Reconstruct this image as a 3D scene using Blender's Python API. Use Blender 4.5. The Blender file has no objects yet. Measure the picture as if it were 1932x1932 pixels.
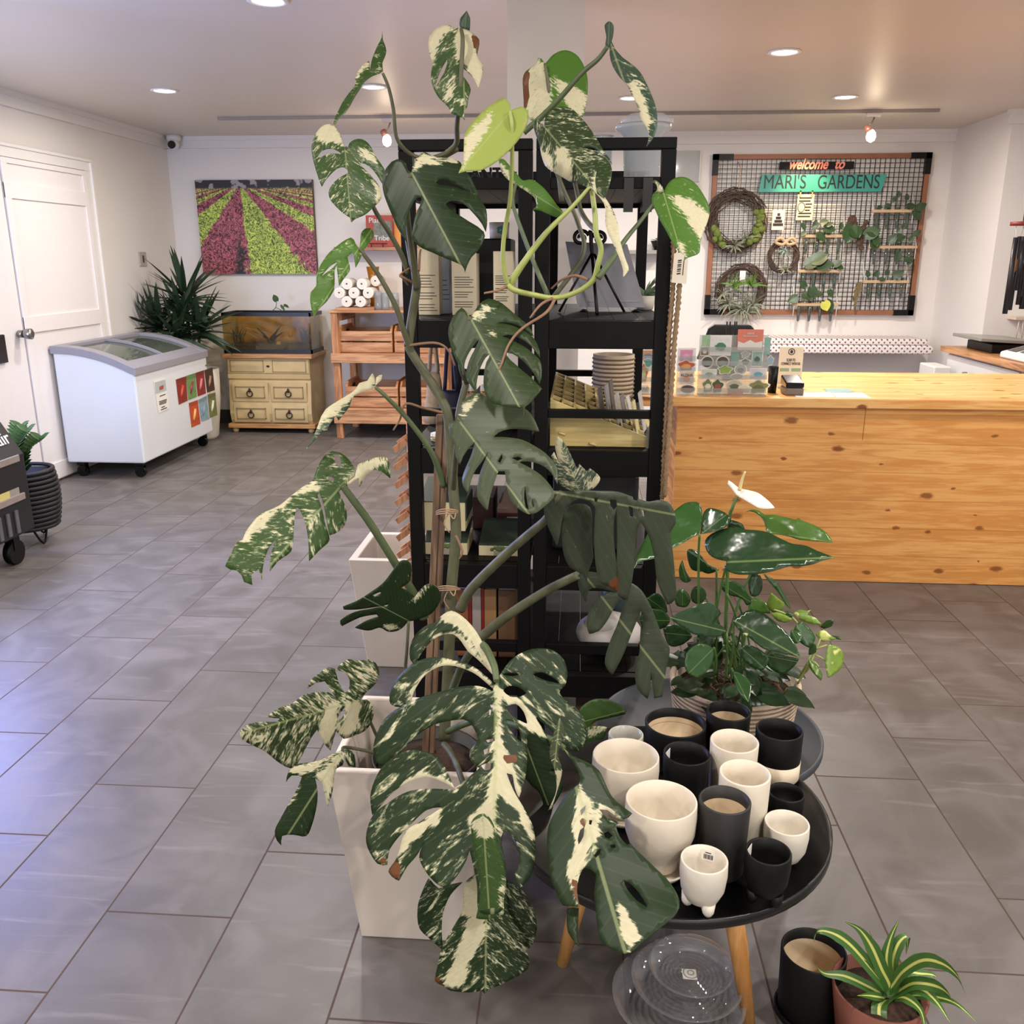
import bpy, bmesh, math, random
from mathutils import Vector, Matrix
from mathutils.geometry import delaunay_2d_cdt

R = math.radians
random.seed(11)
S = bpy.context.scene
COL = S.collection

# ------------------------------------------------------------------ camera
F_PX, PITCH, YAW, H = 1680.0, R(15.914), R(4.1906), 1.55
cam_d = bpy.data.cameras.new('camera')
cam = bpy.data.objects.new('camera', cam_d)
COL.objects.link(cam)
cam.location = (0, 0, H)
cam.rotation_euler = (R(90) - PITCH, 0, YAW)
cam_d.sensor_width = 36
cam_d.lens = F_PX / 1932 * 36
cam_d.clip_start = 0.05
S.camera = cam

# ------------------------------------------------------------------ exposure, world, daylight
S.view_settings.view_transform = 'Standard'
S.view_settings.look = 'None'
S.view_settings.exposure = 0.0
S.view_settings.gamma = 1.0
S.view_settings.use_curve_mapping = False
S.cycles.use_denoising = True
S.cycles.max_bounces = 8
S.cycles.transparent_max_bounces = 16
S.cycles.sample_clamp_indirect = 6.0
S.cycles.caustics_reflective = False
S.cycles.caustics_refractive = False

w = bpy.data.worlds.new('world')
S.world = w
w.use_nodes = True
w.node_tree.nodes['Background'].inputs[0].default_value = (1.0, 0.97, 0.95, 1)
w.node_tree.nodes['Background'].inputs[1].default_value = 0.62


def area_light(name, loc, target, sx, sy, power, col):
    d = bpy.data.lights.new(name, 'AREA')
    d.shape = 'RECTANGLE'
    d.size, d.size_y = sx, sy
    d.energy = power
    d.color = col
    o = bpy.data.objects.new(name, d)
    COL.objects.link(o)
    o.location = loc
    o.rotation_euler = (Vector(target) - Vector(loc)).to_track_quat('-Z', 'Y').to_euler()
    return o


# shop front glazing behind the camera, and a blue-lit display tank out of frame on the left, plus an added blue fill
area_light('daylight_shopfront', (0.6, -2.6, 1.7), (0.2, 3.0, 0.9), 4.5, 2.0, 52, (1.0, 0.97, 0.94))
area_light('unseen_blue_glow', (-3.45, 4.15, 1.32), (-1.85, 2.25, 0.0), 0.7, 0.5, 75, (0.36, 0.42, 1.0))
area_light('unseen_blue_glow', (-3.3, 2.9, 1.2), (-3.3, 6.1, 0.5), 0.9, 0.7, 60, (0.45, 0.6, 1.0))  # added blue fill that tints the freezer end, no fixture of its own

# ------------------------------------------------------------------ picture ray helpers
_c, _s = math.cos(PITCH), math.sin(PITCH)
FW = Vector((-math.sin(YAW) * _c, math.cos(YAW) * _c, -_s))
RT = Vector((math.cos(YAW), math.sin(YAW), 0))
UP = RT.cross(FW)
EYE = Vector((0, 0, H))


def ray(u, v):
    return RT * ((u - 966) / F_PX) - UP * ((v - 966) / F_PX) + FW


def at(u, v, y):
    d = ray(u, v)
    return EYE + d * (y / d.y)


def atz(u, v, z):
    d = ray(u, v)
    return EYE + d * ((z - H) / d.z)


def atx(u, v, x):
    d = ray(u, v)
    return EYE + d * (x / d.x)


def zat(v, y, u=966):
    return at(u, v, y).z


def xat(u, v, y):
    return at(u, v, y).x


def mpp(p):                       # metres per photo pixel at a point
    return (Vector(p) - EYE).dot(FW) / F_PX


# ------------------------------------------------------------------ object helpers
def tag(o, label=None, cat=None, group=None, kind=None):
    if label: o['label'] = label
    if cat: o['category'] = cat
    if group: o['group'] = group
    if kind: o['kind'] = kind
    return o


def thing(name, label, cat, loc=(0, 0, 0), group=None, rz=0):
    o = bpy.data.objects.new(name, None)
    o.empty_display_size = 0.05
    COL.objects.link(o)
    o.location = loc
    o.rotation_euler = (0, 0, rz)
    return tag(o, label, cat, group)


def origin_of(o):
    p = Vector((0, 0, 0))
    while o is not None:
        p += Vector(o.location)
        o = o.parent
    return p


class MB:
    def __init__(s):
        s.v, s.f, s.sm = [], [], []

    def add(s, vs, fs, smooth=False):
        n = len(s.v)
        s.v += [Vector(p) for p in vs]
        s.f += [tuple(i + n for i in f) for f in fs]
        s.sm += [smooth] * len(fs)
        return s

    def box(s, x0, x1, y0, y1, z0, z1):
        vs = [(x, y, z) for x in (x0, x1) for y in (y0, y1) for z in (z0, z1)]
        return s.add(vs, [(0, 1, 3, 2), (4, 6, 7, 5), (0, 4, 5, 1), (2, 3, 7, 6), (0, 2, 6, 4), (1, 5, 7, 3)])

    def obox(s, o, a, b, c):      # corner and three edge vectors
        o, a, b, c = map(Vector, (o, a, b, c))
        vs = [o + a * i + b * j + c * k for i in (0, 1) for j in (0, 1) for k in (0, 1)]
        return s.add(vs, [(0, 1, 3, 2), (4, 6, 7, 5), (0, 4, 5, 1), (2, 3, 7, 6), (0, 2, 6, 4), (1, 5, 7, 3)])

    def bar(s, p, q, w, t, side=(1, 0, 0)):
        p, q = Vector(p), Vector(q)
        d = (q - p).normalized()
        a = Vector(side); a = (a - d * a.dot(d)).normalized()
        b = d.cross(a)
        return s.obox(p - a * w / 2 - b * t / 2, a * w, b * t, q - p)

    def tube(s, pts, r, n=8, caps=True):
        pts = [Vector(p) for p in pts]
        m = len(pts)
        rr = r if isinstance(r, (list, tuple)) else [r] * m
        if len(rr) == 2 and m > 2:
            rr = [rr[0] + (rr[1] - rr[0]) * i / (m - 1) for i in range(m)]
        t0 = (pts[1] - pts[0]).normalized()
        a = t0.orthogonal().normalized()
        vs, fs = [], []
        for i, p in enumerate(pts):
            t = (pts[min(i + 1, m - 1)] - pts[max(i - 1, 0)])
            t = t.normalized() if t.length > 1e-9 else t0
            a = a - t * a.dot(t)
            a = a.normalized() if a.length > 1e-6 else t.orthogonal().normalized()
            b = t.cross(a)
            for k in range(n):
                an = 2 * math.pi * k / n
                vs.append(p + (a * math.cos(an) + b * math.sin(an)) * rr[i])
        for i in range(m - 1):
            for k in range(n):
                k2 = (k + 1) % n
                fs.append((i * n + k, i * n + k2, (i + 1) * n + k2, (i + 1) * n + k))
        s.add(vs, fs, True)
        if caps:
            b0 = len(s.v) - len(vs)
            s.f.append(tuple(b0 + k for k in reversed(range(n)))); s.sm.append(False)
            s.f.append(tuple(b0 + (m - 1) * n + k for k in range(n))); s.sm.append(False)
        return s

    def lathe(s, prof, c=(0, 0, 0), n=40, sx=1, sy=1):
        c = Vector(c)
        m = len(prof)
        vs, fs = [], []
        for (r, z) in prof:
            for k in range(n):
                an = 2 * math.pi * k / n
                vs.append(c + Vector((max(r, 1e-5) * math.cos(an) * sx, max(r, 1e-5) * math.sin(an) * sy, z)))
        for i in range(m - 1):
            for k in range(n):
                k2 = (k + 1) % n
                fs.append((i * n + k, i * n + k2, (i + 1) * n + k2, (i + 1) * n + k))
        return s.add(vs, fs, True)

    def ball(s, c, rx, ry=None, rz=None, n=14, m=8):
        ry = ry or rx; rz = rz or rx
        prof = [(math.sin(math.pi * i / m), -math.cos(math.pi * i / m)) for i in range(m + 1)]
        c = Vector(c)
        vs, fs = [], []
        for (r, z) in prof:
            for k in range(n):
                an = 2 * math.pi * k / n
                vs.append(c + Vector((max(r, 1e-4) * math.cos(an) * rx, max(r, 1e-4) * math.sin(an) * ry, z * rz)))
        for i in range(m):
            for k in range(n):
                k2 = (k + 1) % n
                fs.append((i * n + k, i * n + k2, (i + 1) * n + k2, (i + 1) * n + k))
        return s.add(vs, fs, True)

    def prism(s, pts, ext):       # closed loop of 3d points extruded by a vector
        pts = [Vector(p) for p in pts]; ext = Vector(ext); n = len(pts)
        vs = pts + [p + ext for p in pts]
        fs = [tuple(range(n)), tuple(reversed(range(n, 2 * n)))]
        fs += [(i, i + n, (i + 1) % n + n, (i + 1) % n) for i in range(n)]
        return s.add(vs, fs)

    def strap(s, path, widths, side, cup=0.0):   # strap leaf with a folded keel
        path = [Vector(p) for p in path]; m = len(path)
        vs, fs = [], []
        sd = Vector(side).normalized()
        for i, p in enumerate(path):
            t = (path[min(i + 1, m - 1)] - path[max(i - 1, 0)]).normalized()
            a = (sd - t * sd.dot(t)); a = a.normalized() if a.length > 1e-6 else t.orthogonal().normalized()
            nrm = a.cross(t)
            wd = widths[i]
            vs += [p - a * wd + nrm * wd * cup, p, p + a * wd + nrm * wd * cup]
        for i in range(m - 1):
            b = i * 3
            fs += [(b, b + 1, b + 4, b + 3), (b + 1, b + 2, b + 5, b + 4)]
        return s.add(vs, fs, True)

    def build(s, name, mat, parent=None, bevel=0, solid=0, fix=True):
        o0 = origin_of(parent) if parent else Vector((0, 0, 0))
        me = bpy.data.meshes.new(name)
        me.from_pydata([tuple(p - o0) for p in s.v], [], s.f)
        me.polygons.foreach_set('use_smooth', s.sm)
        if fix:
            bm = bmesh.new(); bm.from_mesh(me)
            bmesh.ops.recalc_face_normals(bm, faces=bm.faces)
            bm.to_mesh(me); bm.free()
        me.materials.append(mat)
        me.update()
        o = bpy.data.objects.new(name, me)
        COL.objects.link(o)
        if parent: o.parent = parent
        if bevel:
            m = o.modifiers.new('bevel', 'BEVEL'); m.width = bevel; m.segments = 2
            m.limit_method = 'ANGLE'; m.angle_limit = R(40)
        if solid:
            m = o.modifiers.new('solid', 'SOLIDIFY'); m.thickness = solid; m.offset = 0
        return o


def bx(name, mat, parent, x0, x1, y0, y1, z0, z1, bevel=0.0):
    return MB().box(min(x0, x1), max(x0, x1), min(y0, y1), max(y0, y1), min(z0, z1), max(z0, z1)).build(name, mat, parent, bevel)


def lettering(name, body, size, c, mat, parent, right=(1, 0, 0), up=(0, 0, 1), ext=0.001, shear=0, width=None, bold=0):
    cu = bpy.data.curves.new(name, 'FONT')
    cu.body = body; cu.size = size; cu.extrude = ext; cu.shear = shear; cu.offset = bold
    cu.align_x = 'CENTER'; cu.align_y = 'CENTER'
    cu.materials.append(mat)
    tmp = bpy.data.objects.new(name, cu); COL.objects.link(tmp)
    bpy.context.view_layer.update()
    me = bpy.data.meshes.new_from_object(tmp.evaluated_get(bpy.context.evaluated_depsgraph_get()))
    bpy.data.objects.remove(tmp); bpy.data.curves.remove(cu)
    me.name = name
    xs = [v.co.x for v in me.vertices]
    k = width / max(max(xs) - min(xs), 1e-4) if width else 1
    r, u = Vector(right).normalized(), Vector(up).normalized()
    n = r.cross(u)
    o0 = origin_of(parent) if parent else Vector((0, 0, 0))
    for v in me.vertices:
        v.co = Vector(c) - o0 + r * v.co.x * k + u * v.co.y + n * v.co.z
    o = bpy.data.objects.new(name, me); COL.objects.link(o)
    if parent: o.parent = parent
    return o


def spline(pts, n=6, closed=False):
    pts = [Vector(p) for p in pts]; m = len(pts); out = []
    rng = range(m) if closed else range(m - 1)
    for i in rng:
        if closed:
            p0, p1, p2, p3 = pts[i - 1], pts[i], pts[(i + 1) % m], pts[(i + 2) % m]
        else:
            p0, p1, p2, p3 = pts[max(i - 1, 0)], pts[i], pts[i + 1], pts[min(i + 2, m - 1)]
        for k in range(n):
            t = k / n
            out.append(0.5 * ((2 * p1) + (p2 - p0) * t + (2 * p0 - 5 * p1 + 4 * p2 - p3) * t * t + (3 * p1 - p0 - 3 * p2 + p3) * t ** 3))
    if not closed: out.append(pts[-1].copy())
    return out


# ------------------------------------------------------------------ materials
def lin(c):
    return tuple(((x / 255) / 12.92 if x / 255 <= .04045 else ((x / 255 + .055) / 1.055) ** 2.4) for x in c)


class NT:
    def __init__(s, name):
        s.m = bpy.data.materials.new(name); s.m.use_nodes = True
        s.t = s.m.node_tree; s.b = s.t.nodes['Principled BSDF']

    def n(s, typ, **kw):
        nd = s.t.nodes.new(typ)
        for k, v in kw.items():
            if k.startswith('i_'):
                key = k[2:]; key = int(key) if key.isdigit() else key
                nd.inputs[key].default_value = v
            else: setattr(nd, k, v)
        return nd

    def l(s, a, b): s.t.links.new(a, b)

    def math(s, op, a, b=None, c=None, clamp=False):
        nd = s.t.nodes.new('ShaderNodeMath'); nd.operation = op; nd.use_clamp = clamp
        for i, x in enumerate((a, b, c)):
            if x is None: continue
            if isinstance(x, (int, float)): nd.inputs[i].default_value = x
            else: s.l(x, nd.inputs[i])
        return nd.outputs[0]

    def mix(s, f, a, b, bt='MIX'):
        nd = s.t.nodes.new('ShaderNodeMix'); nd.data_type = 'RGBA'; nd.blend_type = bt
        for k, x in ((0, f), (6, a), (7, b)):
            if isinstance(x, (int, float)): nd.inputs[k].default_value = x
            elif isinstance(x, tuple): nd.inputs[k].default_value = x if len(x) == 4 else (*x, 1)
            else: s.l(x, nd.inputs[k])
        return nd.outputs[2]

    def ramp(s, f, a, b):   # smoothstep between a and b
        nd = s.t.nodes.new('ShaderNodeMapRange'); nd.interpolation_type = 'SMOOTHSTEP'
        s.l(f, nd.inputs[0]); nd.inputs[1].default_value = a; nd.inputs[2].default_value = b
        return nd.outputs[0]


_mc = {}


def M(name, rgb=(128, 128, 128), rough=.5, metal=0., spec=.5, var=.08, scale=25, bump=0., trans=0., emit=None, es=0., coat=0., alpha=1.):
    if name in _mc: return _mc[name]
    q = NT(name); b = q.b
    c = lin(rgb)
    b.inputs['Roughness'].default_value = rough
    b.inputs['Metallic'].default_value = metal
    b.inputs['Specular IOR Level'].default_value = spec
    b.inputs['Coat Weight'].default_value = coat
    if trans:
        b.inputs['Transmission Weight'].default_value = trans
    if alpha < 1: b.inputs['Alpha'].default_value = alpha
    tc = q.n('ShaderNodeTexCoord')
    nz = q.n('ShaderNodeTexNoise', i_Scale=scale, i_Detail=4.0)
    q.l(tc.outputs['Object'], nz.inputs['Vector'])
    if var:
        d = tuple(max(0, x * (1 - var * 2)) for x in c); e = tuple(min(1, x * (1 + var)) for x in c)
        q.l(q.mix(nz.outputs['Fac'], d, e), b.inputs['Base Color'])
    else: b.inputs['Base Color'].default_value = (*c, 1)
    if bump:
        bp = q.n('ShaderNodeBump', i_Strength=bump, i_Distance=.004)
        q.l(nz.outputs['Fac'], bp.inputs['Height']); q.l(bp.outputs[0], b.inputs['Normal'])
    if emit:
        b.inputs['Emission Color'].default_value = (*lin(emit), 1); b.inputs['Emission Strength'].default_value = es
    _mc[name] = q.m
    return q.m


def wood(name, light=None, dark=None, axis='X', rough=.45, knots=.0, planks=0, plank_axis='Z', scale=1.0):
    if name in _mc: return _mc[name]
    q = NT(name); b = q.b
    tc = q.n('ShaderNodeTexCoord')
    sc = {'X': (.7, 9, 9), 'Y': (9, .7, 9), 'Z': (9, 9, .7)}[axis]
    mp = q.n('ShaderNodeMapping'); q.l(tc.outputs['Object'], mp.inputs['Vector'])
    mp.inputs['Scale'].default_value = tuple(x * scale for x in sc)
    n1 = q.n('ShaderNodeTexNoise', i_Scale=2.2, i_Detail=6.0, i_Distortion=1.2); q.l(mp.outputs[0], n1.inputs['Vector'])
    n2 = q.n('ShaderNodeTexNoise', i_Scale=11.0, i_Detail=3.0, i_Distortion=.4); q.l(mp.outputs[0], n2.inputs['Vector'])
    f = q.math('ADD', q.math('MULTIPLY', n1.outputs['Fac'], .65), q.math('MULTIPLY', n2.outputs['Fac'], .35))
    col = q.mix(q.ramp(f, .40, .60), lin(dark), lin(light))
    if knots:
        sx_ = q.n('ShaderNodeSeparateXYZ'); q.l(tc.outputs['Object'], sx_.inputs[0])
        al = {'X': 0, 'Y': 1, 'Z': 2}[axis]; ot = [k for k in range(3) if k != al]
        m2 = q.n('ShaderNodeCombineXYZ'); q.l(q.math('MULTIPLY', sx_.outputs[al], 4.2), m2.inputs[0])
        q.l(q.math('MULTIPLY', q.math('ADD', sx_.outputs[ot[0]], sx_.outputs[ot[1]]), 8.5), m2.inputs[1])
        dn = q.n('ShaderNodeTexNoise', i_Scale=9.0); q.l(m2.outputs[0], dn.inputs['Vector'])
        vv = q.n('ShaderNodeVectorMath', operation='MULTIPLY_ADD'); q.l(dn.outputs['Color'], vv.inputs[0])
        vv.inputs[1].default_value = (.10, .10, 0); q.l(m2.outputs[0], vv.inputs[2])
        vo = q.n('ShaderNodeTexVoronoi', i_Scale=1.0, i_Randomness=1.0, voronoi_dimensions='2D'); q.l(vv.outputs[0], vo.inputs['Vector'])
        kcol = q.n('ShaderNodeSeparateColor'); q.l(vo.outputs['Color'], kcol.inputs[0])
        size = q.math('MULTIPLY', q.math('GREATER_THAN', kcol.outputs[0], 1 - knots), q.math('ADD', .03, q.math('MULTIPLY', kcol.outputs[1], .17)))
        k = q.math('SUBTRACT', 1.0, q.math('DIVIDE', vo.outputs['Distance'], q.math('ADD', size, .0001)), clamp=True)
        col = q.mix(q.ramp(k, 0.0, .55), col, lin((138, 78, 34)))
    if planks:
        sp = q.n('ShaderNodeSeparateXYZ'); q.l(tc.outputs['Object'], sp.inputs[0])
        ax = {'X': 0, 'Y': 1, 'Z': 2}[plank_axis]
        dv = q.math('DIVIDE', sp.outputs[ax], planks)
        fr = q.math('FRACT', dv)
        idn = q.n('ShaderNodeTexWhiteNoise', noise_dimensions='1D'); q.l(q.math('FLOOR', dv), idn.inputs['W'])
        col = q.mix(q.math('MULTIPLY', idn.outputs['Value'], .18), col, lin(dark))
        ln = q.math('LESS_THAN', q.math('ABSOLUTE', q.math('SUBTRACT', fr, .5)), .488)
        col = q.mix(q.math('MULTIPLY', q.math('SUBTRACT', 1.0, ln), .35), col, lin((110, 62, 25)))
    q.l(col, b.inputs['Base Color'])
    b.inputs['Roughness'].default_value = rough
    bp = q.n('ShaderNodeBump', i_Strength=.12, i_Distance=.003); q.l(f, bp.inputs['Height']); q.l(bp.outputs[0], b.inputs['Normal'])
    _mc[name] = q.m
    return q.m


def clear(name, tint=(235, 240, 242), amt=.25, rough=.06, coat_col=(225, 230, 235)):
    if name in _mc: return _mc[name]
    m = bpy.data.materials.new(name); m.use_nodes = True; t = m.node_tree
    t.nodes.clear()
    out = t.nodes.new('ShaderNodeOutputMaterial')
    tr = t.nodes.new('ShaderNodeBsdfTransparent'); tr.inputs[0].default_value = (*lin(tint), 1)
    gl = t.nodes.new('ShaderNodeBsdfGlossy'); gl.inputs['Roughness'].default_value = rough
    df = t.nodes.new('ShaderNodeBsdfDiffuse'); df.inputs[0].default_value = (*lin(coat_col), 1)
    lw = t.nodes.new('ShaderNodeLayerWeight'); lw.inputs[0].default_value = .5
    pw_ = t.nodes.new('ShaderNodeMath'); pw_.operation = 'POWER'; pw_.inputs[1].default_value = 3.5; t.links.new(lw.outputs['Facing'], pw_.inputs[0])
    fr = t.nodes.new('ShaderNodeMath'); fr.operation = 'MULTIPLY_ADD'; fr.inputs[1].default_value = .75; fr.inputs[2].default_value = .05; t.links.new(pw_.outputs[0], fr.inputs[0])
    m1 = t.nodes.new('ShaderNodeMixShader'); m1.inputs[0].default_value = amt
    t.links.new(tr.outputs[0], m1.inputs[1]); t.links.new(df.outputs[0], m1.inputs[2])
    m2 = t.nodes.new('ShaderNodeMixShader'); t.links.new(fr.outputs[0], m2.inputs[0])
    t.links.new(m1.outputs[0], m2.inputs[1]); t.links.new(gl.outputs[0], m2.inputs[2])
    t.links.new(m2.outputs[0], out.inputs[0])
    _mc[name] = m
    return m


def emitter(name, rgb, strength):
    if name in _mc: return _mc[name]
    m = bpy.data.materials.new(name); m.use_nodes = True; t = m.node_tree
    t.nodes.clear()
    out = t.nodes.new('ShaderNodeOutputMaterial'); e = t.nodes.new('ShaderNodeEmission')
    e.inputs[0].default_value = (*lin(rgb), 1); e.inputs[1].default_value = strength
    t.links.new(e.outputs[0], out.inputs[0]); _mc[name] = m
    return m


def floor_mat():
    q = NT('slate_tile'); b = q.b
    tc = q.n('ShaderNodeTexCoord'); sp = q.n('ShaderNodeSeparateXYZ'); q.l(tc.outputs['Object'], sp.inputs[0])
    TW, TL = .316, .785
    xs = q.math('DIVIDE', q.math('ADD', sp.outputs[0], 1.132), TW)
    ci = q.math('FLOOR', xs); fx = q.math('FRACT', xs)
    ys = q.math('DIVIDE', q.math('SUBTRACT', q.math('SUBTRACT', sp.outputs[1], 1.765), q.math('MULTIPLY', ci, .254)), TL)
    ri = q.math('FLOOR', ys); fy = q.math('FRACT', ys)
    dx = q.math('MULTIPLY', q.math('MINIMUM', fx, q.math('SUBTRACT', 1.0, fx)), TW)
    dy = q.math('MULTIPLY', q.math('MINIMUM', fy, q.math('SUBTRACT', 1.0, fy)), TL)
    d = q.math('MINIMUM', dx, dy)
    g = q.ramp(d, .0018, .0032)
    cb = q.n('ShaderNodeCombineXYZ'); q.l(ci, cb.inputs[0]); q.l(ri, cb.inputs[1])
    wn = q.n('ShaderNodeTexWhiteNoise', noise_dimensions='3D'); q.l(cb.outputs[0], wn.inputs['Vector'])
    off = q.n('ShaderNodeVectorMath', operation='MULTIPLY_ADD'); q.l(wn.outputs['Color'], off.inputs[0])
    off.inputs[1].default_value = (17, 17, 17); q.l(tc.outputs['Object'], off.inputs[2])
    n1 = q.n('ShaderNodeTexNoise', i_Scale=3.0, i_Detail=7.0, i_Distortion=1.6); q.l(off.outputs[0], n1.inputs['Vector'])
    mp = q.n('ShaderNodeMapping'); q.l(off.outputs[0], mp.inputs['Vector']); mp.inputs['Rotation'].default_value = (0, 0, .5); mp.inputs['Scale'].default_value = (1.2, 7, 1)
    n2 = q.n('ShaderNodeTexNoise', i_Scale=1.5, i_Detail=5.0, i_Distortion=2.2); q.l(mp.outputs[0], n2.inputs['Vector'])
    n3 = q.n('ShaderNodeTexNoise', i_Scale=160.0, i_Detail=2.0); q.l(tc.outputs['Object'], n3.inputs['Vector'])
    c = q.mix(q.ramp(n1.outputs['Fac'], .3, .72), lin((91, 86, 83)), lin((114, 109, 107)))
    c = q.mix(q.math('MULTIPLY', q.ramp(n2.outputs['Fac'], .56, .74), .35), c, lin((146, 140, 138)))
    c = q.mix(q.math('MULTIPLY', n3.outputs['Fac'], .16), c, lin((78, 73, 71)))
    c = q.mix(q.math('MULTIPLY', wn.outputs['Value'], .16), c, lin((82, 76, 73)))
    c = q.mix(g, lin((78, 62, 54)), c)
    q.l(c, b.inputs['Base Color'])
    rg = q.math('ADD', .36, q.math('MULTIPLY', n1.outputs['Fac'], .14))
    q.l(q.math('ADD', rg, q.math('MULTIPLY', q.math('SUBTRACT', 1.0, g), .4)), b.inputs['Roughness'])
    b.inputs['Specular IOR Level'].default_value = .42
    h = q.math('ADD', q.math('MULTIPLY', g, 1.0), q.math('MULTIPLY', n3.outputs['Fac'], .12))
    bp = q.n('ShaderNodeBump', i_Strength=.3, i_Distance=.003); q.l(h, bp.inputs['Height']); q.l(bp.outputs[0], b.inputs['Normal'])
    return q.m


def leaf_mat():
    q = NT('variegated_leaf'); b = q.b
    col = q.n('ShaderNodeAttribute', attribute_name='leafcol')
    va = q.n('ShaderNodeAttribute', attribute_name='vary')
    cr = q.n('ShaderNodeAttribute', attribute_name='cream')
    br = q.n('ShaderNodeAttribute', attribute_name='brown')
    uv = q.n('ShaderNodeUVMap'); sp = q.n('ShaderNodeSeparateXYZ'); q.l(uv.outputs[0], sp.inputs[0])
    s_, t_ = sp.outputs[0], sp.outputs[1]
    at_ = q.math('ABSOLUTE', t_)
    sgn = q.math('SIGN', t_)
    along = q.math('SUBTRACT', s_, q.math('MULTIPLY', at_, .75))     # constant along a side vein
    cb = q.n('ShaderNodeCombineXYZ')
    q.l(q.math('MULTIPLY', along, 13.0), cb.inputs[0]); q.l(q.math('MULTIPLY', t_, 6.0), cb.inputs[1])
    oi = q.n('ShaderNodeObjectInfo'); q.l(q.math('MULTIPLY', oi.outputs['Random'], 40.0), cb.inputs[2])
    n1 = q.n('ShaderNodeTexNoise', i_Scale=1.0, i_Detail=6.0, i_Roughness=.66, i_Distortion=1.3); q.l(cb.outputs[0], n1.inputs['Vector'])
    cb2 = q.n('ShaderNodeCombineXYZ'); q.l(q.math('MULTIPLY', along, 60.0), cb2.inputs[0]); q.l(q.math('MULTIPLY', t_, 26.0), cb2.inputs[1])
    q.l(q.math('MULTIPLY', oi.outputs['Random'], 90.0), cb2.inputs[2])
    n2 = q.n('ShaderNodeTexNoise', i_Scale=1.0, i_Detail=3.0, i_Roughness=.6); q.l(cb2.outputs[0], n2.inputs['Vector'])
    m = q.math('ADD', q.math('MULTIPLY', n1.outputs['Fac'], .68), q.math('MULTIPLY', n2.outputs['Fac'], .32))
    # speckle and streak mask grows with 'vary', painted sectors come from 'cream'
    k = q.math('ADD', m, q.math('MULTIPLY', va.outputs['Fac'], .25))
    k = q.math('ADD', k, q.math('MULTIPLY', q.math('SUBTRACT', cr.outputs['Fac'], .0), .31))
    mask = q.ramp(k, .69, .735)
    pale = q.ramp(k, .64, .69)
    cream = q.mix(n2.outputs['Fac'], lin((190, 182, 142)), lin((224, 218, 190)))
    soft = q.mix(.45, col.outputs['Color'], lin((186, 192, 152)))
    cc = q.mix(q.math('MULTIPLY', pale, .8), col.outputs['Color'], soft)
    cc = q.mix(mask, cc, cream)
    cc = q.mix(q.ramp(q.math('ADD', br.outputs['Fac'], q.math('MULTIPLY', n1.outputs['Fac'], .25)), .52, .62), cc, lin((110, 68, 42)))
    rib = q.math('SUBTRACT', 1.0, q.ramp(at_, .004, .013))
    cc = q.mix(q.math('MULTIPLY', rib, .4), cc, lin((176, 186, 130)))
    # lateral veins
    vn = q.math('ABSOLUTE', q.math('SUBTRACT', q.math('FRACT', q.math('MULTIPLY', along, 13.0)), .5))
    vein = q.math('SUBTRACT', 1.0, q.ramp(vn, .0, .12))
    cc = q.mix(q.math('MULTIPLY', vein, .03), cc, lin((176, 190, 140)))
    q.l(cc, b.inputs['Base Color'])
    b.inputs['Roughness'].default_value = .42
    b.inputs['Specular IOR Level'].default_value = .28
    b.inputs['Subsurface Weight'].default_value = 0
    hh = q.math('SUBTRACT', q.math('MULTIPLY', vn, .5), q.math('MULTIPLY', rib, .8))
    bp = q.n('ShaderNodeBump', i_Strength=.12, i_Distance=.003); q.l(hh, bp.inputs['Height']); q.l(bp.outputs[0], b.inputs['Normal'])
    # a little light comes through the blade
    tl = q.n('ShaderNodeBsdfTranslucent'); q.l(cc, tl.inputs[0])
    ms = q.n('ShaderNodeMixShader'); ms.inputs[0].default_value = .22
    q.l(b.outputs[0], ms.inputs[1]); q.l(tl.outputs[0], ms.inputs[2])
    q.l(ms.outputs[0], q.t.nodes['Material Output'].inputs[0])
    return q.m


LEAF = leaf_mat()
WHITE = M('white_paint', (226, 221, 216), .55, var=.02, scale=3)
CEIL = M('ceiling_paint', (220, 209, 199), .42, var=.03, scale=2)
BLACKW = M('black_wood', (11, 10, 10), .55, spec=.16, var=.25, scale=18)
PINE = wood('pine_counter', (238, 178, 104), (216, 146, 74), 'X', .4, knots=.62, planks=.14, plank_axis='Z')
PINETOP = wood('pine_top', (242, 190, 120), (222, 156, 84), 'X', .35, knots=.6, planks=.11, plank_axis='Y')
CRATEW = wood('crate_pine', (202, 154, 112), (156, 108, 74), 'X', .55, knots=.3)
STAKEW = wood('stake_wood', (142, 112, 88), (98, 76, 60), 'Z', .8)
LEGW = wood('beech_leg', (212, 158, 96), (186, 128, 70), 'Z', .45)
WHITEC = M('white_ceramic', (212, 204, 190), .5, var=.03, scale=60)
BLACKC = M('black_ceramic', (16, 15, 15), .5, spec=.22, var=.12, scale=60)
BEIGE = M('raw_clay_inside', (214, 192, 160), .8, var=.08, scale=14)
PAPER = M('white_paper', (232, 228, 220), .7, var=.02)
INK = M('dark_ink', (48, 44, 42), .7, var=.05)
BLACKM = M('black_metal', (10, 10, 10), .4, spec=.25, metal=0, var=.1)
STEEL = M('brushed_steel', (150, 148, 145), .3, metal=.9, var=.05)
SOIL = M('potting_soil', (62, 42, 30), .95, var=.45, scale=90, bump=.8)
STEMG = M('stem_green', (86, 100, 66), .5, var=.2, scale=40)
STEML = M('stem_lime', (160, 170, 92), .45, var=.15, scale=40)
STEMD = M('stem_olive', (92, 92, 66), .55, var=.3, scale=30)
ROOT = M('aerial_root', (136, 104, 82), .8, var=.2, scale=60)
CLEAR = clear('clear_plastic', amt=.10)
GLASS = clear('clear_glass', amt=.05, rough=.03)
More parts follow.
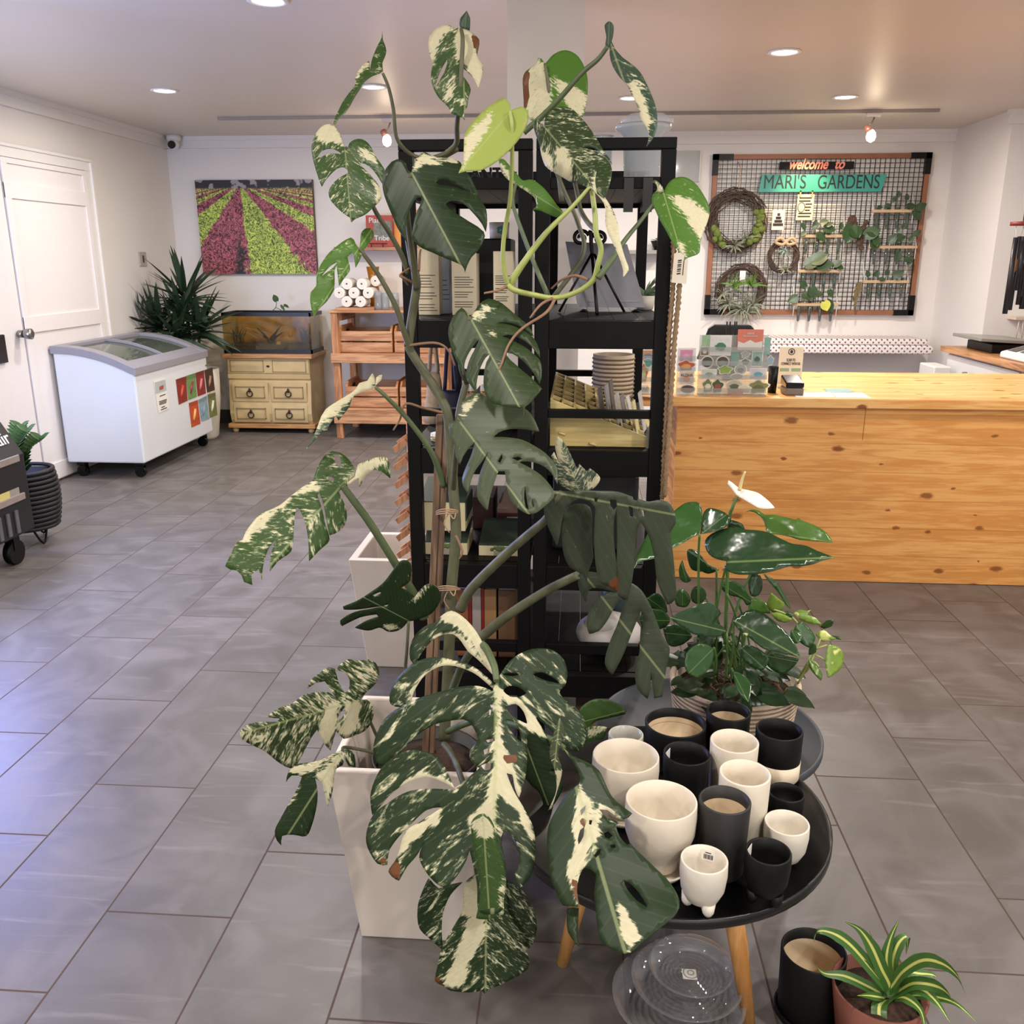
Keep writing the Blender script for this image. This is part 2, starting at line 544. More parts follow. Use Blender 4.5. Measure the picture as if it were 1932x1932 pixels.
GREEN = M('foliage_green', (52, 84, 40), .4, var=.25, scale=30)
DGREEN = M('dark_foliage', (40, 60, 38), .42, var=.3, scale=30)

# ------------------------------------------------------------------ room
XL, YB, ZC = -3.75, 8.4, 2.6


def struct(o):
    o['kind'] = 'structure'
    return o


struct(MB().box(XL, 5.2, -3.2, YB, -.06, 0).build('floor', floor_mat()))
struct(MB().box(XL - .1, 5.2, -3.2, YB + .1, ZC, ZC + .08).build('ceiling', CEIL))
struct(MB().box(XL - .1, 5.2, YB, YB + .1, -.06, ZC).build('wall_back', WHITE))
struct(MB().box(XL - .1, XL, -3.2, YB, -.06, ZC).build('wall_left', WHITE))
rc = at(1866, 420, 7.2)
struct(MB().box(3.16, 5.2, 7.35, YB, 0, ZC).build('wall_right', WHITE))
cl, crx = xat(957, 200, 3.92), xat(1098, 300, 3.92)
struct(MB().box(cl, crx, 3.92, 3.92 + .3, 0, ZC).build('column', M('column_paint', (238, 228, 214), .6, var=.04, scale=6, bump=.05)))
TRIM = M('trim_paint', (228, 224, 220), .5, var=.02)
for i, (a, b_) in enumerate([((XL, YB - .03, ZC - .10), (3.16, YB, ZC)), ((XL, -3.2, ZC - .10), (XL + .03, YB, ZC)), ((3.13, 7.32, ZC - .1), (5.2, 7.35, ZC))]):
    m = MB().box(a[0], b_[0], a[1], b_[1], ZC - .10, ZC - .035)
    if i == 0: m.box(a[0], b_[0], a[1] - .015, b_[1], ZC - .035, ZC)
    elif i == 1: m.box(a[0], b_[0] + .015, a[1], b_[1], ZC - .035, ZC)
    else: m.box(a[0] - .015, b_[0], a[1] - .015, b_[1], ZC - .035, ZC)
    struct(m.build('trim_%d' % (i + 1), TRIM))
BASEB = M('baseboard_grey', (62, 57, 56), .5, var=.1)
struct(MB().box(XL, XL + .015, -3.2, 5.62, 0, .16).build('baseboard_left', BASEB))
struct(MB().box(XL + .02, 3.1, YB - .015, YB, 0, .13).build('baseboard_back', BASEB))

# door in the left wall: two panelled leaves in a white casing
DY1 = atx(187, 600, XL).y; DY0 = atx(40, 640, XL).y
DZ = atx(165, 325, XL).z
door_paint = M('door_paint', (232, 226, 224), .45, var=.02)
d1 = MB().box(XL, XL + .025, DY0 + .006, DY1, .012, DZ).build('door_1', door_paint); struct(d1)
zr1, zr2 = atx(120, 372, XL).z, atx(120, 604, XL).z
fr = MB()
for (za, zb) in ((zr1 - .05, zr1 + .05), (zr2 - .055, zr2 + .055), (DZ - .035, DZ), (.02, .14)):
    fr.box(XL + .025, XL + .037, DY0 + .006, DY1, za, zb)
for (ya, yb) in ((DY0 + .006, DY0 + .07), (DY1 - .05, DY1)):
    fr.box(XL + .025, XL + .0362, ya, yb, .013, DZ - .001)
fr.build('door_rails', door_paint, d1, .003)
kp = atx(36, 630, XL + .037)
MB().tube([kp, kp + Vector((.03, 0, 0))], .025, 16).tube([kp + Vector((.03, 0, 0)), kp + Vector((.055, 0, 0)), kp + Vector((.085, 0, 0)), kp + Vector((.095, 0, 0))], [.02, .034, .036, .02], 16).build('door_handle', STEEL, d1)
d2 = MB().box(XL, XL + .025, DY0 - 1.0, DY0 - .006, .012, DZ).build('door_2', door_paint); struct(d2)
lk = atx(3, 652, XL + .03)
bx('lock_plate', M('lock_dark', (58, 52, 50), .4, metal=.6), d2, XL + .025, XL + .05, lk.y - .2, lk.y + .02, lk.z - .11, lk.z + .07, .006)
cs = MB()
cs.box(XL, XL + .03, DY1 + .004, DY1 + .10, 0, DZ + .004).box(XL, XL + .03, DY0 - 1.0, DY1 + .10, DZ + .004, DZ + .09)
cs.box(XL, XL + .042, DY1 + .075, DY1 + .10, 0, DZ + .068).box(XL, XL + .042, DY0 - 1.0, DY1 + .1, DZ + .068, DZ + .09)
struct(cs.build('trim_4', TRIM, None, .004))


# ------------------------------------------------------------------ ceiling lamps
def downlight(x, y, label, power=26):
    t = thing('ceiling_light', label, 'ceiling light', (x, y, ZC), 'recessed ceiling lights')
    MB().lathe([(.062, ZC - .001), (.085, ZC - .001), (.088, ZC - .006), (.075, ZC - .010), (.066, ZC - .006), (.062, ZC - .001)], (x, y, 0), 32).build('trim_ring', M('lamp_trim', (240, 238, 235), .4, var=0), t)
    MB().lathe([(0, ZC - .0045), (.064, ZC - .0045), (.064, ZC - .002), (0, ZC - .002)], (x, y, 0), 32).build('diffuser', emitter('lamp_glow', (255, 246, 232), 12), t)
    d = bpy.data.lights.new('downlight_lamp', 'AREA'); d.shape = 'DISK'; d.size = .13; d.energy = power; d.color = (1.0, .93, .85); d.spread = R(178)
    o = bpy.data.objects.new('downlight_lamp', d); COL.objects.link(o); o.parent = t; o.location = (0, 0, -.012)
    return t


for (u, v, lab) in [(505, 0, 'round recessed ceiling light at the top edge above the door side'), (310, 170, 'round recessed ceiling light nearest the left wall'),
                    (705, 163, 'round recessed ceiling light shining behind the curled upright leaf'), (1480, 97, 'round recessed ceiling light in front of the track, above the counter'),
                    (1595, 182, 'round recessed ceiling light just in front of the right end of the track'), (1190, 184, 'round recessed ceiling light half hidden by the striped hanging leaf')]:
    p = atz(u, v, ZC)
    downlight(p.x, p.y, lab, 46 if u in (1480, 1595) else 24 if u == 310 else 34)
for (x, y) in [(-2.6, 2.2), (-.9, .6), (1.3, 1.3), (2.6, 3.4), (.9, -.6), (-2.4, -.8), (2.8, .6)]:
    d = bpy.data.lights.new('downlight_lamp', 'AREA'); d.shape = 'DISK'; d.size = .16; d.energy = 34; d.color = (1.0, .93, .85); d.spread = R(178)
    o = bpy.data.objects.new('downlight_lamp', d); COL.objects.link(o); o.location = (x, y, ZC - .012)

# track with two clear bulbs
tl0, tl1 = atz(402, 220, ZC - .01), atz(1763, 212, ZC - .01)
TY = (tl0.y + tl1.y) / 2
track = MB().box(tl0.x, tl1.x, TY - .016, TY + .016, ZC - .022, ZC).build('track_rail', M('track_grey', (150, 142, 138), .4), None, .002)
tag(track, 'long thin grey lighting track across the ceiling', 'track light')


def track_head(u, v, lab):
    p = at(u, v, TY)
    t = thing('track_spotlight', lab, 'spotlight', (p.x, TY, ZC - .022), 'spotlights on the ceiling track')
    bx('adapter', M('track_head', (206, 196, 190), .4), t, p.x - .05, p.x + .05, TY - .02, TY + .02, ZC - .052, ZC - .0225, .004)
    MB().tube([(p.x + .01, TY, ZC - .052), (p.x - .005, TY, ZC - .09), (p.x - .035, TY - .01, ZC - .12)], .006).build('swivel_arm', STEEL, t)
    MB().tube([(p.x - .045, TY - .01, ZC - .115), (p.x - .02, TY - .03, ZC - .155)], .024, 16).build('socket', M('socket_copper', (190, 130, 110), .3, metal=.5), t)
    MB().lathe([(.012, .02), (.03, .0), (.036, -.03), (.028, -.055), (.008, -.068), (0, -.07)], (p.x - .012, TY - .035, ZC - .16), 18).build('bulb', emitter('bulb_glow', (255, 226, 190), 5), t)
    d = bpy.data.lights.new('track_lamp', 'POINT'); d.energy = 2.5; d.color = (1, .80, .55); d.shadow_soft_size = .04
    o = bpy.data.objects.new('track_lamp', d); COL.objects.link(o); o.parent = t; o.location = (-.01, -.04, -.26)


track_head(733, 215, 'small bare bulb spotlight on the track, behind the black shelf top')
track_head(1648, 215, 'small bare bulb spotlight hanging from the right end of the track')
d = bpy.data.lights.new('sign_spot', 'SPOT'); d.energy = 48; d.color = (1, .74, .42); d.spot_size = R(62); d.spot_blend = .7; d.shadow_soft_size = .03
o = bpy.data.objects.new('sign_spot', d); COL.objects.link(o); sp_ = at(1535, 268, YB - .35); o.location = (sp_.x, YB - .42, ZC - .06)
o.rotation_euler = (Vector((sp_.x + .02, YB, 1.9)) - Vector(o.location)).to_track_quat('-Z', 'Y').to_euler()

# security camera and switch plate
p = at(330, 268, YB - .1)
t = thing('security_camera', 'white dome security camera with black lens in the ceiling corner', 'camera', (p.x, YB - .1, ZC - .0))
MB().lathe([(0, ZC - .001), (.062, ZC - .001), (.062, ZC - .035), (.05, ZC - .05), (0, ZC - .05)], (p.x, YB - .12, 0), 24).ball((p.x, YB - .13, ZC - .075), .05).build('housing', M('camera_white', (225, 220, 215), .4, var=.02), t)
MB().tube([(p.x + .002, YB - .165, ZC - .08), (p.x + .004, YB - .19, ZC - .088)], .032, 18).build('lens', M('lens_black', (12, 12, 13), .15), t)
a = atx(260, 475, XL); b_ = atx(276, 502, XL)
t = thing('light_switch', 'small grey metal switch plate on the wall beside the white door', 'light switch', (XL, (a.y + b_.y) / 2, b_.z))
bx('plate', M('plate_grey', (176, 168, 162), .4), t, XL, XL + .012, a.y, b_.y, b_.z, a.z, .003)
bx('slot', M('slot_brown', (70, 54, 48), .5), t, XL + .012, XL + .016, (a.y * .62 + b_.y * .38), (a.y * .42 + b_.y * .58), b_.z * .75 + a.z * .25, b_.z * .25 + a.z * .75)

# ================================================================== BACKGROUND, LEFT SIDE
# ---- chest freezer
fx0, fx1, fy0, fy1 = -3.70, -3.12, 6.10, 7.36
h0, h1 = at(84, 664, fy0).z, at(258, 706, fy0).z
fz = thing('chest_freezer', 'white ice cream chest freezer with curved grey glass lid on black casters', 'freezer', ((fx0 + fx1) / 2, (fy0 + fy1) / 2, 0))
FW_ = M('freezer_white', (222, 226, 232), .3, var=.015, scale=4)
FG_ = M('freezer_grey', (148, 146, 156), .4, var=.04)


def lidz(s): return h0 - (h0 - h1) * s ** 2.1


NS = 14
prof = [(fx0, .115), (fx1, .115)] + [(fx1 + (fx0 - fx1) * k / NS, lidz(1 - k / NS)) for k in range(NS + 1)]
MB().prism([(x, fy0, z) for x, z in prof], (0, fy1 - fy0, 0)).build('body', FW_, fz, .012)


def lidpiece(y0, y1, s0, s1, th, lift, name, mat, parent, out=0):
    m = MB(); n = 14
    top = [(fx0 + (fx1 - fx0) * (s0 + (s1 - s0) * k / n), lidz(s0 + (s1 - s0) * k / n) + lift) for k in range(n + 1)]
    if out: top = [(x + (out if x > fx1 - .01 else -out if x < fx0 + .01 else 0), z) for x, z in top]
    loop = [(x, y0, z + th) for x, z in top] + [(x, y0, z) for x, z in reversed(top)]
    m.prism(loop, (0, y1 - y0, 0))
    return m


m = lidpiece(fy0 - .012, fy0 + .085, 0, 1, .055, -.012, '', None, None, .012)
for a in ((fy1 - .085, fy1 + .012, 0, 1), (fy0 + .085, fy1 - .085, .86, 1), (fy0 + .085, fy1 - .085, 0, .10)):
    q = lidpiece(*a, .055, -.012, '', None, None, .012); m.add(q.v, q.f)
lid = m.build('lid_frame', FG_, fz, .008)
q = lidpiece((fy0 + fy1) / 2 - .012, (fy0 + fy1) / 2 + .012, .1, .86, .02, .022, '', None, None)
q.build('lid_rail', FG_, fz)
for a in ((fy0 + .085, (fy0 + fy1) / 2 + .0), ((fy0 + fy1) / 2, fy1 - .085)):
    lidpiece(a[0], a[1], .10, .86, .006, .014, '', None, None).build('glass_lid', clear('lid_glass', (200, 206, 200), .22, .04, (150, 160, 150)), fz)
bx('interior_goods', M('freezer_goods', (120, 126, 112), .6, var=.5, scale=14), fz, fx0 + .06, fx1 - .08, fy0 + .1, fy1 - .1, h1 - .14, h1 - .125)
for (x, y) in ((fx0 + .07, fy0 + .07), (fx1 - .07, fy0 + .07), (fx1 - .07, fy1 - .07), (fx0 + .07, fy1 - .07)):
    c = MB().tube([(x, y - .016, .04), (x, y + .016, .04)], .04, 18).box(x - .03, x + .03, y - .026, y + .026, .085, .1145)
    c.box(x - .012, x + .03, y - .026, y - .019, .035, .09).box(x - .012, x + .03, y + .019, y + .026, .035, .09)
    c.build('caster', BLACKM, fz)


def onface(u, v): return atx(u, v, fx1 + .002)


def face_quad(pts): return MB().prism([onface(u, v) for u, v in pts], (.0015, 0, 0))


Z7 = lambda x, y: (240 + x / 8.05, 680 + y / 8.05)
cards = [((738, 290, 890, 240, 918, 610, 785, 672), (150, 52, 44), (190, 70, 50)), ((895, 235, 1030, 192, 1058, 552, 930, 603), (120, 160, 96), (130, 50, 56)),
         ((1037, 190, 1162, 148, 1195, 500, 1072, 548), (150, 46, 50), (196, 120, 120)), ((1172, 148, 1292, 108, 1330, 452, 1215, 490), (70, 44, 34), (160, 120, 96)),
         ((935, 648, 1068, 600, 1112, 960, 978, 1018), (206, 84, 52), (226, 170, 96)), ((1080, 598, 1205, 535, 1245, 888, 1125, 930), (150, 178, 190), (120, 146, 164)),
         ((1220, 520, 1335, 485, 1368, 830, 1255, 875), (120, 128, 70), (214, 216, 196))]
for i, (c, ca, cb) in enumerate(cards):
    pts = [Z7(c[k], c[k + 1]) for k in (0, 2, 4, 6)]
    o = face_quad(pts).build('flavour_sticker', M('sticker_%d' % i, ca, .5, var=.35, scale=38), fz)
    o['label'] = ['red and yellow ice pop picture', 'green headed red ice pop picture', 'dark red pink ice pop picture', 'dark brown ice pop picture', 'orange ice pop picture', 'pale blue ice pop picture', 'green striped ice pop picture'][i]
    P4 = [onface(*p) for p in pts]
    ctr = sum(P4, Vector()) / 4; up_ = (P4[0] - P4[3]); ri = (P4[1] - P4[0])
    a = ctr - up_ * .26 - ri * .22; b_ = ctr + up_ * .18 + ri * .08
    MB().tube([a + Vector((.002, 0, 0)), a + (b_ - a) * .4 + Vector((.002, 0, 0)), b_ + Vector((.002, 0, 0))], [.006, .014, .013], 8).build('ice_pop', M('pop_%d' % i, cb, .5, var=.2), o)
    MB().prism([P4[0] + Vector((.0017, 0, 0)), P4[1] + Vector((.0017, 0, 0)), P4[1] - up_ * .16 + Vector((.0017, 0, 0)), P4[0] - up_ * .16 + Vector((.0017, 0, 0))], (.0008, 0, 0)).build('heading', M('head_%d' % i, tuple(int(x * .82) for x in ca), .5, var=.1), o)
o = face_quad([Z7(395, 310), Z7(575, 265), Z7(640, 725), Z7(475, 805)]).build('price_notice', PAPER, fz)
MB().prism([onface(*Z7(*p)) + Vector((.002, 0, 0)) for p in ((412, 335), (572, 290), (594, 455), (430, 510))], (.0006, 0, 0)).build('picture', M('notice_pic', (178, 190, 192), .6), o)
MB().prism([onface(*Z7(*p)) + Vector((.003, 0, 0)) for p in ((480, 400), (545, 372), (545, 430), (488, 456))], (.0006, 0, 0)).build('bowl_picture', M('notice_red', (176, 84, 70), .6), o)
ln = MB()
for (x0, y0, x1, y1) in ((490, 545, 575, 512), (480, 630, 595, 590), (482, 652, 595, 612), (486, 672, 590, 636), (515, 715, 570, 695), (508, 752, 600, 715)):
    ln.prism([onface(*Z7(*p)) + Vector((.002, 0, 0)) for p in ((x0, y0 - 6), (x1, y1 - 6), (x1, y1 + 8), (x0, y0 + 8))], (.0006, 0, 0))
ln.build('print', INK, o)
MB().prism([onface(*Z7(*p)) for p in ((1185, 68), (1262, 40), (1268, 66), (1190, 92))], (.002, 0, 0)).build('badge', STEEL, fz)

# ---- spiky plant in a tall white pot
px_, py_ = -3.34, 7.62
t = thing('potted_dracaena', 'spiky dark green dracaena in a tall white pot behind the freezer', 'plant', (px_, py_, 0))
MB().lathe([(0, 0), (.13, 0), (.15, .03), (.19, .35), (.2, .62), (.185, .62), (.175, .56), (0, .56)], (px_, py_, 0), 32).build('pot', WHITEC, t)
MB().lathe([(0, .565), (.176, .565), (.176, .55), (0, .55)], (px_, py_, 0), 24).build('soil', SOIL, t)
fol = MB(); st = MB()
for (hu, hv, n, dy, ln_) in ((350, 560, 40, .03, .46), (300, 612, 44, -.08, .42), (376, 618, 40, -.06, .42), (332, 630, 40, -.14, .40), (340, 590, 30, -.1, .36)):
    hc = at(hu, hv, py_ + dy)
    st.tube([(px_ + (hc.x - px_) * .2, py_ + dy * .3, .56), (px_ + (hc.x - px_) * .6, py_ + dy * .6, .72), hc], [.02, .014, .012])
    for k in range(n):
        an = k * 2.399 + random.uniform(-.2, .2)
        el = 1.15 - 1.5 * (k / n) + random.uniform(-.1, .1)
        L = ln_ * random.uniform(.75, 1.1)
        dr = Vector((math.cos(an) * math.cos(el), math.sin(an) * math.cos(el) * .62, math.sin(el)))
        path, p = [], hc - Vector((0, 0, .05 * k / n)); stp = L / 6
        for j in range(7):
            path.append(p.copy()); p = p + dr * stp; dr = (dr + Vector((0, 0, -.075))).normalized()
        path = [Vector((max(q.x, XL + .02), max(min(q.y, YB - .02), 7.40 if q.z < .98 else 0), q.z)) for q in path]
        sd = Vector((-math.sin(an), math.cos(an), 0)) + Vector((random.uniform(-.3, .3), random.uniform(-.6, .1), random.uniform(-.2, .5)))
        fol.strap(path, [.012, .021, .024, .022, .018, .010, .001], sd, .25)
st.build('stems', STEMD, t)
fol.build('leaves', DGREEN, t, fix=False)

# ---- dresser
dy0, dy1 = 7.92, 8.36
dxl, dxr = xat(430, 740, dy0), xat(590, 740, dy0)
zt = lambda v: zat(v, dy0, 510)
dr = thing('dresser', 'cream chest of drawers with dark ring pulls under the fish tank', 'dresser', ((dxl + dxr) / 2, (dy0 + dy1) / 2, 0))
CRM = M('dresser_cream', (206, 182, 132), .5, var=.1, scale=12, bump=.05)
TAN = wood('dresser_top_wood', (204, 158, 104), (166, 118, 72), 'X', .4)
zb, zc_, zd, ze, zf, zg = .045, zt(799), zt(760), zt(717), zt(706), zt(676)
ztop = zt(668)
prof = [(dy0 + .012, zc_), (dy0 - .006, zc_ + .03), (dy0 - .022, (zc_ + zd) / 2), (dy0 - .012, zd), (dy0 + .012, ze - .03), (dy0 + .018, ze), (dy0 + .0, ze + .012), (dy0 - .004, zf), (dy0 + .006, zf + .004), (dy0 + .006, zg), (dy1, zg), (dy1, zc_)]
MB().prism([(dxl + .015, y, z) for y, z in prof], (dxr - dxl - .03, 0, 0)).build('carcass', CRM, dr)
bx('top', TAN, dr, dxl - .02, dxr + .02, dy0 - .035, dy1 + .01, zg, ztop, .006)
bx('plinth', TAN, dr, dxl - .012, dxr + .012, dy0 - .03, dy1, zb, zc_ - .001, .006)
for x in (dxl + .04, dxr - .04):
    for y in (dy0 + .02, dy1 - .06):
        MB().lathe([(0, 0), (.022, .002), (.03, .02), (.024, .044), (0, .044)], (x, y, 0), 16).build('foot', CRM, dr)


def drawer(x0, x1, z0, z1, bulge, ring=True):
    d = MB(); n = 6
    yy = lambda z: dy0 - .012 - bulge * math.sin(math.pi * (z - z0) / (z1 - z0) * .9 + .2)
    loop = [(x0, yy(z0 + (z1 - z0) * k / n) - .006, z0 + (z1 - z0) * k / n) for k in range(n + 1)] + [(x0, dy0 + .03, z1), (x0, dy0 + .03, z0)]
    o = d.prism(loop, (x1 - x0, 0, 0)).build('drawer', CRM, dr, .003)
    iz0, iz1 = z0 + (z1 - z0) * .2, z1 - (z1 - z0) * .2
    fr = MB(); w_ = .006
    ymid = yy((z0 + z1) / 2) - .010
    for (a, b_, c, e) in ((x0 + .03, x1 - .03, iz0, iz0 + w_), (x0 + .03, x1 - .03, iz1 - w_, iz1), (x0 + .03, x0 + .03 + w_, iz0, iz1), (x1 - .03 - w_, x1 - .03, iz0, iz1)):
        fr.box(a, b_, ymid - .003, ymid + .006, c, e)
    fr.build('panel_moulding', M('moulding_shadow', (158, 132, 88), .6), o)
    if ring:
        cx, cz = (x0 + x1) / 2, (z0 + z1) / 2
        y = ymid - .008
        rg = MB().tube([(cx + .026 * math.cos(a), y - .005, cz - .012 + .026 * math.sin(a)) for a in [k * 2 * math.pi / 20 for k in range(21)]], .0055, 8, False)
        rg.ball((cx, y, cz + .018), .012, .010, .02)
        rg.build('ring_pull', M('ring_dark', (56, 46, 40), .4, metal=.5), o)
    return o


xm = (dxl + dxr) / 2
drawer(dxl + .05, xm - .012, zc_ + .015, zd - .012, .012); drawer(xm + .012, dxr - .05, zc_ + .015, zd - .012, .012)
drawer(dxl + .05, xm - .012, zd + .012, ze - .022, .004); drawer(xm + .012, dxr - .05, zd + .012, ze - .022, .004)
td = bx('drawer', CRM, dr, dxl + .02, dxr - .02, dy0 - .006, dy0 + .01, zf + .008, zg - .004, .003)
for (a, b_) in ((dxl + .045, xm - .04), (xm + .04, dxr - .045)):
    f = MB()
    for (x0, x1, z0, z1) in ((a, b_, zf + .02, zf + .026), (a, b_, zg - .024, zg - .018), (a, a + .006, zf + .02, zg - .018), (b_ - .006, b_, zf + .02, zg - .018)):
        f.box(x0, x1, dy0 - .011, dy0 - .004, z0, z1)
    f.build('panel_moulding', M('moulding_shadow'), td)
MB().ball((xm, dy0 - .008, (zf + zg) / 2), .016, .004, .010).build('keyhole', M('ring_dark'), td)

# ---- aquarium
ax0, ax1, ay0, ay1 = xat(421, 640, 7.95), xat(588, 640, 7.95), 7.95, 8.32
az0, az1 = ztop, zat(590, 7.95, 510)
aq = thing('aquarium', 'black rimmed fish tank with murky amber water standing on the cream dresser', 'fish tank', ((ax0 + ax1) / 2, (ay0 + ay1) / 2, az0))
RIM = M('tank_rim', (24, 24, 26), .35, var=.1)
m = MB()
for z0, z1 in ((az0 + .0005, az0 + .035), (az1 - .032, az1)):
    m.box(ax0, ax1, ay0, ay0 + .014, z0, z1).box(ax0, ax1, ay1 - .014, ay1, z0, z1).box(ax0, ax0 + .014, ay0, ay1, z0, z1).box(ax1 - .014, ax1, ay0, ay1, z0, z1)
m.build('rim', RIM, aq)
bx('gravel', M('tank_gravel', (56, 46, 38), .9, var=.8, scale=60, bump=.6), aq, ax0 + .012, ax1 - .012, ay0 + .012, ay1 - .012, az0 + .03, az0 + .07)
bx('backdrop', M('tank_amber', (168, 126, 46), .7, var=.7, scale=9), aq, ax0 + .014, ax1 - .05, ay1 - .026, ay1 - .016, az0 + .07, az1 - .04)
bx('filter_box', RIM, aq, ax1 - .05, ax1 - .016, ay1 - .09, ay1 - .016, az0 + .07, az1 - .03)
for (a) in ((ax0 + .004, ax1 - .004, ay0 + .003, ay0 + .007), (ax0 + .003, ax0 + .007, ay0, ay1), (ax1 - .007, ax1 - .003, ay0, ay1)):
    bx('glass_pane', clear('tank_glass', (244, 236, 206), .012, .03), aq, *a, az0 + .034, az1 - .031)
dw = MB(); bc = Vector(((ax0 + ax1) / 2 - .05, ay1 - .14, az0 + .06))
for k in range(9):
    a = k * .7; e = bc + Vector((math.cos(a) * .12, math.sin(a) * .04, .06 + .05 * math.sin(k * 1.7) + .05))
    dw.tube([bc, (bc + e) / 2 + Vector((0, 0, .02)), e], [.016, .01, .004], 6)
dw.build('driftwood', M('driftwood', (40, 28, 18), .9), aq)
wp = MB()
for k in range(26):
    b_ = Vector((random.choice([ax0 + .06, ax1 - .11]) + random.uniform(-.04, .04), ay1 - random.uniform(.06, .2), az0 + .06))
    wp.strap([b_, b_ + Vector((random.uniform(-.02, .02), 0, .07)), b_ + Vector((random.uniform(-.05, .05), random.uniform(-.02, .02), random.uniform(.12, .17)))], [.004, .006, .001], (1, 0, 0))
wp.build('water_plants', M('water_green', (62, 70, 30), .6, var=.3), aq, fix=False)
for (u, v, n_) in ((548, 632, 'pebble'), (526, 655, 'pebble')):
    p = at(u, v, ay0 + .12); MB().ball((p.x, p.y, max(p.z, az0 + .08)), .022).build(n_, M('tank_pebble', (176, 140, 80), .6, var=.3), aq)


def blade_mesh(pts3, cols=None): pass


def heart(m, base, tip, wid, nrm, bend=.15, notch=.12, n=9):
    """heart shaped blade from base to tip, added to an MB"""
    base, tip = Vector(base), Vector(tip); ax = tip - base; L = ax.length; ax.normalize()
    nr = Vector(nrm); nr = (nr - ax * nr.dot(ax)).normalized(); sd = ax.cross(nr)
    vs, fs = [], []
    for i in range(n + 1):
        s = i / n
        w_ = wid * (math.sin(math.pi * min(1, s * .92 + .10)) ** .75) * (1 - .25 * s)
        if i == n: w_ = 0.0005
        drop = -bend * L * s * s
        for k, t in enumerate((-1, -.5, 0, .5, 1)):
            back = -notch * L * abs(t) * (1 - s) ** 3
            vs.append(base + ax * (L * s + back) + sd * (w_ * t) + nr * (drop + .12 * wid * abs(t)))
    for i in range(n):
        for k in range(4):
            b0 = i * 5 + k; fs.append((b0, b0 + 1, b0 + 6, b0 + 5))
    return m.add(vs, fs, True)


pv = MB(); sv = MB()
b0 = at(512, 588, 8.1); p1 = at(522, 568, 8.08); p2 = at(516, 556, 8.06); p3 = at(534, 588, 8.08); p4 = at(536, 575, 8.06)
sv.tube(spline([b0, at(520, 580, 8.08), p1], 4), .003, 6).tube(spline([at(520, 580, 8.08), at(532, 586, 8.07), p3, p4], 4), .003, 6)
heart(pv, p1, p2, .03, (.2, -1, .2)); heart(pv, p4, at(545, 580, 8.04), .018, (0, -.6, 1)); heart(pv, at(530, 576, 8.05), at(537, 586, 8.03), .014, (0, -1, .2))
sv.build('pothos_stem', STEMG, aq); pv.build('pothos_leaves', GREEN, aq, fix=False)

# ---- picture of lettuce rows
ptl, pbr = at(367, 340, YB - .04), at(598, 517, YB - .04)
pcx, pcz = (ptl.x + pbr.x) / 2, (ptl.z + pbr.z) / 2
pt = thing('canvas_print', 'large canvas photo of red and green lettuce rows on the wall', 'picture', (pcx, YB - .02, pcz))
q = NT('lettuce_print'); tc = q.n('ShaderNodeTexCoord'); sp = q.n('ShaderNodeSeparateXYZ'); q.l(tc.outputs['Object'], sp.inputs[0])
pw, ph = pbr.x - ptl.x, ptl.z - pbr.z
u_ = q.math('ADD', q.math('DIVIDE', sp.outputs[0], pw), .5); v_ = q.math('SUBTRACT', .5, q.math('DIVIDE', sp.outputs[2], ph))   # v from top
nzw = q.n('ShaderNodeTexNoise', i_Scale=22.0, i_Detail=3.0); q.l(tc.outputs['Object'], nzw.inputs['Vector'])
dep = q.math('SUBTRACT', v_, .055)
fan = q.math('ADD', q.math('DIVIDE', q.math('SUBTRACT', u_, .385), q.math('ADD', dep, .02)), q.math('MULTIPLY', q.math('SUBTRACT', nzw.outputs['Fac'], .5), .22))
row = q.math('FRACT', q.math('ADD', q.math('MULTIPLY', fan, .86), .02))
isg = q.math('MULTIPLY', q.ramp(row, .03, .07), q.math('SUBTRACT', 1.0, q.ramp(row, .50, .54)))
lf = q.n('ShaderNodeTexNoise', i_Scale=24.0, i_Detail=5.0, i_Distortion=3.0); q.l(tc.outputs['Object'], lf.inputs['Vector'])
tex = q.ramp(lf.outputs['Fac'], .36, .66)
gc = q.mix(tex, lin((60, 88, 26)), lin((208, 226, 104))); rc_ = q.mix(tex, lin((64, 16, 28)), lin((196, 110, 122)))
c = q.mix(isg, rc_, gc)
gap = q.math('MULTIPLY', q.ramp(row, .90, .97), q.ramp(v_, .45, .8)); c = q.mix(gap, c, lin((34, 36, 34)))
hv = q.n('ShaderNodeTexNoise', i_Scale=9.0); q.l(tc.outputs['Object'], hv.inputs['Vector'])
c = q.mix(q.math('SUBTRACT', 1.0, q.ramp(v_, .075, .10)), c, q.mix(q.ramp(hv.outputs['Fac'], .55, .6), lin((40, 36, 40)), lin((150, 146, 150))))
q.l(c, q.b.inputs['Base Color']); q.b.inputs['Roughness'].default_value = .55
MB().box(ptl.x, pbr.x, YB - .04, YB - .001, pbr.z, ptl.z).build('canvas', q.m, pt)
bx('side_edge', M('canvas_edge', (90, 74, 66), .7), pt, pbr.x, pbr.x + .004, YB - .039, YB - .001, pbr.z, ptl.z)
_o = pt.children[0]

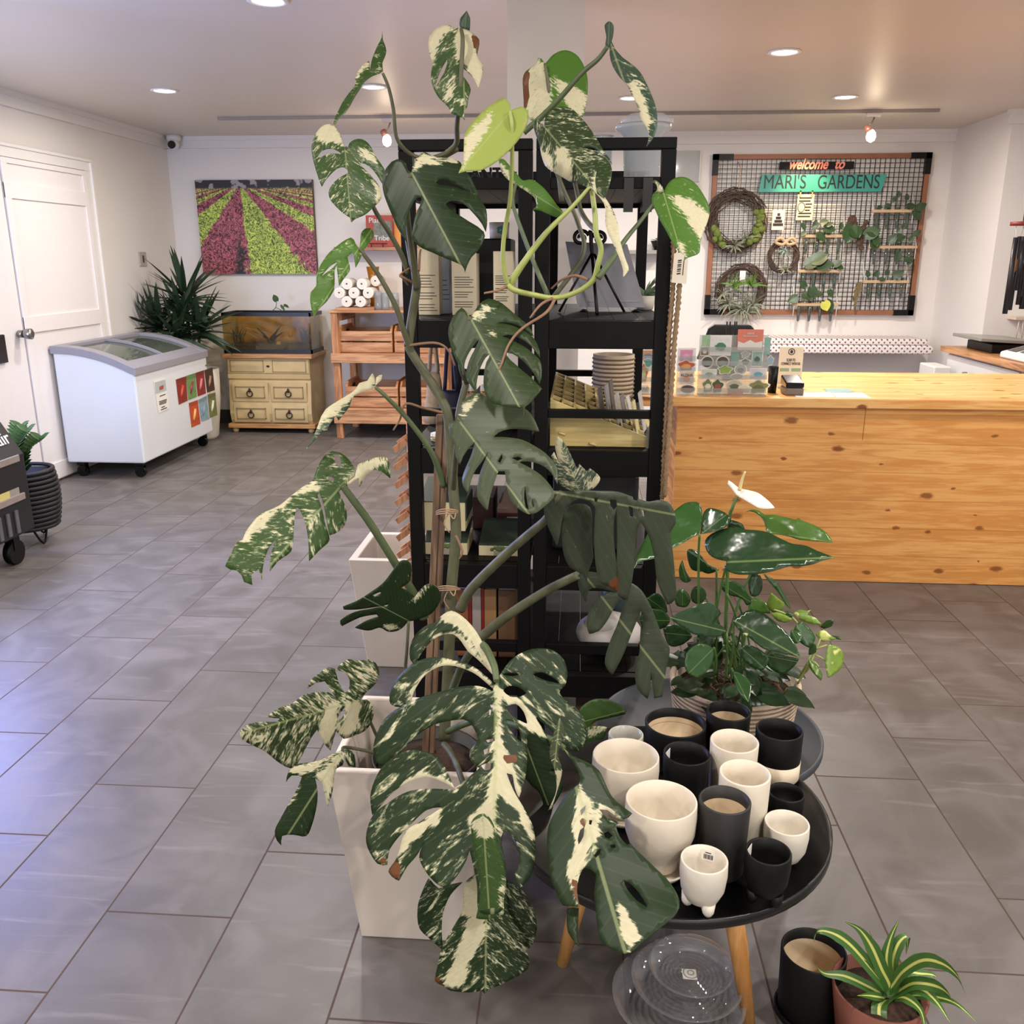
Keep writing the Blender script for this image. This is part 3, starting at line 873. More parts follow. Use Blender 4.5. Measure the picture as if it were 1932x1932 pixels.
# ---- wooden display stand with crates
cy0, cy1 = 7.70, 8.33
cx0, cx1 = xat(629, 700, cy0), xat(838, 700, cy0)
zq = lambda v: zat(v, cy0, 680)
cs_ = thing('crate_stand', 'three tier pine display stand holding slatted crates', 'shelf', ((cx0 + cx1) / 2, (cy0 + cy1) / 2, 0))
zt1, zt2, zt3 = zq(586), zq(667), zq(771)
CRV = wood('crate_post', (200, 144, 100), (150, 100, 64), 'Z', .6)
for (x, y) in ((cx0, cy0), (cx1 - .06, cy0), (cx0, cy1 - .06), (cx1 - .06, cy1 - .06)):
    bx('post', CRV, cs_, x, x + .06, y, y + .06, 0, zt1 - .02, .003)
for zz, hh in ((zt1, .055), (zt2, .08), (zt3, .13)):
    tk = .02 if zz == zt1 else .02
    bx('shelf_board', CRATEW, cs_, cx0 - .012, cx1 + .012, cy0 - .012, cy1 + .012, zz - tk, zz, .003)
    if zz != zt1:
        bx('apron', CRATEW, cs_, cx0 - .010, cx1 + .010, cy0 - .028, cy0 - .0125, zz - hh, zz - .001, .003)
    bx('side_rail', wood('crate_side', (200, 144, 100), (150, 100, 64), 'Y', .6), cs_, cx0 + .06, cx0 + .078, cy0 + .06, cy1 - .06, zz - .09, zz - .021, .002)


def crate(x0, x1, y0, y1, z0, lab, h=.23):
    t = thing('wooden_crate', lab, 'crate', ((x0 + x1) / 2, (y0 + y1) / 2, z0), 'crates on the pine display stand')
    SIDE = wood('crate_endboard', (206, 144, 94), (160, 102, 58), 'Y', .6)
    for x in (x0, x1 - .018):
        e = MB(); e.prism([(x, y0 + .013, z0 + .001), (x, y1 - .013, z0 + .001), (x, y1 - .013, z0 + h * .85), (x, y1 - .06, z0 + h), (x, y0 + .06, z0 + h), (x, y0 + .013, z0 + h * .85)], (.018, 0, 0))
        eo = e.build('end_board', SIDE, t)
        bx('hand_hole', M('hole_dark', (40, 24, 16), .9), eo, x - .001, x + .019, (y0 + y1) / 2 - .05, (y0 + y1) / 2 + .05, z0 + h * .68, z0 + h * .82)
    for y in (y0, y1 - .012):
        for k in range(2):
            bx('slat', CRATEW, t, x0, x1, y, y + .012, z0 + .005 + k * .098, z0 + .005 + k * .098 + .083, .002)
    bx('bottom_board', CRATEW, t, x0 + .019, x1 - .019, y0 + .013, y1 - .013, z0 + .001, z0 + .012)


def cxs(u, v=700): return xat(u, v, cy0 + .05)


crate(cxs(643), cxs(742), cy0 + .05, cy1 - .1, zt2 + .001, 'slatted pine crate on the middle tier, at the open left end')
crate(cxs(746), cxs(830), cy0 + .05, cy1 - .1, zt2 + .001, 'slatted pine crate on the middle tier, half behind the black shelf')
crate(cxs(650), cxs(749), cy0 + .05, cy1 - .1, zt3 + .001, 'slatted pine crate on the bottom tier, behind the hanging leaf')
crate(cxs(753), cxs(832), cy0 + .05, cy1 - .1, zt3 + .001, 'slatted pine crate on the bottom tier, half behind the black shelf')
# things on top of the stand
tray = bx('wooden_tray', CRATEW, None, xat(634, 580, cy0 + .08), xat(706, 580, cy0 + .08), cy0 + .06, cy0 + .30, zt1 + .0005, zt1 + .022, .003)
tag(tray, 'low wooden tray under the pile of white rolls', 'tray')
rr = 10.6 * mpp((cx0, cy0 + .1, zt1))
zr0 = zt1 + .022 + rr
ROLL = M('roll_white', (236, 230, 222), .6, var=.03)
xr = lambda u: xat(u, 560, cy0 + .10)
rolls = [(655, 0, 'lower left'), (681, 0, 'lower right'), (642, 1, 'far left middle'), (669, 1, 'central'), (696, 1, 'right middle'), (656, 2, 'top left'), (684, 2, 'top centre'), (703, 3, 'pinkish top right')]
for (u, lv, nm) in rolls:
    x, z = xr(u), zr0 + lv * rr * (1.5 if lv < 3 else 1.15) + (.0 if lv < 3 else 0)
    yo = .16 if lv == 3 else (.0 if lv != 2 else .02)
    t = thing('paper_roll', '%s white paper roll in the pile on top of the pine stand' % nm, 'roll', (x, cy0 + .1, z), 'white rolls piled on the pine stand')
    MB().tube([(x, cy0 + .07 + yo, z), (x, cy0 + .08 + yo, z), (x, cy0 + .27 + yo, z)], [rr * .90, rr * .95, rr * .95], 24).build('roll', ROLL if lv < 3 else M('roll_pink', (226, 206, 200), .6), t)
    MB().tube([(x, cy0 + .0695 + yo, z), (x, cy0 + .068 + yo, z)], rr * .74, 20).build('end_cap', M('roll_cap', (222, 216, 208), .6, var=.02), t)
    bx('stamp', INK, t, x - .008, x + .006, cy0 + .0672 + yo, cy0 + .068 + yo, z - .004, z + .008)
vx = at(705, 545, cy0 + .45)
MB().lathe([(.0, zt1 + .001), (.035, zt1 + .001), (.04, zt1 + .05), (.052, zt1 + .16), (.04, zat(530, cy0 + .45, 705)), (.058, zat(503, cy0 + .45, 705)), (.054, zat(503, cy0 + .45, 705)), (.036, zat(530, cy0 + .45, 705)), (.046, zt1 + .16), (.03, zt1 + .01), (0, zt1 + .01)], (vx.x, cy0 + .45, 0), 24).build('amber_vase', M('amber_glass', (206, 130, 22), .12, trans=.5, var=.02))
tag(bpy.data.objects['amber_vase'], 'amber yellow glass vase with flared rim behind the white rolls', 'vase')
for i, (u, fillc, lab) in enumerate(((714, None, 'empty clear glass jar beside the white rolls'), (727, None, 'empty clear glass jar in the middle of the three jars'), (746, (120, 84, 52), 'clear glass jar of brown pebbles on the pine stand'))):
    x = xat(u, 565, cy0 + .12); r_ = 7.5 * mpp((x, cy0 + .12, zt1)); zh = zat(549 + (3 if i else 0), cy0 + .12, u)
    t = thing('glass_jar', lab, 'jar', (x, cy0 + .12, zt1), 'glass jars on the pine stand')
    MB().lathe([(0, zt1 + .001), (r_, zt1 + .001), (r_ * 1.03, zt1 + .02), (r_, zh - .02), (r_ * .85, zh - .008), (r_ * .88, zh), (r_ * .8, zh), (r_ * .93, zt1 + .015), (0, zt1 + .01)], (x, cy0 + .12, 0), 20).build('jar_glass', clear('jar_glass', amt=.16), t)
    if fillc:
        MB().lathe([(0, zt1 + .012), (r_ * .9, zt1 + .012), (r_ * .88, zt1 + .085), (0, zt1 + .09)], (x, cy0 + .12, 0), 20).build('pebbles', M('jar_pebbles', fillc, .7, var=.7, scale=120, bump=.8), t)

# ---- wall shelf with books
wy0 = YB - .22
wx0, wx1 = xat(630, 468, wy0), xat(795, 468, wy0)
wz = zat(466, wy0, 700)
t = tag(bx('wall_shelf', wood('wall_shelf_wood', (176, 132, 100), (140, 98, 70), 'X', .5), None, wx0, wx1, wy0, YB - .001, wz - .03, wz, .002), 'narrow wooden wall shelf above the pine stand', 'shelf')
RED = M('book_red', (168, 62, 46), .5, var=.05); ORG = M('book_orange', (228, 150, 62), .5, var=.05)


def book(u0, u1, v0, y, mat, lab, th=.03):
    x0, x1 = xat(u0, 440, y), xat(u1, 440, y); z1 = zat(v0, y, (u0 + u1) / 2)
    t = thing('standing_book', lab, 'book', ((x0 + x1) / 2, y, wz), 'books on the wall shelf')
    bx('cover', mat, t, x0, x1, y, y + th, wz + .001, z1, .002)
    bx('pages', PAPER, t, x0 + .004, x1 - .004, y + .004, y + th - .004, z1 - .003, z1 + .002)
    return t, x0, x1, z1


b1, x0, x1, z1 = book(691, 741, 406, wy0 + .05, RED, 'red covered book with white title facing out on the wall shelf')
bx('cover_picture', M('book_pic', (120, 122, 112), .6, var=.9, scale=40), b1, x0 + .07, x1 - .01, wy0 + .048, wy0 + .0498, wz + .06, z1 - .05)
lettering('title', 'Plant', .065, ((x0 + x1) / 2 - .03, wy0 + .047, z1 - .045), PAPER, b1)
lettering('title', 'Tribe', .062, ((x0 + x1) / 2 + .02, wy0 + .047, wz + .075), PAPER, b1)
st = MB()
for x in (x0 + .045, x1 - .09): st.tube([(x, wy0 + .03, wz + .03), (x, wy0 + .03, wz + .004), (x, wy0 + .15, wz + .004)], .003, 6)
st.tube([(x0 + .03, wy0 + .03, wz + .03), (x1 - .05, wy0 + .03, wz + .03)], .003, 6)
tag(st.build('wire_book_stand', BLACKM), 'thin black wire stand holding the red book', 'stand')
book(744, 790, 396, wy0 + .10, ORG, 'orange covered book behind the dark split leaf on the wall shelf')

# ---- black air cooler at the left edge
ax_, ay0_, ay1_ = -2.875, 3.25, 4.36
zc1 = at(14, 797, ay1_ - .05).z
ac = thing('air_cooler', 'black wheeled air cooler with grey trim slats at the left edge', 'air cooler', (-3.2, 3.8, 0))
BC = M('cooler_black', (26, 25, 28), .45, var=.1)
MB().prism([(ax_, ay0_, .16), (ax_ + .0, ay0_, zc1 - .17), (ax_ - .10, ay0_, zc1), (-3.5, ay0_, zc1), (-3.5, ay0_, .16)], (0, ay1_ - ay0_, 0)).build('housing', BC, ac, .012)
for (z0, z1) in ((zc1 - .20, zc1 - .165), (zc1 - .40, zc1 - .365)):
    bx('trim_slat', M('cooler_slat', (146, 134, 128), .4), ac, ax_, ax_ + .012, ay0_ + .05, ay1_ - .06, z0, z1, .003)
bx('top_panel', M('cooler_top', (150, 134, 126), .4), ac, -3.42, ax_ - .14, ay0_ + .06, ay1_ - .06, zc1, zc1 + .012, .003)
gl = MB()
for k in range(11): gl.box(ax_, ax_ + .008, ay0_ + .25 + k * .07, ay0_ + .275 + k * .07, .18, .30)
gl.build('vent_slats', M('cooler_vent', (96, 94, 98), .4), ac)
nv = (Vector((ax_, 0, zc1 - .17)) - Vector((ax_ - .10, 0, zc1))).normalized()
lettering('lettering', 'N air', .10, (ax_ - .05 + .008, ay1_ - .15, zc1 - .085 + .006), PAPER, ac, (0, 1, 0), -nv, .0015, .1)
lb = at(36, 952, ay1_ - .25)
bx('rating_label', M('label_yellow', (206, 192, 120), .6), ac, ax_, ax_ + .002, ay1_ - .27, ay1_ - .17, .36, .41)
bx('rating_label', M('label_grey', (150, 144, 136), .6), ac, ax_, ax_ + .002, ay1_ - .17, ay1_ - .09, .36, .41)
bx('glass_screen', clear('cooler_glass', (120, 150, 220), .15), ac, -3.30, -3.29, ay0_, ay1_ - .08, zc1 + .012, zc1 + .35)
for y in (ay0_ + .1, ay1_ - .12):
    for x in (ax_ - .06, -3.42):
        MB().tube([(x - .02, y, .065), (x + .02, y, .065)], .065, 20).bar((x, y, .08), (x, y, .16), .05, .05).build('caster', BLACKM, ac)

# ---- black rope basket with upright plant
bx_, by_ = -3.09, 4.63
t = thing('rope_basket', 'black coiled rope basket planter on hairpin legs beside the air cooler', 'planter', (bx_, by_, 0))
m = MB()
for k in range(13):
    z = .10 + k * .026; r_ = .155 + .022 * math.sin(k / 12 * math.pi * .9)
    m.tube([(bx_ + r_ * math.cos(a), by_ + r_ * math.sin(a), z) for a in [i * 2 * math.pi / 28 for i in range(29)]], .0125, 6, False)
m.lathe([(0, .088), (.15, .088), (.16, .1), (.166, .25), (.15, .40), (.14, .40), (.15, .25), (0, .2)], (bx_, by_, 0), 28)
m.build('basket', M('black_rope', (30, 30, 34), .6, var=.3, scale=90), t)
for k in range(3):
    a = k * 2.09 - .5; c, s = math.cos(a), math.sin(a)
    f = lambda o, z: (bx_ + c * (.12 + o) - s * 0, by_ + s * (.12 + o), z)
    MB().tube(spline([(bx_ + c * .11 - s * .04, by_ + s * .11 + c * .04, .09), (bx_ + c * .13, by_ + s * .13, .007), (bx_ + c * .11 + s * .04, by_ + s * .11 - c * .04, .09)], 6), .006, 6).build('hairpin_leg', BLACKM, t)
pl = MB(); stt = MB()
for (u, v, k) in ((52, 812, 0), (78, 828, 1), (40, 806, 2), (60, 840, 3)):
    tp = at(u, v, by_ - .05 + .03 * k)
    bs = Vector((bx_ + (k - 1.5) * .02, by_, .34))
    path = spline([bs, (bs + tp) / 2 + Vector((-.03, 0, .04)), tp], 6)
    stt.tube(path, [.007, .004], 6)
    for j in range(3, len(path)):
        for sg in (-1, 1):
            b_ = path[j]; heart(pl, b_, b_ + Vector((sg * .05 + .01, -.03, .045)), .018, (0, -.7, .6), n=5)
stt.build('plant_stems', STEMG, t); pl.build('plant_leaves', M('zz_green', (70, 104, 52), .35, var=.3), t, fix=False)

# ================================================================== COUNTER AND RIGHT SIDE
KY = 4.25
kx0 = xat(1203, 755, KY)
ct = .918
ctop = tag(MB().box(kx0, 3.0, KY, 5.28, ct - .046, ct).build('worktop', PINETOP, None, .004), 'long thick pine counter top with dark knots', 'counter top')
px0 = xat(1272, 900, KY + .03)
cb = thing('service_counter', 'long knotty pine service counter front standing on the tiles', 'counter', (1.6, KY + .03, 0))
bx('front_panel', PINE, cb, px0, 3.0, KY + .03, KY + .055, .002, ct - .047, .002)
bx('end_panel', wood('pine_end', (206, 150, 84), (160, 100, 48), 'Y', .5), cb, px0 + .0, px0 + .022, KY + .056, 5.2, .002, ct - .047)
bx('back_panel', wood('pine_end'), cb, px0 + .03, 3.0, 5.17, 5.2, .002, ct - .047)
jx = xat(1625, 850, KY + .03)
bx('seam', M('seam_dark', (150, 92, 44), .7), cb, jx - .001, jx + .001, KY + .0285, KY + .0305, ct - .20, ct - .05)

S_ = lambda x, y: (1180 + x / 3.864, 560 + y / 3.864)


def sheet(name, x0, y0, x1, y1, y, mat, parent, th=.0012, lean=0, zoom=S_):
    """flat upright card facing the shop, photo corners (x0,y0)-(x1,y1) at depth y"""
    a, b_ = at(*zoom(x0, y1), y), at(*zoom(x1, y0), y)
    return MB().box(a.x, b_.x, y, y + th, a.z, b_.z).build(name, mat, parent), a, b_


ACR = clear('acrylic_sheet', amt=.22, coat_col=(226, 222, 214))


def rack(x0, y0, x1, y1, lab):
    a, b_ = at(*S_(x0, y1), KY + .06), at(*S_(x1, y0), KY + .06)
    t = thing('sticker_rack', lab, 'display rack', ((a.x + b_.x) / 2, KY + .1, ct), 'clear sticker racks on the counter')
    bx('acrylic_back', ACR, t, a.x, b_.x, KY + .10, KY + .104, ct + .001, b_.z)
    bx('acrylic_base', ACR, t, a.x, b_.x, KY + .05, KY + .0995, ct + .0005, ct + .004)
    n = 4
    for k in range(n):
        z = ct + .012 + k * (b_.z - ct) * .23
        bx('pocket_lip', ACR, t, a.x, b_.x, KY + .060, KY + .063, z, z + .022)


def sticker(x0, y0, x1, y1, col, lab, shape='card', col2=None, dy=0.0, grp='stickers on the clear racks'):
    y = KY + .094 - dy
    a, b_ = at(*S_(x0, y1), y), at(*S_(x1, y0), y)
    a.z = max(a.z, ct + .006)
    cx, cz, w_, h_ = (a.x + b_.x) / 2, (a.z + b_.z) / 2, (b_.x - a.x) / 2, (b_.z - a.z) / 2
    t = thing('sticker', lab, 'sticker', (cx, y, cz), grp)
    mt = M('stk_%d_%d_%d' % col, col, .5, var=.10, scale=60)
    WB = M('sticker_white', (236, 232, 224), .5, var=.02)

    def sh(s, yy, mat, nm, kind):
        m = MB()
        if kind == 'card': m.box(cx - w_ * s, cx + w_ * s, yy, yy + .001, cz - h_ * s, cz + h_ * s)
        else:
            n = 22; pts = []
            for k in range(n):
                an = 2 * math.pi * k / n
                rr_ = s * (1 if kind == 'round' else 1 + .16 * math.sin(an * 5) + .08 * math.sin(an * 3 + 1))
                if kind == 'lobed': rr_ *= .95
                pts.append((cx + w_ * rr_ * math.cos(an), yy, cz + h_ * rr_ * math.sin(an)))
            m.prism(pts, (0, .001, 0))
        return m.build(nm, mat, t)
    sh(1, y, WB if shape != 'card' or col2 else mt, 'backing', shape)
    if shape != 'card' or col2: sh(.84, y - .0012, mt, 'picture', shape)
    if col2:
        w2, h2 = w_ * .5, h_ * .42
        m2 = M('stk_%d_%d_%d' % col2, col2, .5, var=.1, scale=60)
        MB().prism([(cx + w2 * math.cos(k * .42) * (1 + .25 * math.sin(3 * k)), y - .0024, cz - h_ * .12 + h2 * math.sin(k * .42)) for k in range(15)], (0, .001, 0)).build('motif', m2, t)
    return t, cx, cz, w_, h_, y


rack(526, 285, 1058, 722, 'wide clear rack full of green and white stickers on the counter')
rack(372, 380, 522, 716, 'narrow clear rack with pink and orange stickers on the counter')
rack(92, 380, 236, 706, 'clear rack with a pineapple sticker behind the black shelf post')
G, Wt, Tl, Br, Pk, Or = (70, 110, 60), (206, 214, 204), (130, 180, 168), (104, 88, 74), (224, 150, 186), (214, 110, 62)
for a in [(556, 282, 622, 372, (166, 200, 160), 'pale mint card behind the white fern card', 'card', None, 0),
          (612, 282, 778, 428, (232, 232, 228), 'white card with a dark green fern on the wide rack', 'card', (80, 130, 104), .006),
          (1008, 296, 1062, 420, (140, 190, 174), 'mint green card at the top right corner of the wide rack', 'card', None, 0),
          (545, 362, 612, 430, (140, 112, 88), 'brown card with white rings on the wide rack', 'card', (230, 226, 216), .002),
          (548, 430, 646, 520, (88, 84, 70), 'round brown sticker at the left of the wide rack', 'round', (70, 110, 92), .008),
          (656, 430, 762, 520, (92, 76, 62), 'round brown sticker next to the teal list card', 'round', (96, 130, 110), .008),
          (766, 394, 830, 505, (136, 176, 162), 'teal list card in the middle of the wide rack', 'card', None, .004),
          (838, 396, 912, 446, (176, 180, 176), 'small grey leaf sticker above the jagged plant sticker', 'lobed', None, .008),
          (838, 448, 912, 505, (110, 130, 110), 'small jagged plant sticker below the grey leaf sticker', 'lobed', None, .009),
          (916, 394, 1006, 510, (158, 186, 176), 'pale teal card with a plant drawing on the wide rack', 'card', (84, 110, 104), .004),
          (1030, 425, 1086, 505, (150, 180, 190), 'pale blue sticker at the right edge of the wide rack', 'lobed', None, .002),
          (552, 526, 668, 594, (220, 222, 210), 'white card with grey rainbow on the wide rack', 'card', (150, 164, 150), .012),
          (668, 498, 784, 566, (152, 184, 92), 'lime leaf sticker on the wide rack', 'lobed', None, .012),
          (788, 490, 890, 570, (190, 190, 186), 'pale grey arch sticker on the wide rack', 'round', (150, 150, 148), .011),
          (762, 558, 862, 604, (170, 160, 146), 'low beige sunrise sticker on the wide rack', 'round', None, .014),
          (900, 520, 1036, 600, (222, 214, 216), 'pale pink lettered card with a blue hill on the wide rack', 'card', (96, 176, 186), .012),
          (552, 594, 652, 706, (124, 140, 84), 'potted green cactus sticker at the bottom left of the wide rack', 'lobed', (230, 226, 204), .018),
          (622, 596, 722, 706, (84, 96, 60), 'dark bushy plant in a red pot sticker on the wide rack', 'lobed', (156, 84, 64), .020),
          (722, 604, 866, 690, (206, 200, 170), 'cream oval sticker with a dark leaf on the wide rack', 'round', (92, 104, 84), .018),
          (820, 640, 920, 704, (224, 216, 180), 'cream folded leaf sticker on the wide rack', 'lobed', None, .021),
          (886, 604, 1052, 716, (140, 142, 84), 'olive succulent cluster sticker at the bottom right of the wide rack', 'lobed', (110, 112, 66), .018),
          (742, 672, 858, 724, (226, 160, 150), 'pink label card at the bottom edge of the wide rack', 'card', None, .026),
          (388, 380, 500, 478, Pk, 'pink card with blue border on the narrow rack', 'card', (236, 176, 206), .0),
          (372, 460, 514, 545, (196, 92, 66), 'round red and orange sunset sticker on the narrow rack', 'lobed', (236, 170, 84), .006),
          (394, 640, 514, 708, (96, 72, 62), 'brown coffee bean shaped sticker on the narrow rack', 'round', None, .016),
          (98, 384, 232, 470, (196, 150, 110), 'tan patterned card behind the black shelf post', 'card', (110, 130, 160), .0),
          (124, 446, 204, 515, (96, 156, 150), 'round teal sticker behind the black shelf post', 'round', None, .006),
          (96, 476, 170, 640, (196, 116, 60), 'pineapple sticker with pale green crown behind the black shelf post', 'lobed', (190, 200, 150), .010)]:
    sticker(*a)
t, cx, cz, w_, h_, y = sticker(812, 238, 1010, 392, (228, 132, 110), 'tall coral card with white mountains on top of the wide rack', 'card', None, .003)
MB().prism([(cx - w_ * .95, y - .001, cz - h_ * .95), (cx + w_ * .95, y - .001, cz - h_ * .95), (cx + w_ * .95, y - .001, cz - .1 * h_), (cx + w_ * .4, y - .001, cz - .25 * h_), (cx, y - .001, cz + .02 * h_), (cx - w_ * .5, y - .001, cz - .3 * h_), (cx - w_ * .95, y - .001, cz - .12 * h_)], (0, .0008, 0)).build('white_mountains', PAPER, t)
lettering('lettering', 'mini', .018, (cx, y - .0015, cz + h_ * .62), PAPER, t); lettering('lettering', 'mushrooms', .014, (cx, y - .0015, cz + h_ * .38), PAPER, t)
t, cx, cz, w_, h_, y = sticker(390, 545, 502, 642, (232, 216, 200), 'cream card lettered in brown over an orange shape on the narrow rack', 'card', (226, 136, 66), .008)
lettering('lettering', 'ALOHA', .020, (cx, y - .003, cz + h_ * .45), M('aloha_brown', (110, 62, 44), .6), t, width=w_ * 1.7)
t, cx, cz, w_, h_, y = sticker(88, 646, 168, 698, (232, 228, 220), 'small white lettered card below the pineapple sticker', 'card', None, .02)
lettering('lettering', "WAI'I", .024, (cx, y - .002, cz), INK, t)

# monitor, pens, cup, terminal, sign, papers
MY = 5.05
a, b_ = at(*S_(525, 372), MY), at(*S_(948, 208), MY)
t = thing('monitor', 'black till screen standing on the counter behind the sticker rack', 'monitor', ((a.x + b_.x) / 2, MY, ct))
MB().prism([(a.x, MY, ct + .09), (b_.x + .02, MY, ct + .09), (b_.x, MY + .03, b_.z - .02), (b_.x - .02, MY + .035, b_.z), (a.x + .09, MY + .035, b_.z), (a.x + .06, MY + .03, b_.z - .02)], (0, .03, 0)).build('screen_back', BLACKM, t, .008)
bx('stand', BLACKM, t, (a.x + b_.x) / 2 - .07, (a.x + b_.x) / 2 + .07, MY + .03, MY + .16, ct + .001, ct + .12, .004)
pc = at(*S_(770, 300), 4.9)
t = thing('pen_cup', 'black pens in a cup behind the sticker rack', 'pens', (pc.x, 4.9, ct))
MB().lathe([(0, ct + .001), (.035, ct + .001), (.035, ct + .11), (.031, ct + .11), (.031, ct + .01), (0, ct + .01)], (pc.x, 4.9, 0), 20).build('cup', BLACKM, t)
ztp = zat(S_(0, 180)[1], 4.9, S_(770, 0)[0])
for dx in (-.028, -.01, .016, .026):
    MB().tube([(pc.x + dx * .6, 4.9, ct + .02), (pc.x + dx, 4.9 + dx * .3, ztp)], .004, 8).build('pen', BLACKM, t)
c_ = at(*S_(1078, 650), 4.42)
x0, x1 = xat(S_(1042, 0)[0], 700, 4.42), xat(S_(1116, 0)[0], 700, 4.42)
MB().lathe([(0, ct + .001), ((x1 - x0) * .42, ct + .001), ((x1 - x0) / 2, zat(S_(0, 507)[1], 4.42, 1460)), ((x1 - x0) * .46, zat(S_(0, 507)[1], 4.42, 1460)), ((x1 - x0) * .38, ct + .01), (0, ct + .01)], ((x0 + x1) / 2, 4.42, 0), 24).build('black_cup', BLACKM)
tag(bpy.data.objects['black_cup'], 'plain black cup between the sticker rack and the card reader', 'cup')
Ry = 4.33
a, b_ = at(*S_(1168, 685), Ry), at(*S_(1312, 575), Ry)
t = thing('card_reader', 'small square card reader with dark glossy top on the counter', 'card reader', ((a.x + b_.x) / 2, Ry, ct))
bx('base', M('reader_grey', (120, 108, 98), .4), t, a.x, b_.x, Ry, Ry + .12, ct + .001, ct + .035, .006)
MB().prism([(a.x, Ry, ct + .036), (a.x, Ry + .125, ct + .036), (a.x, Ry + .125, ct + .085), (a.x, Ry, ct + .06)], (b_.x - a.x, 0, 0)).build('glossy_top', M('reader_black', (18, 20, 24), .12), t, .006)
Qy = 4.62
a, b_ = at(*S_(1108, 600), Qy), at(*S_(1303, 366), Qy)
t = thing('counter_sign', 'cream upright sign asking to scan and connect, beside the card reader', 'sign', ((a.x + b_.x) / 2, Qy, ct))
zs = ct + .02
bx('card', M('sign_cream', (226, 216, 196), .6, var=.02), t, a.x, b_.x, Qy, Qy + .004, zs, b_.z, .001)
bx('holder', ACR, t, a.x, b_.x, Qy - .03, Qy + .03, ct + .0005, zs)
w_ = b_.x - a.x; cx = (a.x + b_.x) / 2; hh = b_.z - zs
bx('green_band', M('sign_green', (140, 176, 140), .6), t, a.x + .008, cx - .006, Qy - .001, Qy, zs + hh * .33, zs + hh * .42)
bx('green_band', M('sign_green'), t, cx + .006, b_.x - .008, Qy - .001, Qy, zs + hh * .33, zs + hh * .42)
lettering('lettering', 'SCAN TO', .021, (cx, Qy - .001, zs + hh * .64), INK, t, width=w_ * .36)
lettering('lettering', 'CONNECT WITH US', .019, (cx, Qy - .001, zs + hh * .54), INK, t, width=w_ * .78)
MB().tube([(cx + .015 * math.cos(k), Qy - .0005, zs + hh * .87 + .015 * math.sin(k)) for k in [i * .42 for i in range(16)]], .002, 6, False).ball((cx, Qy - .001, zs + hh * .87), .007, .001, .009).build('emblem', INK, t)
for (pts, col, lab, nm) in (([(1222, 700), (1490, 697), (1530, 732), (1245, 733)], (226, 226, 220), 'white printed sheet lying on the counter, left of two', 'paper_sheet'),
                            ([(1500, 700), (1725, 700), (1792, 738), (1540, 734)], (230, 228, 224), 'white printed sheet lying at the right end of the papers on the counter', 'paper_sheet'),
                            ([(1450, 670), (1625, 668), (1662, 696), (1475, 698)], (122, 164, 150), 'teal printed sheet lying behind the white sheets on the counter', 'paper_sheet')):
    P = [atz(*S_(*p), ct + .0006) for p in pts]
    o = MB().prism(P, (0, 0, .0012)).build(nm, M('sheet_%d' % col[0], col, .6, var=.03)); tag(o, lab, 'paper', 'papers lying on the counter')
    c0 = sum(P, Vector()) / 4
    m = MB()
    for k in (-1, 0, 1):
        m.box(c0.x - .07, c0.x + .07, c0.y + k * .03 - .004, c0.y + k * .03 + .004, ct + .0018, ct + .0021)
    m.build('print', M('faint_print', (150, 160, 166), .7), o)

# ---- wire mesh board on the back wall
BY = YB - .035
tl, br = at(1346.5, 292, BY), at(1727, 597, BY)
bl = at(1327, 592.5, BY)
X0, X1, Z0, Z1 = tl.x, tl.x + (at(1757, 291, BY).x - tl.x), bl.z, tl.z
wb = thing('wire_grid_board', 'large black wire grid board with wooden frame on the back wall', 'grid board', ((X0 + X1) / 2, BY, Z0))
FRM = M('frame_brown', (150, 96, 66), .5, var=.2, scale=8)
for (a, b_, c, e) in ((X0, X1, Z1 - .04, Z1), (X0, X1, Z0, Z0 + .04), (X0, X0 + .04, Z0 + .041, Z1 - .041), (X1 - .04, X1, Z0 + .041, Z1 - .041)):
    bx('frame', FRM, wb, a, b_, BY - .02, BY + .02, c, e, .002)
for sx in (0, 1):
    for sz in (0, 1):
        xx, zz = (X1 if sx else X0), (Z1 if sz else Z0); dx, dz = (-1 if sx else 1), (-1 if sz else 1)
        m = MB()
        for (a, b_, c, e) in ((xx - dx * .004, xx + dx * .17, zz - dz * .004, zz + dz * .044), (xx - dx * .004, xx + dx * .044, zz - dz * .004, zz + dz * .17)):
            m.box(min(a, b_), max(a, b_), BY - .024, BY + .022, min(c, e), max(c, e))
        m.build('corner_bracket', BLACKM, wb)
g = MB(); nx, nz = 44, 35
for k in range(1, nx): x = X0 + (X1 - X0) * k / nx; g.box(x - .0023, x + .0023, BY - .004, BY + .002, Z0 + .03, Z1 - .03)
for k in range(1, nz): z = Z0 + (Z1 - Z0) * k / nz; g.box(X0 + .03, X1 - .03, BY - .008, BY - .002, z - .0023, z + .0023)
g.build('wire_grid', BLACKM, wb)
W_ = lambda x, y: (1300 + x / 3.864, 260 + y / 3.864)
HY = BY - .03
SB = M('sign_black', (22, 19, 19), .6, spec=.2); TEAL = M('sign_teal', (58, 152, 136), .5, var=.06, scale=10)
a, b_ = at(*W_(658, 232), HY), at(*W_(1205, 172), HY)
t = thing('welcome_sign', 'small black sign with pink script hung at the top of the wire grid', 'sign', ((a.x + b_.x) / 2, HY, a.z))
bx('panel', SB, t, a.x, b_.x, HY - .006, HY + .006, a.z, b_.z, .001)
PINK = M('script_pink', (240, 140, 120), .5, var=0)
lettering('lettering', 'welcome', .115, ((a.x * .62 + b_.x * .38), HY - .0075, (a.z + b_.z) / 2 + .008), PINK, t, shear=.35, width=(b_.x - a.x) * .52, bold=.003)
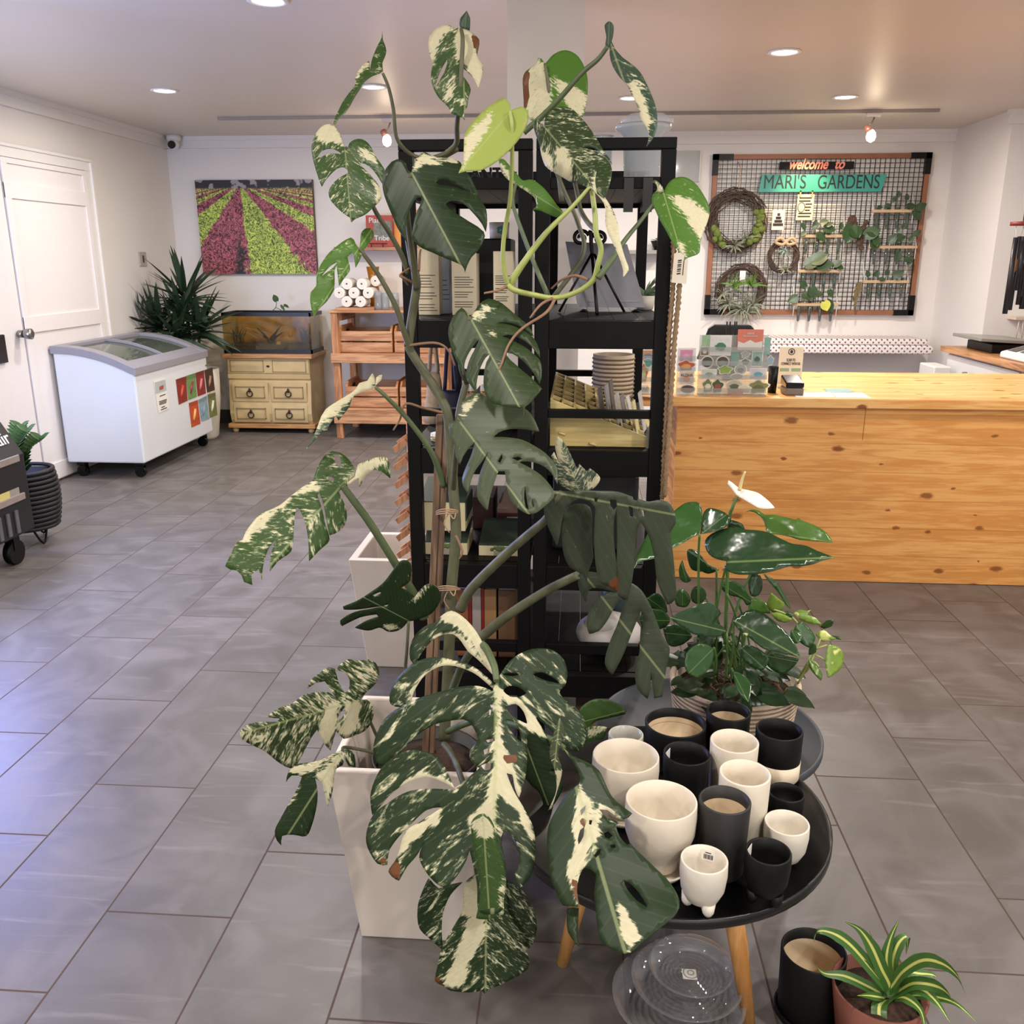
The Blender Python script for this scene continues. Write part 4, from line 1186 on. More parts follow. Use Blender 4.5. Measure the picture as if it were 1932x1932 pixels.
lettering('lettering', 'to', .115, ((a.x * .2 + b_.x * .8), HY - .0075, (a.z + b_.z) / 2 + .008), PINK, t, shear=.35, width=(b_.x - a.x) * .13, bold=.003)
a, b_ = at(*W_(505, 397), HY), at(*W_(1430, 262), HY)
t = thing('shop_name_sign', 'long teal sign with black capital letters on the wire grid', 'sign', ((a.x + b_.x) / 2, HY, a.z))
MB().prism([(a.x, HY - .008, a.z), (b_.x - .02, HY - .008, a.z), (b_.x + .015, HY - .008, b_.z - .005), (a.x + .02, HY - .008, b_.z)], (0, .016, 0)).build('panel', TEAL, t, .001)
for (txt, c0, wd) in (("MARI'S", W_(698, 326), .335), ('GARDENS', W_(1163, 326), .49)):
    p = at(*c0, HY - .0095); lettering('lettering', txt, .16, (p.x, HY - .0095, p.z), M('sign_letters', (20, 34, 34), .5), t, width=(b_.x - a.x) * wd)
for (q0, q1, lab, col) in (((600, 672), (702, 528), 'small white note with a triangle of squares on the wire grid', (228, 218, 200)), ((778, 600), (915, 412), 'cream handwritten note clipped below the teal sign', (236, 222, 182))):
    a, b_ = at(*W_(*q0), HY), at(*W_(*q1), HY)
    t = thing('note_card', lab, 'note', ((a.x + b_.x) / 2, HY, a.z), 'notes on the wire grid')
    bx('card', M('note_%d' % col[0], col, .6, var=.02), t, a.x, b_.x, HY, HY + .003, a.z, b_.z)
    m = MB(); w_, h_ = b_.x - a.x, b_.z - a.z
    if col[0] == 228:
        for r_ in range(4):
            for k in range(r_ + 1):
                x = a.x + w_ * (.5 + (k - r_ / 2) * .2); z = b_.z - h_ * (.22 + .17 * r_); m.box(x - .012, x + .012, HY - .001, HY, z - .012, z + .012)
    else:
        for k, (f0, f1) in enumerate(((.12, .85), (.1, .8), (.5, .9), (.5, .85), (.5, .8), (.12, .9), (.1, .85))):
            z = b_.z - h_ * (.14 + .12 * k); m.box(a.x + w_ * f0, a.x + w_ * f1, HY - .001, HY, z - .006, z + .006)
        m.tube([(a.x + w_ * .27 + .03 * math.cos(i * .5), HY - .001, b_.z - h_ * .5 + .04 * math.sin(i * .5)) for i in range(14)], .003, 5, False)
    m.build('writing', INK, t)
    if col[0] != 228:
        for x in (a.x + .02, b_.x - .02): bx('clip', LEGW, t, x - .006, x + .006, HY - .008, HY + .006, b_.z - .02, b_.z + .03)
TWIG = M('twig_brown', (84, 66, 54), .8, var=.35, scale=50)
AIRP = M('air_plant', (150, 154, 132), .6, var=.25, scale=40)
MOSS = M('wreath_moss', (112, 128, 52), .8, var=.45, scale=50, bump=.5)


def wreath(cx, cy, rpx, lab, n, thick, seed):
    rnd = random.Random(seed)
    c = at(*W_(cx, cy), HY - .03); R_ = rpx / 3.864 * mpp(c)
    t = thing('twig_wreath', lab, 'wreath', c, 'wreaths on the wire grid')
    m = MB()
    for k in range(n):
        a0 = rnd.uniform(0, 6.28); la = rnd.uniform(1.4, 4.5); rr_ = R_ + rnd.uniform(-1, 1) * thick; ph = rnd.uniform(0, 6)
        pts = []
        for i in range(15):
            an = a0 + la * i / 14; r_ = rr_ + thick * .5 * math.sin(an * 3 + ph)
            pts.append((c.x + r_ * math.cos(an), c.y + thick * .5 * math.sin(an * 4 + ph * 2), c.z + r_ * math.sin(an)))
        m.tube(pts, rnd.uniform(.003, .006), 5, False)
    m.build('twig_ring', TWIG, t)
    return t, c, R_


def air(t, c, n, L, up=(0, -.5, .3), mat=None, seed=1, name='air_plant'):
    rnd = random.Random(seed); m = MB()
    for k in range(n):
        d = Vector((rnd.gauss(0, 1), rnd.gauss(0, .5), rnd.gauss(0, .8))) + Vector(up); d.normalize(); L_ = L * rnd.uniform(.6, 1.1)
        p = Vector(c); path = []
        for j in range(6): path.append(p.copy()); p = p + d * L_ / 5; d = (d + Vector((rnd.uniform(-.2, .2), -.02, -.14))).normalized()
        m.strap(path, [.007, .008, .006, .005, .003, .001], (d.z, rnd.random(), -d.x))
    m.build(name, mat or AIRP, t, fix=False)


def mossarc(t, c, R_, a0, a1, th, name='moss'):
    m = MB()
    for k in range(int((a1 - a0) * 9)):
        an = a0 + k / 9 + random.uniform(-.05, .05); r_ = R_ + random.uniform(-th, th) * .7
        m.ball((c.x + r_ * math.cos(an), c.y - .02, c.z + r_ * math.sin(an)), th * random.uniform(.5, .9), th * .6, th * random.uniform(.5, .9), 8, 5)
    m.build(name, MOSS, t)


t, c, R_ = wreath(340, 605, 178, 'largest twig wreath with green moss, at the upper left of the wire grid', 46, .045, 3)
mossarc(t, c, R_, -.95, .55, .045); mossarc(t, c, R_, 3.5, 4.4, .04)
air(t, (c.x, c.y - .04, c.z - R_), 26, .12, seed=4); air(t, (c.x + R_ * .45, c.y - .04, c.z - R_ * .7), 16, .15, (0, -.2, .9), seed=6)
MB().tube([(c.x, c.y - .05, c.z + R_ + .05), (c.x + .01, c.y - .04, c.z + R_ + .2), (c.x, BY - .01, c.z + R_ + .27)], .004, 6).build('twine', M('twine', (190, 164, 124), .8), t)
t, c, R_ = wreath(688, 865, 98, 'smallest dark twig wreath with a pale bow, in the middle of the wire grid', 34, .018, 5)
bw = MB()
for sg in (-1, 1): bw.tube(spline([(c.x, c.y - .04, c.z + R_), (c.x + sg * .05, c.y - .05, c.z + R_ + .035), (c.x + sg * .085, c.y - .045, c.z + R_ + .0), (c.x + sg * .03, c.y - .05, c.z + R_ - .02), (c.x, c.y - .045, c.z + R_)], 5), .014, 8)
bw.build('bow', M('bow_tan', (190, 160, 130), .7), t)
air(t, (c.x, c.y - .03, c.z + R_ * .45), 16, .08, (0, -.3, -.4), M('bow_leaf', (140, 160, 154), .6), 9, 'pale_leaves'); air(t, (c.x + .02, c.y - .03, c.z - R_), 18, .08, seed=12)
t, c, R_ = wreath(380, 1105, 155, 'twig wreath covered in silver air plants, at the lower left of the wire grid', 46, .03, 8)
for i, (dx, dz, n, L) in enumerate(((.0, -.95, 44, .19), (-.6, -.62, 24, .15), (.55, -.7, 26, .17), (-.9, -.2, 12, .11), (.3, -1.05, 26, .15))):
    air(t, (c.x + dx * R_, c.y - .05, c.z + dz * R_), n, L, seed=20 + i)
air(t, (c.x - .07, c.y - .04, c.z + .02), 20, .16, (0, -.2, 1.2), M('air_green', (110, 150, 60), .5, var=.3), 31, 'green_air_plant'); air(t, (c.x + .08, c.y - .04, c.z + .03), 20, .16, (.3, -.2, 1.2), M('air_green'), 33, 'green_air_plant')
bx('paper_tag', PAPER, t, c.x - .03, c.x + .02, c.y - .055, c.y - .052, c.z + R_ * .45, c.z + R_ * .85)

PROPG = M('cutting_green', (50, 76, 46), .4, var=.3, scale=30)


def station(x0, x1, yy, lab, cuts, seed, tubes=True):
    rnd = random.Random(seed)
    a, b_ = at(*W_(x0, yy), HY - .04), at(*W_(x1, yy), HY - .04)
    t = thing('propagation_bar', lab, 'propagation station', ((a.x + b_.x) / 2, HY - .04, a.z), 'propagation bars on the wire grid')
    bx('wooden_bar', M('bar_wood', (196, 166, 128), .6, var=.1), t, a.x, b_.x, HY - .06, HY - .03, a.z - .012, a.z + .012, .002)
    for x in (a.x + .01, b_.x - .01): MB().tube([(x, HY - .045, a.z - .10), (x, HY - .045, a.z + .02), (x, BY - .01, a.z + .16)], .0035, 6).build('cord', PAPER, t)
    n = 4
    for k in range(n):
        x = a.x + (b_.x - a.x) * (k + .6) / (n + .2)
        MB().lathe([(0, a.z - .15), (.012, a.z - .14), (.014, a.z - .10), (.014, a.z + .03), (.0125, a.z + .03), (.0125, a.z - .1), (0, a.z - .14)], (x, HY - .045, 0), 12).build('test_tube', clear('tube_glass', (190, 200, 196), .3, coat_col=(120, 130, 120)), t)
    lf, stm = MB(), MB()
    for (cx, cy, s, dx, dy) in cuts:
        p = at(*W_(cx, cy), HY - .07); bs = Vector((min(max(p.x, a.x + .02), b_.x - .02), HY - .045, a.z - .06)); s_ = s / 3.864 * mpp(p)
        stm.tube(spline([bs, Vector((bs.x, HY - .05, a.z + .03)), p], 4), .003, 5)
        tp = p + Vector((dx, -.12, dy)).normalized() * s_ * 1.7
        heart(lf, p, tp, s_ * .8, (rnd.uniform(-.2, .2), -1, .5), n=7)
    stm.build('cutting_stems', STEMD, t); lf.build('cutting_leaves', PROPG, t, fix=False)
    return t


station(1330, 1640, 535, 'propagation bar with small cuttings near the top right of the wire grid', [(1380, 500, 20, 1, -.3), (1430, 500, 26, .6, .2), (1480, 460, 26, .5, .4), (1525, 430, 26, 0, .9), (1590, 450, 26, -.2, .9), (1590, 500, 34, 1, .2), (1640, 530, 52, .7, -.8), (1660, 520, 44, .6, .4)], 1)
station(812, 1140, 717, 'propagation bar with round leaved cuttings below the cream note', [(845, 660, 30, -.4, .5), (900, 660, 34, .6, .5), (960, 620, 34, .8, .3), (985, 660, 50, 1, -.1), (940, 700, 46, .6, -.5), (915, 640, 26, .2, .8), (1105, 660, 26, .1, .9), (1000, 640, 30, .9, .4), (850, 690, 26, -.6, -.3)], 2)
station(1305, 1660, 797, 'propagation bar with arrow shaped cuttings at the right edge of the wire grid', [(1460, 760, 44, .5, .6), (1500, 740, 46, .6, .2), (1520, 690, 22, .4, .8), (1560, 660, 24, .2, .9), (1610, 750, 28, .5, .8), (1640, 710, 34, .7, .6), (1350, 740, 50, .2, -.9)], 3)
station(790, 1110, 972, 'propagation bar with one big ribbed leaf, right of the smallest wreath', [(850, 930, 66, 1, .5), (900, 900, 74, .9, .45), (940, 930, 66, .8, .1), (1050, 930, 40, .6, .3), (1080, 935, 30, .6, -.2)], 4)
station(1265, 1600, 1048, 'propagation bar beside the dried hanging fern on the wire grid', [(1310, 1010, 28, -.3, .6), (1360, 1010, 30, .3, .8), (1440, 1000, 28, .1, .9), (1490, 1010, 46, .5, .3), (1510, 890, 40, .2, .6), (1570, 890, 34, .6, .1), (1390, 1030, 24, .5, 0), (1600, 930, 20, .5, .5)], 5)
t = station(755, 1085, 1215, 'propagation bar with a yellow leaf along the bottom of the wire grid', [(790, 1160, 46, -.6, -.3), (830, 1140, 44, .4, -.2), (850, 1090, 40, -.4, .4), (890, 1090, 54, .3, -.7), (930, 1130, 30, .6, -.2), (1020, 1110, 34, .3, -.6), (1000, 1190, 56, .5, -.8)], 6)
m = MB(); p = at(*W_(985, 1195), HY - .1); heart(m, p, at(*W_(1010, 1262), HY - .11), .055, (.2, -1, .2)); m.build('yellow_leaf', M('leaf_yellow', (206, 206, 96), .5, var=.15), t, fix=False)


def mounted(lab, parts, brown):
    p = at(*W_(*brown[0][:2]), HY - .05)
    t = thing('mounted_fern', lab, 'plant', p, 'mounted plants on the wire grid')
    m = MB()
    for (x, y, s) in brown:
        q = at(*W_(x, y), HY - .05); s_ = s / 3.864 * mpp(q); m.ball(q, s_, s_ * .5, s_ * 1.1, 10, 6)
    m.build('dry_base', M('dry_base', (96, 70, 56), .9, var=.5, scale=40, bump=.6), t)
    lf = MB()
    for (x, y, x2, y2, w_) in parts:
        a = at(*W_(x, y), HY - .08); e = at(*W_(x2, y2), HY - .11); heart(lf, a, e, w_ / 3.864 * mpp(a), (.1, -1, .35))
    if parts: lf.build('fronds', GREEN if parts[0][4] > 25 else M('dry_frond', (120, 104, 70), .8, var=.3), t, fix=False)


mounted('dark shield shaped mounted fern with brown top, upper middle right of the wire grid', [(1185, 640, 1150, 770, 62), (1200, 660, 1245, 730, 56)], [(1190, 600, 34), (1175, 630, 30), (1205, 630, 26), (1170, 640, 30)])
mounted('broad two leaf mounted fern right beside the shield shaped one', [(1285, 715, 1400, 660, 52), (1310, 680, 1395, 700, 40), (1360, 720, 1370, 795, 34)], [(1270, 660, 22), (1255, 700, 26), (1245, 760, 28), (1255, 800, 20), (1290, 620, 20)])
mounted('dried brown mounted fern hanging low on the wire grid', [(1240, 1060, 1205, 1180, 16), (1250, 1060, 1235, 1150, 20), (1225, 1100, 1210, 1265, 14)], [(1240, 1080, 26), (1225, 1120, 22), (1210, 1170, 18), (1208, 1220, 10)])

# ---- dotted padded board below the grid
DBY = YB - .42
a, b_ = at(1400, 666, DBY), at(1764, 641, DBY)
q = NT('dotted_fabric'); tc = q.n('ShaderNodeTexCoord'); mp = q.n('ShaderNodeMapping'); q.l(tc.outputs['Object'], mp.inputs['Vector'])
mp.inputs['Rotation'].default_value = (0, R(45), 0); mp.inputs['Scale'].default_value = (30, 30, 30)
fr_ = q.n('ShaderNodeVectorMath', operation='FRACTION'); q.l(mp.outputs[0], fr_.inputs[0])
sp = q.n('ShaderNodeSeparateXYZ'); q.l(fr_.outputs[0], sp.inputs[0])
dx = q.math('SUBTRACT', sp.outputs[0], .5); dz = q.math('SUBTRACT', sp.outputs[2], .5)
dd = q.math('SQRT', q.math('ADD', q.math('MULTIPLY', dx, dx), q.math('MULTIPLY', dz, dz)))
q.l(q.mix(q.ramp(dd, .20, .26), lin((92, 80, 86)), lin((226, 214, 212))), q.b.inputs['Base Color']); q.b.inputs['Roughness'].default_value = .8
db = thing('padded_board', 'white polka dot fabric covered board folded along the back wall', 'board', ((a.x + b_.x) / 2, DBY, a.z))
hz = (b_.z - a.z)


def roundbar(x0, x1, y0, y1, z0, z1):
    r_ = (z1 - z0) / 2; zc = (z0 + z1) / 2; n = 8
    loop = [(x0, y0, z0), (x0, y0, z1)] + [(x1 - r_ + r_ * math.sin(k * math.pi / n), y0, zc + r_ * math.cos(k * math.pi / n)) for k in range(n + 1)]
    return MB().prism(loop, (0, y1 - y0, 0))


roundbar(a.x, b_.x, DBY, YB - .01, a.z, a.z + hz * .58).build('lower_fold', q.m, db, .012)
roundbar(a.x, b_.x - .04, DBY + .03, YB - .01, a.z + hz * .585, b_.z).build('upper_fold', q.m, db, .012)

# ---- desk on the right with laptop, scale, chalk sign
da, dbb = atz(1787, 652, .90), atz(1921, 691, .90)
dx_ = (da.x + dbb.x) / 2; dyn, dyf = dbb.y, da.y
dk = thing('drawer_desk', 'white drawer unit with a wooden top behind the counter', 'desk', (dx_ + .4, (dyn + dyf) / 2, 0))
DW = M('desk_white', (212, 210, 208), .4, var=.02)
bx('top', wood('desk_top_wood', (196, 146, 100), (150, 100, 62), 'Y', .4), dk, dx_, dx_ + 1.0, dyn, dyf, .86, .90, .003)
bx('carcass', DW, dk, dx_ + .05, dx_ + .95, dyn + .14, dyf - .06, .0, .859, .002)
for k in range(3):
    z1 = .845 - k * .27
    d_ = bx('drawer', DW, dk, dx_ + .032, dx_ + .0495, dyn + .15, dyf - .08, z1 - .255, z1, .003)
    ym = (dyn + dyf) / 2 + .03
    MB().tube([(dx_ + .032, ym - .2, z1 - .1), (dx_ + .005, ym - .2, z1 - .1), (dx_ + .005, ym + .2, z1 - .1), (dx_ + .032, ym + .2, z1 - .1)], .008, 8).build('handle', STEEL, d_)
lp = thing('laptop', 'closed grey laptop raised on a black stand on the desk', 'laptop', (dx_ + .25, dyf - .4, .9))
lx0, lx1, ly0, ly1 = dx_ + .03, dx_ + .42, dyf - .62, dyf - .12
MB().prism([(lx0, ly0, .985), (lx1, ly0, .965), (lx1, ly1, .965), (lx0, ly1, .985)], (0, 0, .022)).build('case', M('laptop_grey', (158, 156, 150), .35, metal=.5, var=.03), lp, .005)
bx('stand', BLACKM, lp, lx0 + .10, lx1 - .02, ly0 + .04, ly1 - .04, .9005, .962, .004)
pf_ = atz(1886, 667, .925)
yf = pf_.y; xs_ = dx_ + .07
sc = thing('shop_scale', 'white tilted scale with blue display at the right edge of the desk', 'scale', (xs_ + .15, yf - .22, .9))
MB().prism([(xs_, yf, .9005), (xs_ + .36, yf, .9005), (xs_ + .33, yf, 1.03), (xs_, yf, .94)], (0, -.46, 0)).build('housing', M('scale_white', (226, 226, 226), .35, var=.01), sc, .01)
s0 = Vector((xs_, yf, .94)); su = Vector((.33, 0, .09)); sr = Vector((0, -.46, 0)); sn = sr.cross(su).normalized() * .002
for (a0, a1, b0, b1, col, nm) in ((.07, .9, .52, .9, (52, 76, 120), 'display'), (.07, .34, .10, .42, (40, 38, 42), 'keypad'), (.42, .60, .12, .38, (44, 62, 58), 'button'), (.68, .86, .12, .38, (44, 62, 58), 'button')):
    MB().obox(s0 + sr * a0 + su * b0 + sn, sr * (a1 - a0), su * (b1 - b0), sn).build(nm, M('scale_%d' % col[0], col, .25), sc)
c0 = Vector((dx_ + .50, yf + .30, .9005))
t = thing('chalk_sign', 'wood framed chalkboard sign leaning on the desk behind the scale', 'sign', c0)
MB().obox(c0, (0, -.50, 0), (.02, 0, 0), (.09, 0, .25)).build('frame', LEGW, t, .002)
MB().obox(c0 + Vector((.012 - .003, -.05, .035)), (0, -.38, 0), (.002, 0, 0), (.065, 0, .18)).build('slate', M('slate', (44, 44, 46), .7), t)
m = MB()
for k in range(4): m.obox(c0 + Vector((.0185 + .0145 * k, -.09 - .02 * (k % 2), .06 + .04 * k)), (0, -.2 + .03 * (k % 2), 0), (.0012, 0, 0), (.003, 0, .008))
m.build('chalk_writing', PAPER, t)
bn = at(1781, 705, dyf + .15)
MB().box(dx_ - .14, dx_ - .015, 6.9, 7.2, .0, at(1781, 692, 6.9).z).build('white_bin', DW, None, .01)
tag(bpy.data.objects['white_bin'], 'white bin standing in the gap left of the desk', 'bin')
# wind chime
wc = thing('wind_chime', 'dark tube wind chime hanging at the right edge of the photo', 'wind chime', (xat(1922, 430, 6.3), 6.3, 1.8))
cp = at(1930, 422, 6.3)
MB().tube([(cp.x, 6.3, cp.z - .012), (cp.x, 6.3, cp.z + .012)], .075, 24).build('top_disc', M('chime_red', (130, 40, 36), .5), wc)
MB().tube([(cp.x, 6.3, cp.z), (cp.x, 6.3, ZC)], .003, 6).build('hanging_cord', INK, wc)
for k, (u, v1, v0) in enumerate(((1903, 592, 448), (1911, 585, 446), (1919, 548, 446), (1926, 575, 446), (1930, 560, 446), (1934, 583, 446))):
    yk = 6.3 + (.05 if k % 2 else -.05)
    a, b_ = at(u + 14, v0, yk), at(u, v1, yk)
    b_.x = a.x - .02 * (1 - k * .2)
    MB().tube([a, Vector((a.x, yk, b_.z))], .016, 14).build('chime_tube', M('chime_dark', (58, 56, 60), .35, metal=.6), wc)
    MB().tube([(a.x, yk, a.z), (cp.x + (a.x - cp.x) * .8, 6.3, cp.z)], .0015, 5).build('string', PAPER, wc)
MB().ball((cp.x - .02, 6.3, zat(500, 6.3, 1925)), .028, .028, .05).build('clapper', LEGW, wc)
ws = at(1906, 597, 7.30)
t = thing('macrame_shelf', 'small pale fringed shelf on the right wall under the wind chime', 'shelf', (ws.x + .2, 7.3, ws.z))
bx('board', M('pale_board', (206, 190, 166), .6), t, ws.x, ws.x + .45, 7.2, 7.349, ws.z - .02, ws.z)
m = MB()
for k in range(14): m.tube([(ws.x + .03 + k * .03, 7.21, ws.z - .02), (ws.x + .03 + k * .03 + random.uniform(-.01, .01), 7.21, ws.z - .10 - random.uniform(0, .08))], .004, 5)
m.build('fringe', M('fringe', (206, 196, 178), .9), t)
# clear acrylic holders on the back wall
a, b_ = at(1268, 343, YB - .03), at(1323, 284, YB - .03)
t = thing('acrylic_holder', 'clear acrylic sign holder on the back wall left of the wire grid', 'sign holder', ((a.x + b_.x) / 2, YB - .03, a.z))
bx('panel', clear('acrylic_wall', amt=.35, coat_col=(226, 224, 220)), t, a.x, b_.x, YB - .03, YB - .024, a.z, b_.z)
bx('pocket', clear('acrylic_wall'), t, a.x, b_.x, YB - .06, YB - .055, a.z - .25, a.z - .01)
bx('edge', PAPER, t, b_.x - .006, b_.x, YB - .034, YB - .001, a.z, b_.z)
# white shelf on the back wall seen through the black unit
a, b_ = at(1110, 476, YB - .22), at(1262, 400, YB - .22)
t = thing('white_wall_shelf', 'white wall shelf seen through the right black unit', 'shelf', ((a.x + b_.x) / 2, YB - .1, a.z))
bx('board', M('shelf_grey_edge', (150, 146, 142), .5), t, a.x, b_.x, YB - .22, YB - .001, zat(472, YB - .22, 1190) - .03, zat(472, YB - .22, 1190))
t2 = at(1246, 465, YB - .15); z_ = zat(472, YB - .22, 1190)
t = thing('succulent_bowl', 'small dark bowl of succulents on the white wall shelf', 'plant', (t2.x, YB - .12, z_))
MB().lathe([(0, z_ + .001), (.05, z_ + .001), (.085, z_ + .08), (.075, z_ + .08), (.045, z_ + .012), (0, z_ + .012)], (t2.x, YB - .12, 0), 20).build('bowl', BLACKC, t)
air(t, (t2.x, YB - .12, z_ + .06), 20, .09, (0, 0, .9), GREEN, 77, 'leaves')

# ================================================================== BLACK SHELVING UNITS
SY0, SY1 = 2.45, 3.40
L1z, L2z, L3z, L4z, L5z = 1.752, 1.388, 1.033, .688, .342
UL0, UL1 = xat(750, 262, SY0), xat(1005, 262, SY0)
UR0, UR1 = xat(1012, 262, SY0), xat(1278, 262, SY0)
ZT = zat(261, SY0)


def unit(x0, x1, lab, skip_rungs=()):
    t = thing('shelving_unit', lab, 'shelf', ((x0 + x1) / 2, (SY0 + SY1) / 2, 0), 'pair of black wooden shelving units')
    P = .037
    for (x, y) in ((x0, SY0), (x1 - P, SY0), (x0, SY1 - P), (x1 - P, SY1 - P)):
        bx('post', BLACKW, t, x, x + P, y, y + P, 0, ZT - .028, .002)
    for y in (SY0, SY1 - P):
        bx('top_rail', BLACKW, t, x0, x1, y, y + P, ZT - .0275, ZT, .002)
        for (za, zb) in ((1.122, 1.145), (.408, .440)):
            bx('rung', BLACKW, t, x0 + P, x1 - P, y + .006, y + P - .006, za, zb, .002)
        for z in (L2z, L3z, L4z, L5z, L1z):
            bx('end_rail', BLACKW, t, x0 + P, x1 - P, y + .002, y + P - .004, z - (.075 if z < 1.7 else .03), z - .001, .002)
    for z in (L1z, L2z, L3z, L4z, L5z):
        n = 5; wd = (x1 - x0 - .004) / n
        d = MB()
        for k in range(n):
            d.box(x0 + .002 + k * wd + .0006, x0 + .002 + (k + 1) * wd - .0006, SY0 + P, SY1 - P, z - .016, z)
        d.build('slatted_deck', BLACKW, t)
    for x in (x0 + .006, x1 - P + .006):
        for z in (L1z, L3z, L5z):
            bx('side_rail', BLACKW, t, x, x + .024, SY0 + P, SY1 - P, z - .05, z - .017)
    return t


unit(UL0, UL1, 'tall black wooden shelving unit on the left, behind the tall monstera stake')
unit(UR0, UR1, 'tall black wooden shelving unit on the right, beside the hanging ropes')
# slats tied under the top deck of the right unit
for (u0, u1, lab) in ((1177, 1195, 'black strap hanging below the top deck, nearer the middle'), (1213, 1231, 'black strap hanging below the top deck, beside the right post')):
    bx('hanging_strap', M('strap_black', (36, 34, 34), .6), bpy.data.objects['shelving_unit.001'], xat(u0, 360, SY0), xat(u1, 360, SY0), SY0 - .004, SY0 + .0, zat(401, SY0), zat(337, SY0))

# ---- top decks
tb = at(1210, 335, 2.78)
t = thing('plastic_tub', 'stack of clear plastic saucers and tubs on top of the right black unit', 'plastic tub', (tb.x, 2.78, L1z))
zr_ = zat(236, 2.78, 1210); rw = 52 * mpp(tb)
MB().lathe([(rw * .62, L1z + .001), (rw * .70, zr_ - .03), (rw * 1.0, zr_ - .012), (rw * 1.0, zr_), (rw * .93, zr_ - .004), (rw * .66, zr_ - .03), (rw * .58, L1z + .006), (0, L1z + .004)], (tb.x, 2.78, 0), 36).build('tub', clear('tub_plastic', amt=.35, coat_col=(226, 228, 230)), t)
MB().lathe([(rw * .92, zr_ + .002), (rw * .94, zr_ + .012), (rw * .62, zat(219, 2.78)), (0, zat(217, 2.78))], (tb.x + .01, 2.78, 0), 36).build('lid', clear('tub_plastic'), t)
t = thing('plastic_tub', 'narrow clear plastic pot beside the saucer stack on the right black unit', 'plastic tub', (xat(1160, 330, 2.8), 2.8, L1z))
cx_ = xat(1136, 330, 2.8)
MB().lathe([(.024, L1z + .001), (.029, zat(262, 2.8)), (.032, zat(258, 2.8)), (.027, zat(262, 2.8)), (.021, L1z + .005), (0, L1z + .004)], (cx_, 2.8, 0), 28).build('tub', clear('tub_plastic2', amt=.2, coat_col=(215, 220, 224)), t)
lt = thing('letter_sign', 'black letters standing on top of the left black unit', 'sign', (xat(905, 340, 2.6), 2.6, L1z))
lettering('lettering', 'PLANT', .042, (xat(903, 332, 2.58), 2.58, L1z + .018), BLACKM, lt, ext=.008, bold=.001)
t = tag(bx('white_card', PAPER, None, xat(975, 300, 3.1), xat(1000, 300, 3.1), 3.1, 3.104, L1z + .0005, zat(268, 3.1), 0), 'white card standing between the two black units', 'card')

# ---- second shelf, left unit: boxed goods
CREAMB = M('box_cream', (214, 200, 172), .6, var=.03); BLUEB = M('box_blue', (168, 176, 194), .6, var=.03)


def boxed(u0, u1, v0, y, dpt, zb, mat, lab, group, lines=(.30, .95), sidec=None, nm='product_box', nlines=13):
    x0, x1 = xat(u0, 560, y), xat(u1, 560, y); z1 = zat(v0, y, (u0 + u1) / 2)
    t = thing(nm, lab, 'box', ((x0 + x1) / 2, y, zb), group)
    bx('carton', mat, t, x0, x1, y, y + dpt, zb + .0006, z1, .0015)
    if lines:
        m = MB(); rnd = random.Random(int(u0))
        for k in range(nlines):
            if k in (5, 9): continue
            z = z1 - (z1 - zb) * (lines[0] + (lines[1] - lines[0]) * k / nlines)
            m.box(x0 + (x1 - x0) * .10, x0 + (x1 - x0) * rnd.uniform(.6, .9), y - .0008, y - .0002, z - .0009, z + .0009)
        m.build('print', INK, t)
    return t


boxed(786, 829, 468, 2.66, .07, L2z, CREAMB, 'cream printed box on the left unit, nearest the left post', 'printed boxes on the left unit', (.40, .97))
boxed(834, 849, 486, 2.72, .07, L2z, BLUEB, 'narrow pale blue printed box between two cream boxes', 'printed boxes on the left unit', (.40, .9), nlines=6)
boxed(853, 900, 478, 2.66, .07, L2z, CREAMB, 'cream printed box right of the pale blue box', 'printed boxes on the left unit', (.38, .9))
boxed(931, 968, 474, 2.66, .07, L2z, CREAMB, 'cream printed box right of the black canister', 'printed boxes on the left unit', (.38, .8))
x0, x1 = xat(902, 560, 2.9), xat(966, 560, 2.9)
cn = tag(bx('black_canister', BLACKM, None, x0, x1, 2.85, 3.05, L2z + .0006, zat(450, 2.85, 935), .004), 'tall black canister behind the cream boxes', 'canister')
zc2 = zat(450, 2.85, 935)
t = thing('small_mug', 'small white mug with a teal flower on the black canister', 'mug', (xat(942, 432, 2.93), 2.93, zc2))
MB().lathe([(0, zc2 + .001), (.030, zc2 + .001), (.032, zc2 + .05), (.029, zc2 + .05), (.027, zc2 + .008), (0, zc2 + .006)], (xat(942, 432, 2.93), 2.93, 0), 24).build('mug_body', WHITEC, t)
fp = Vector((xat(946, 432, 2.93), 2.93 - .0325, zc2 + .026))
m = MB()
for k in range(5): m.ball((fp.x + .008 * math.cos(k * 1.257), fp.y + .0008, fp.z + .008 * math.sin(k * 1.257)), .0055, .0015, .0055, 8, 5)
m.build('flower_print', M('teal_print', (64, 140, 146), .5), t)

# ---- second shelf, right unit: easel with grey board
ey = 2.86
E6 = lambda x, y: (900 + x / 4.2, 380 + y / 4.2)
es = thing('display_easel', 'black scrolled wire easel seen from behind on the right unit', 'easel', (xat(1120, 600, ey), ey, L2z))


def epath(pts, y=ey): return [at(*E6(*p), y) for p in pts]


def spiral(cx, cy, r, sg, y):
    return [at(*E6(cx + sg * (r * (1 - i / 34)) * math.cos(i * .34 + .3), cy - (r * (1 - i / 34)) * math.sin(i * .34 + .3)), y) for i in range(28)]


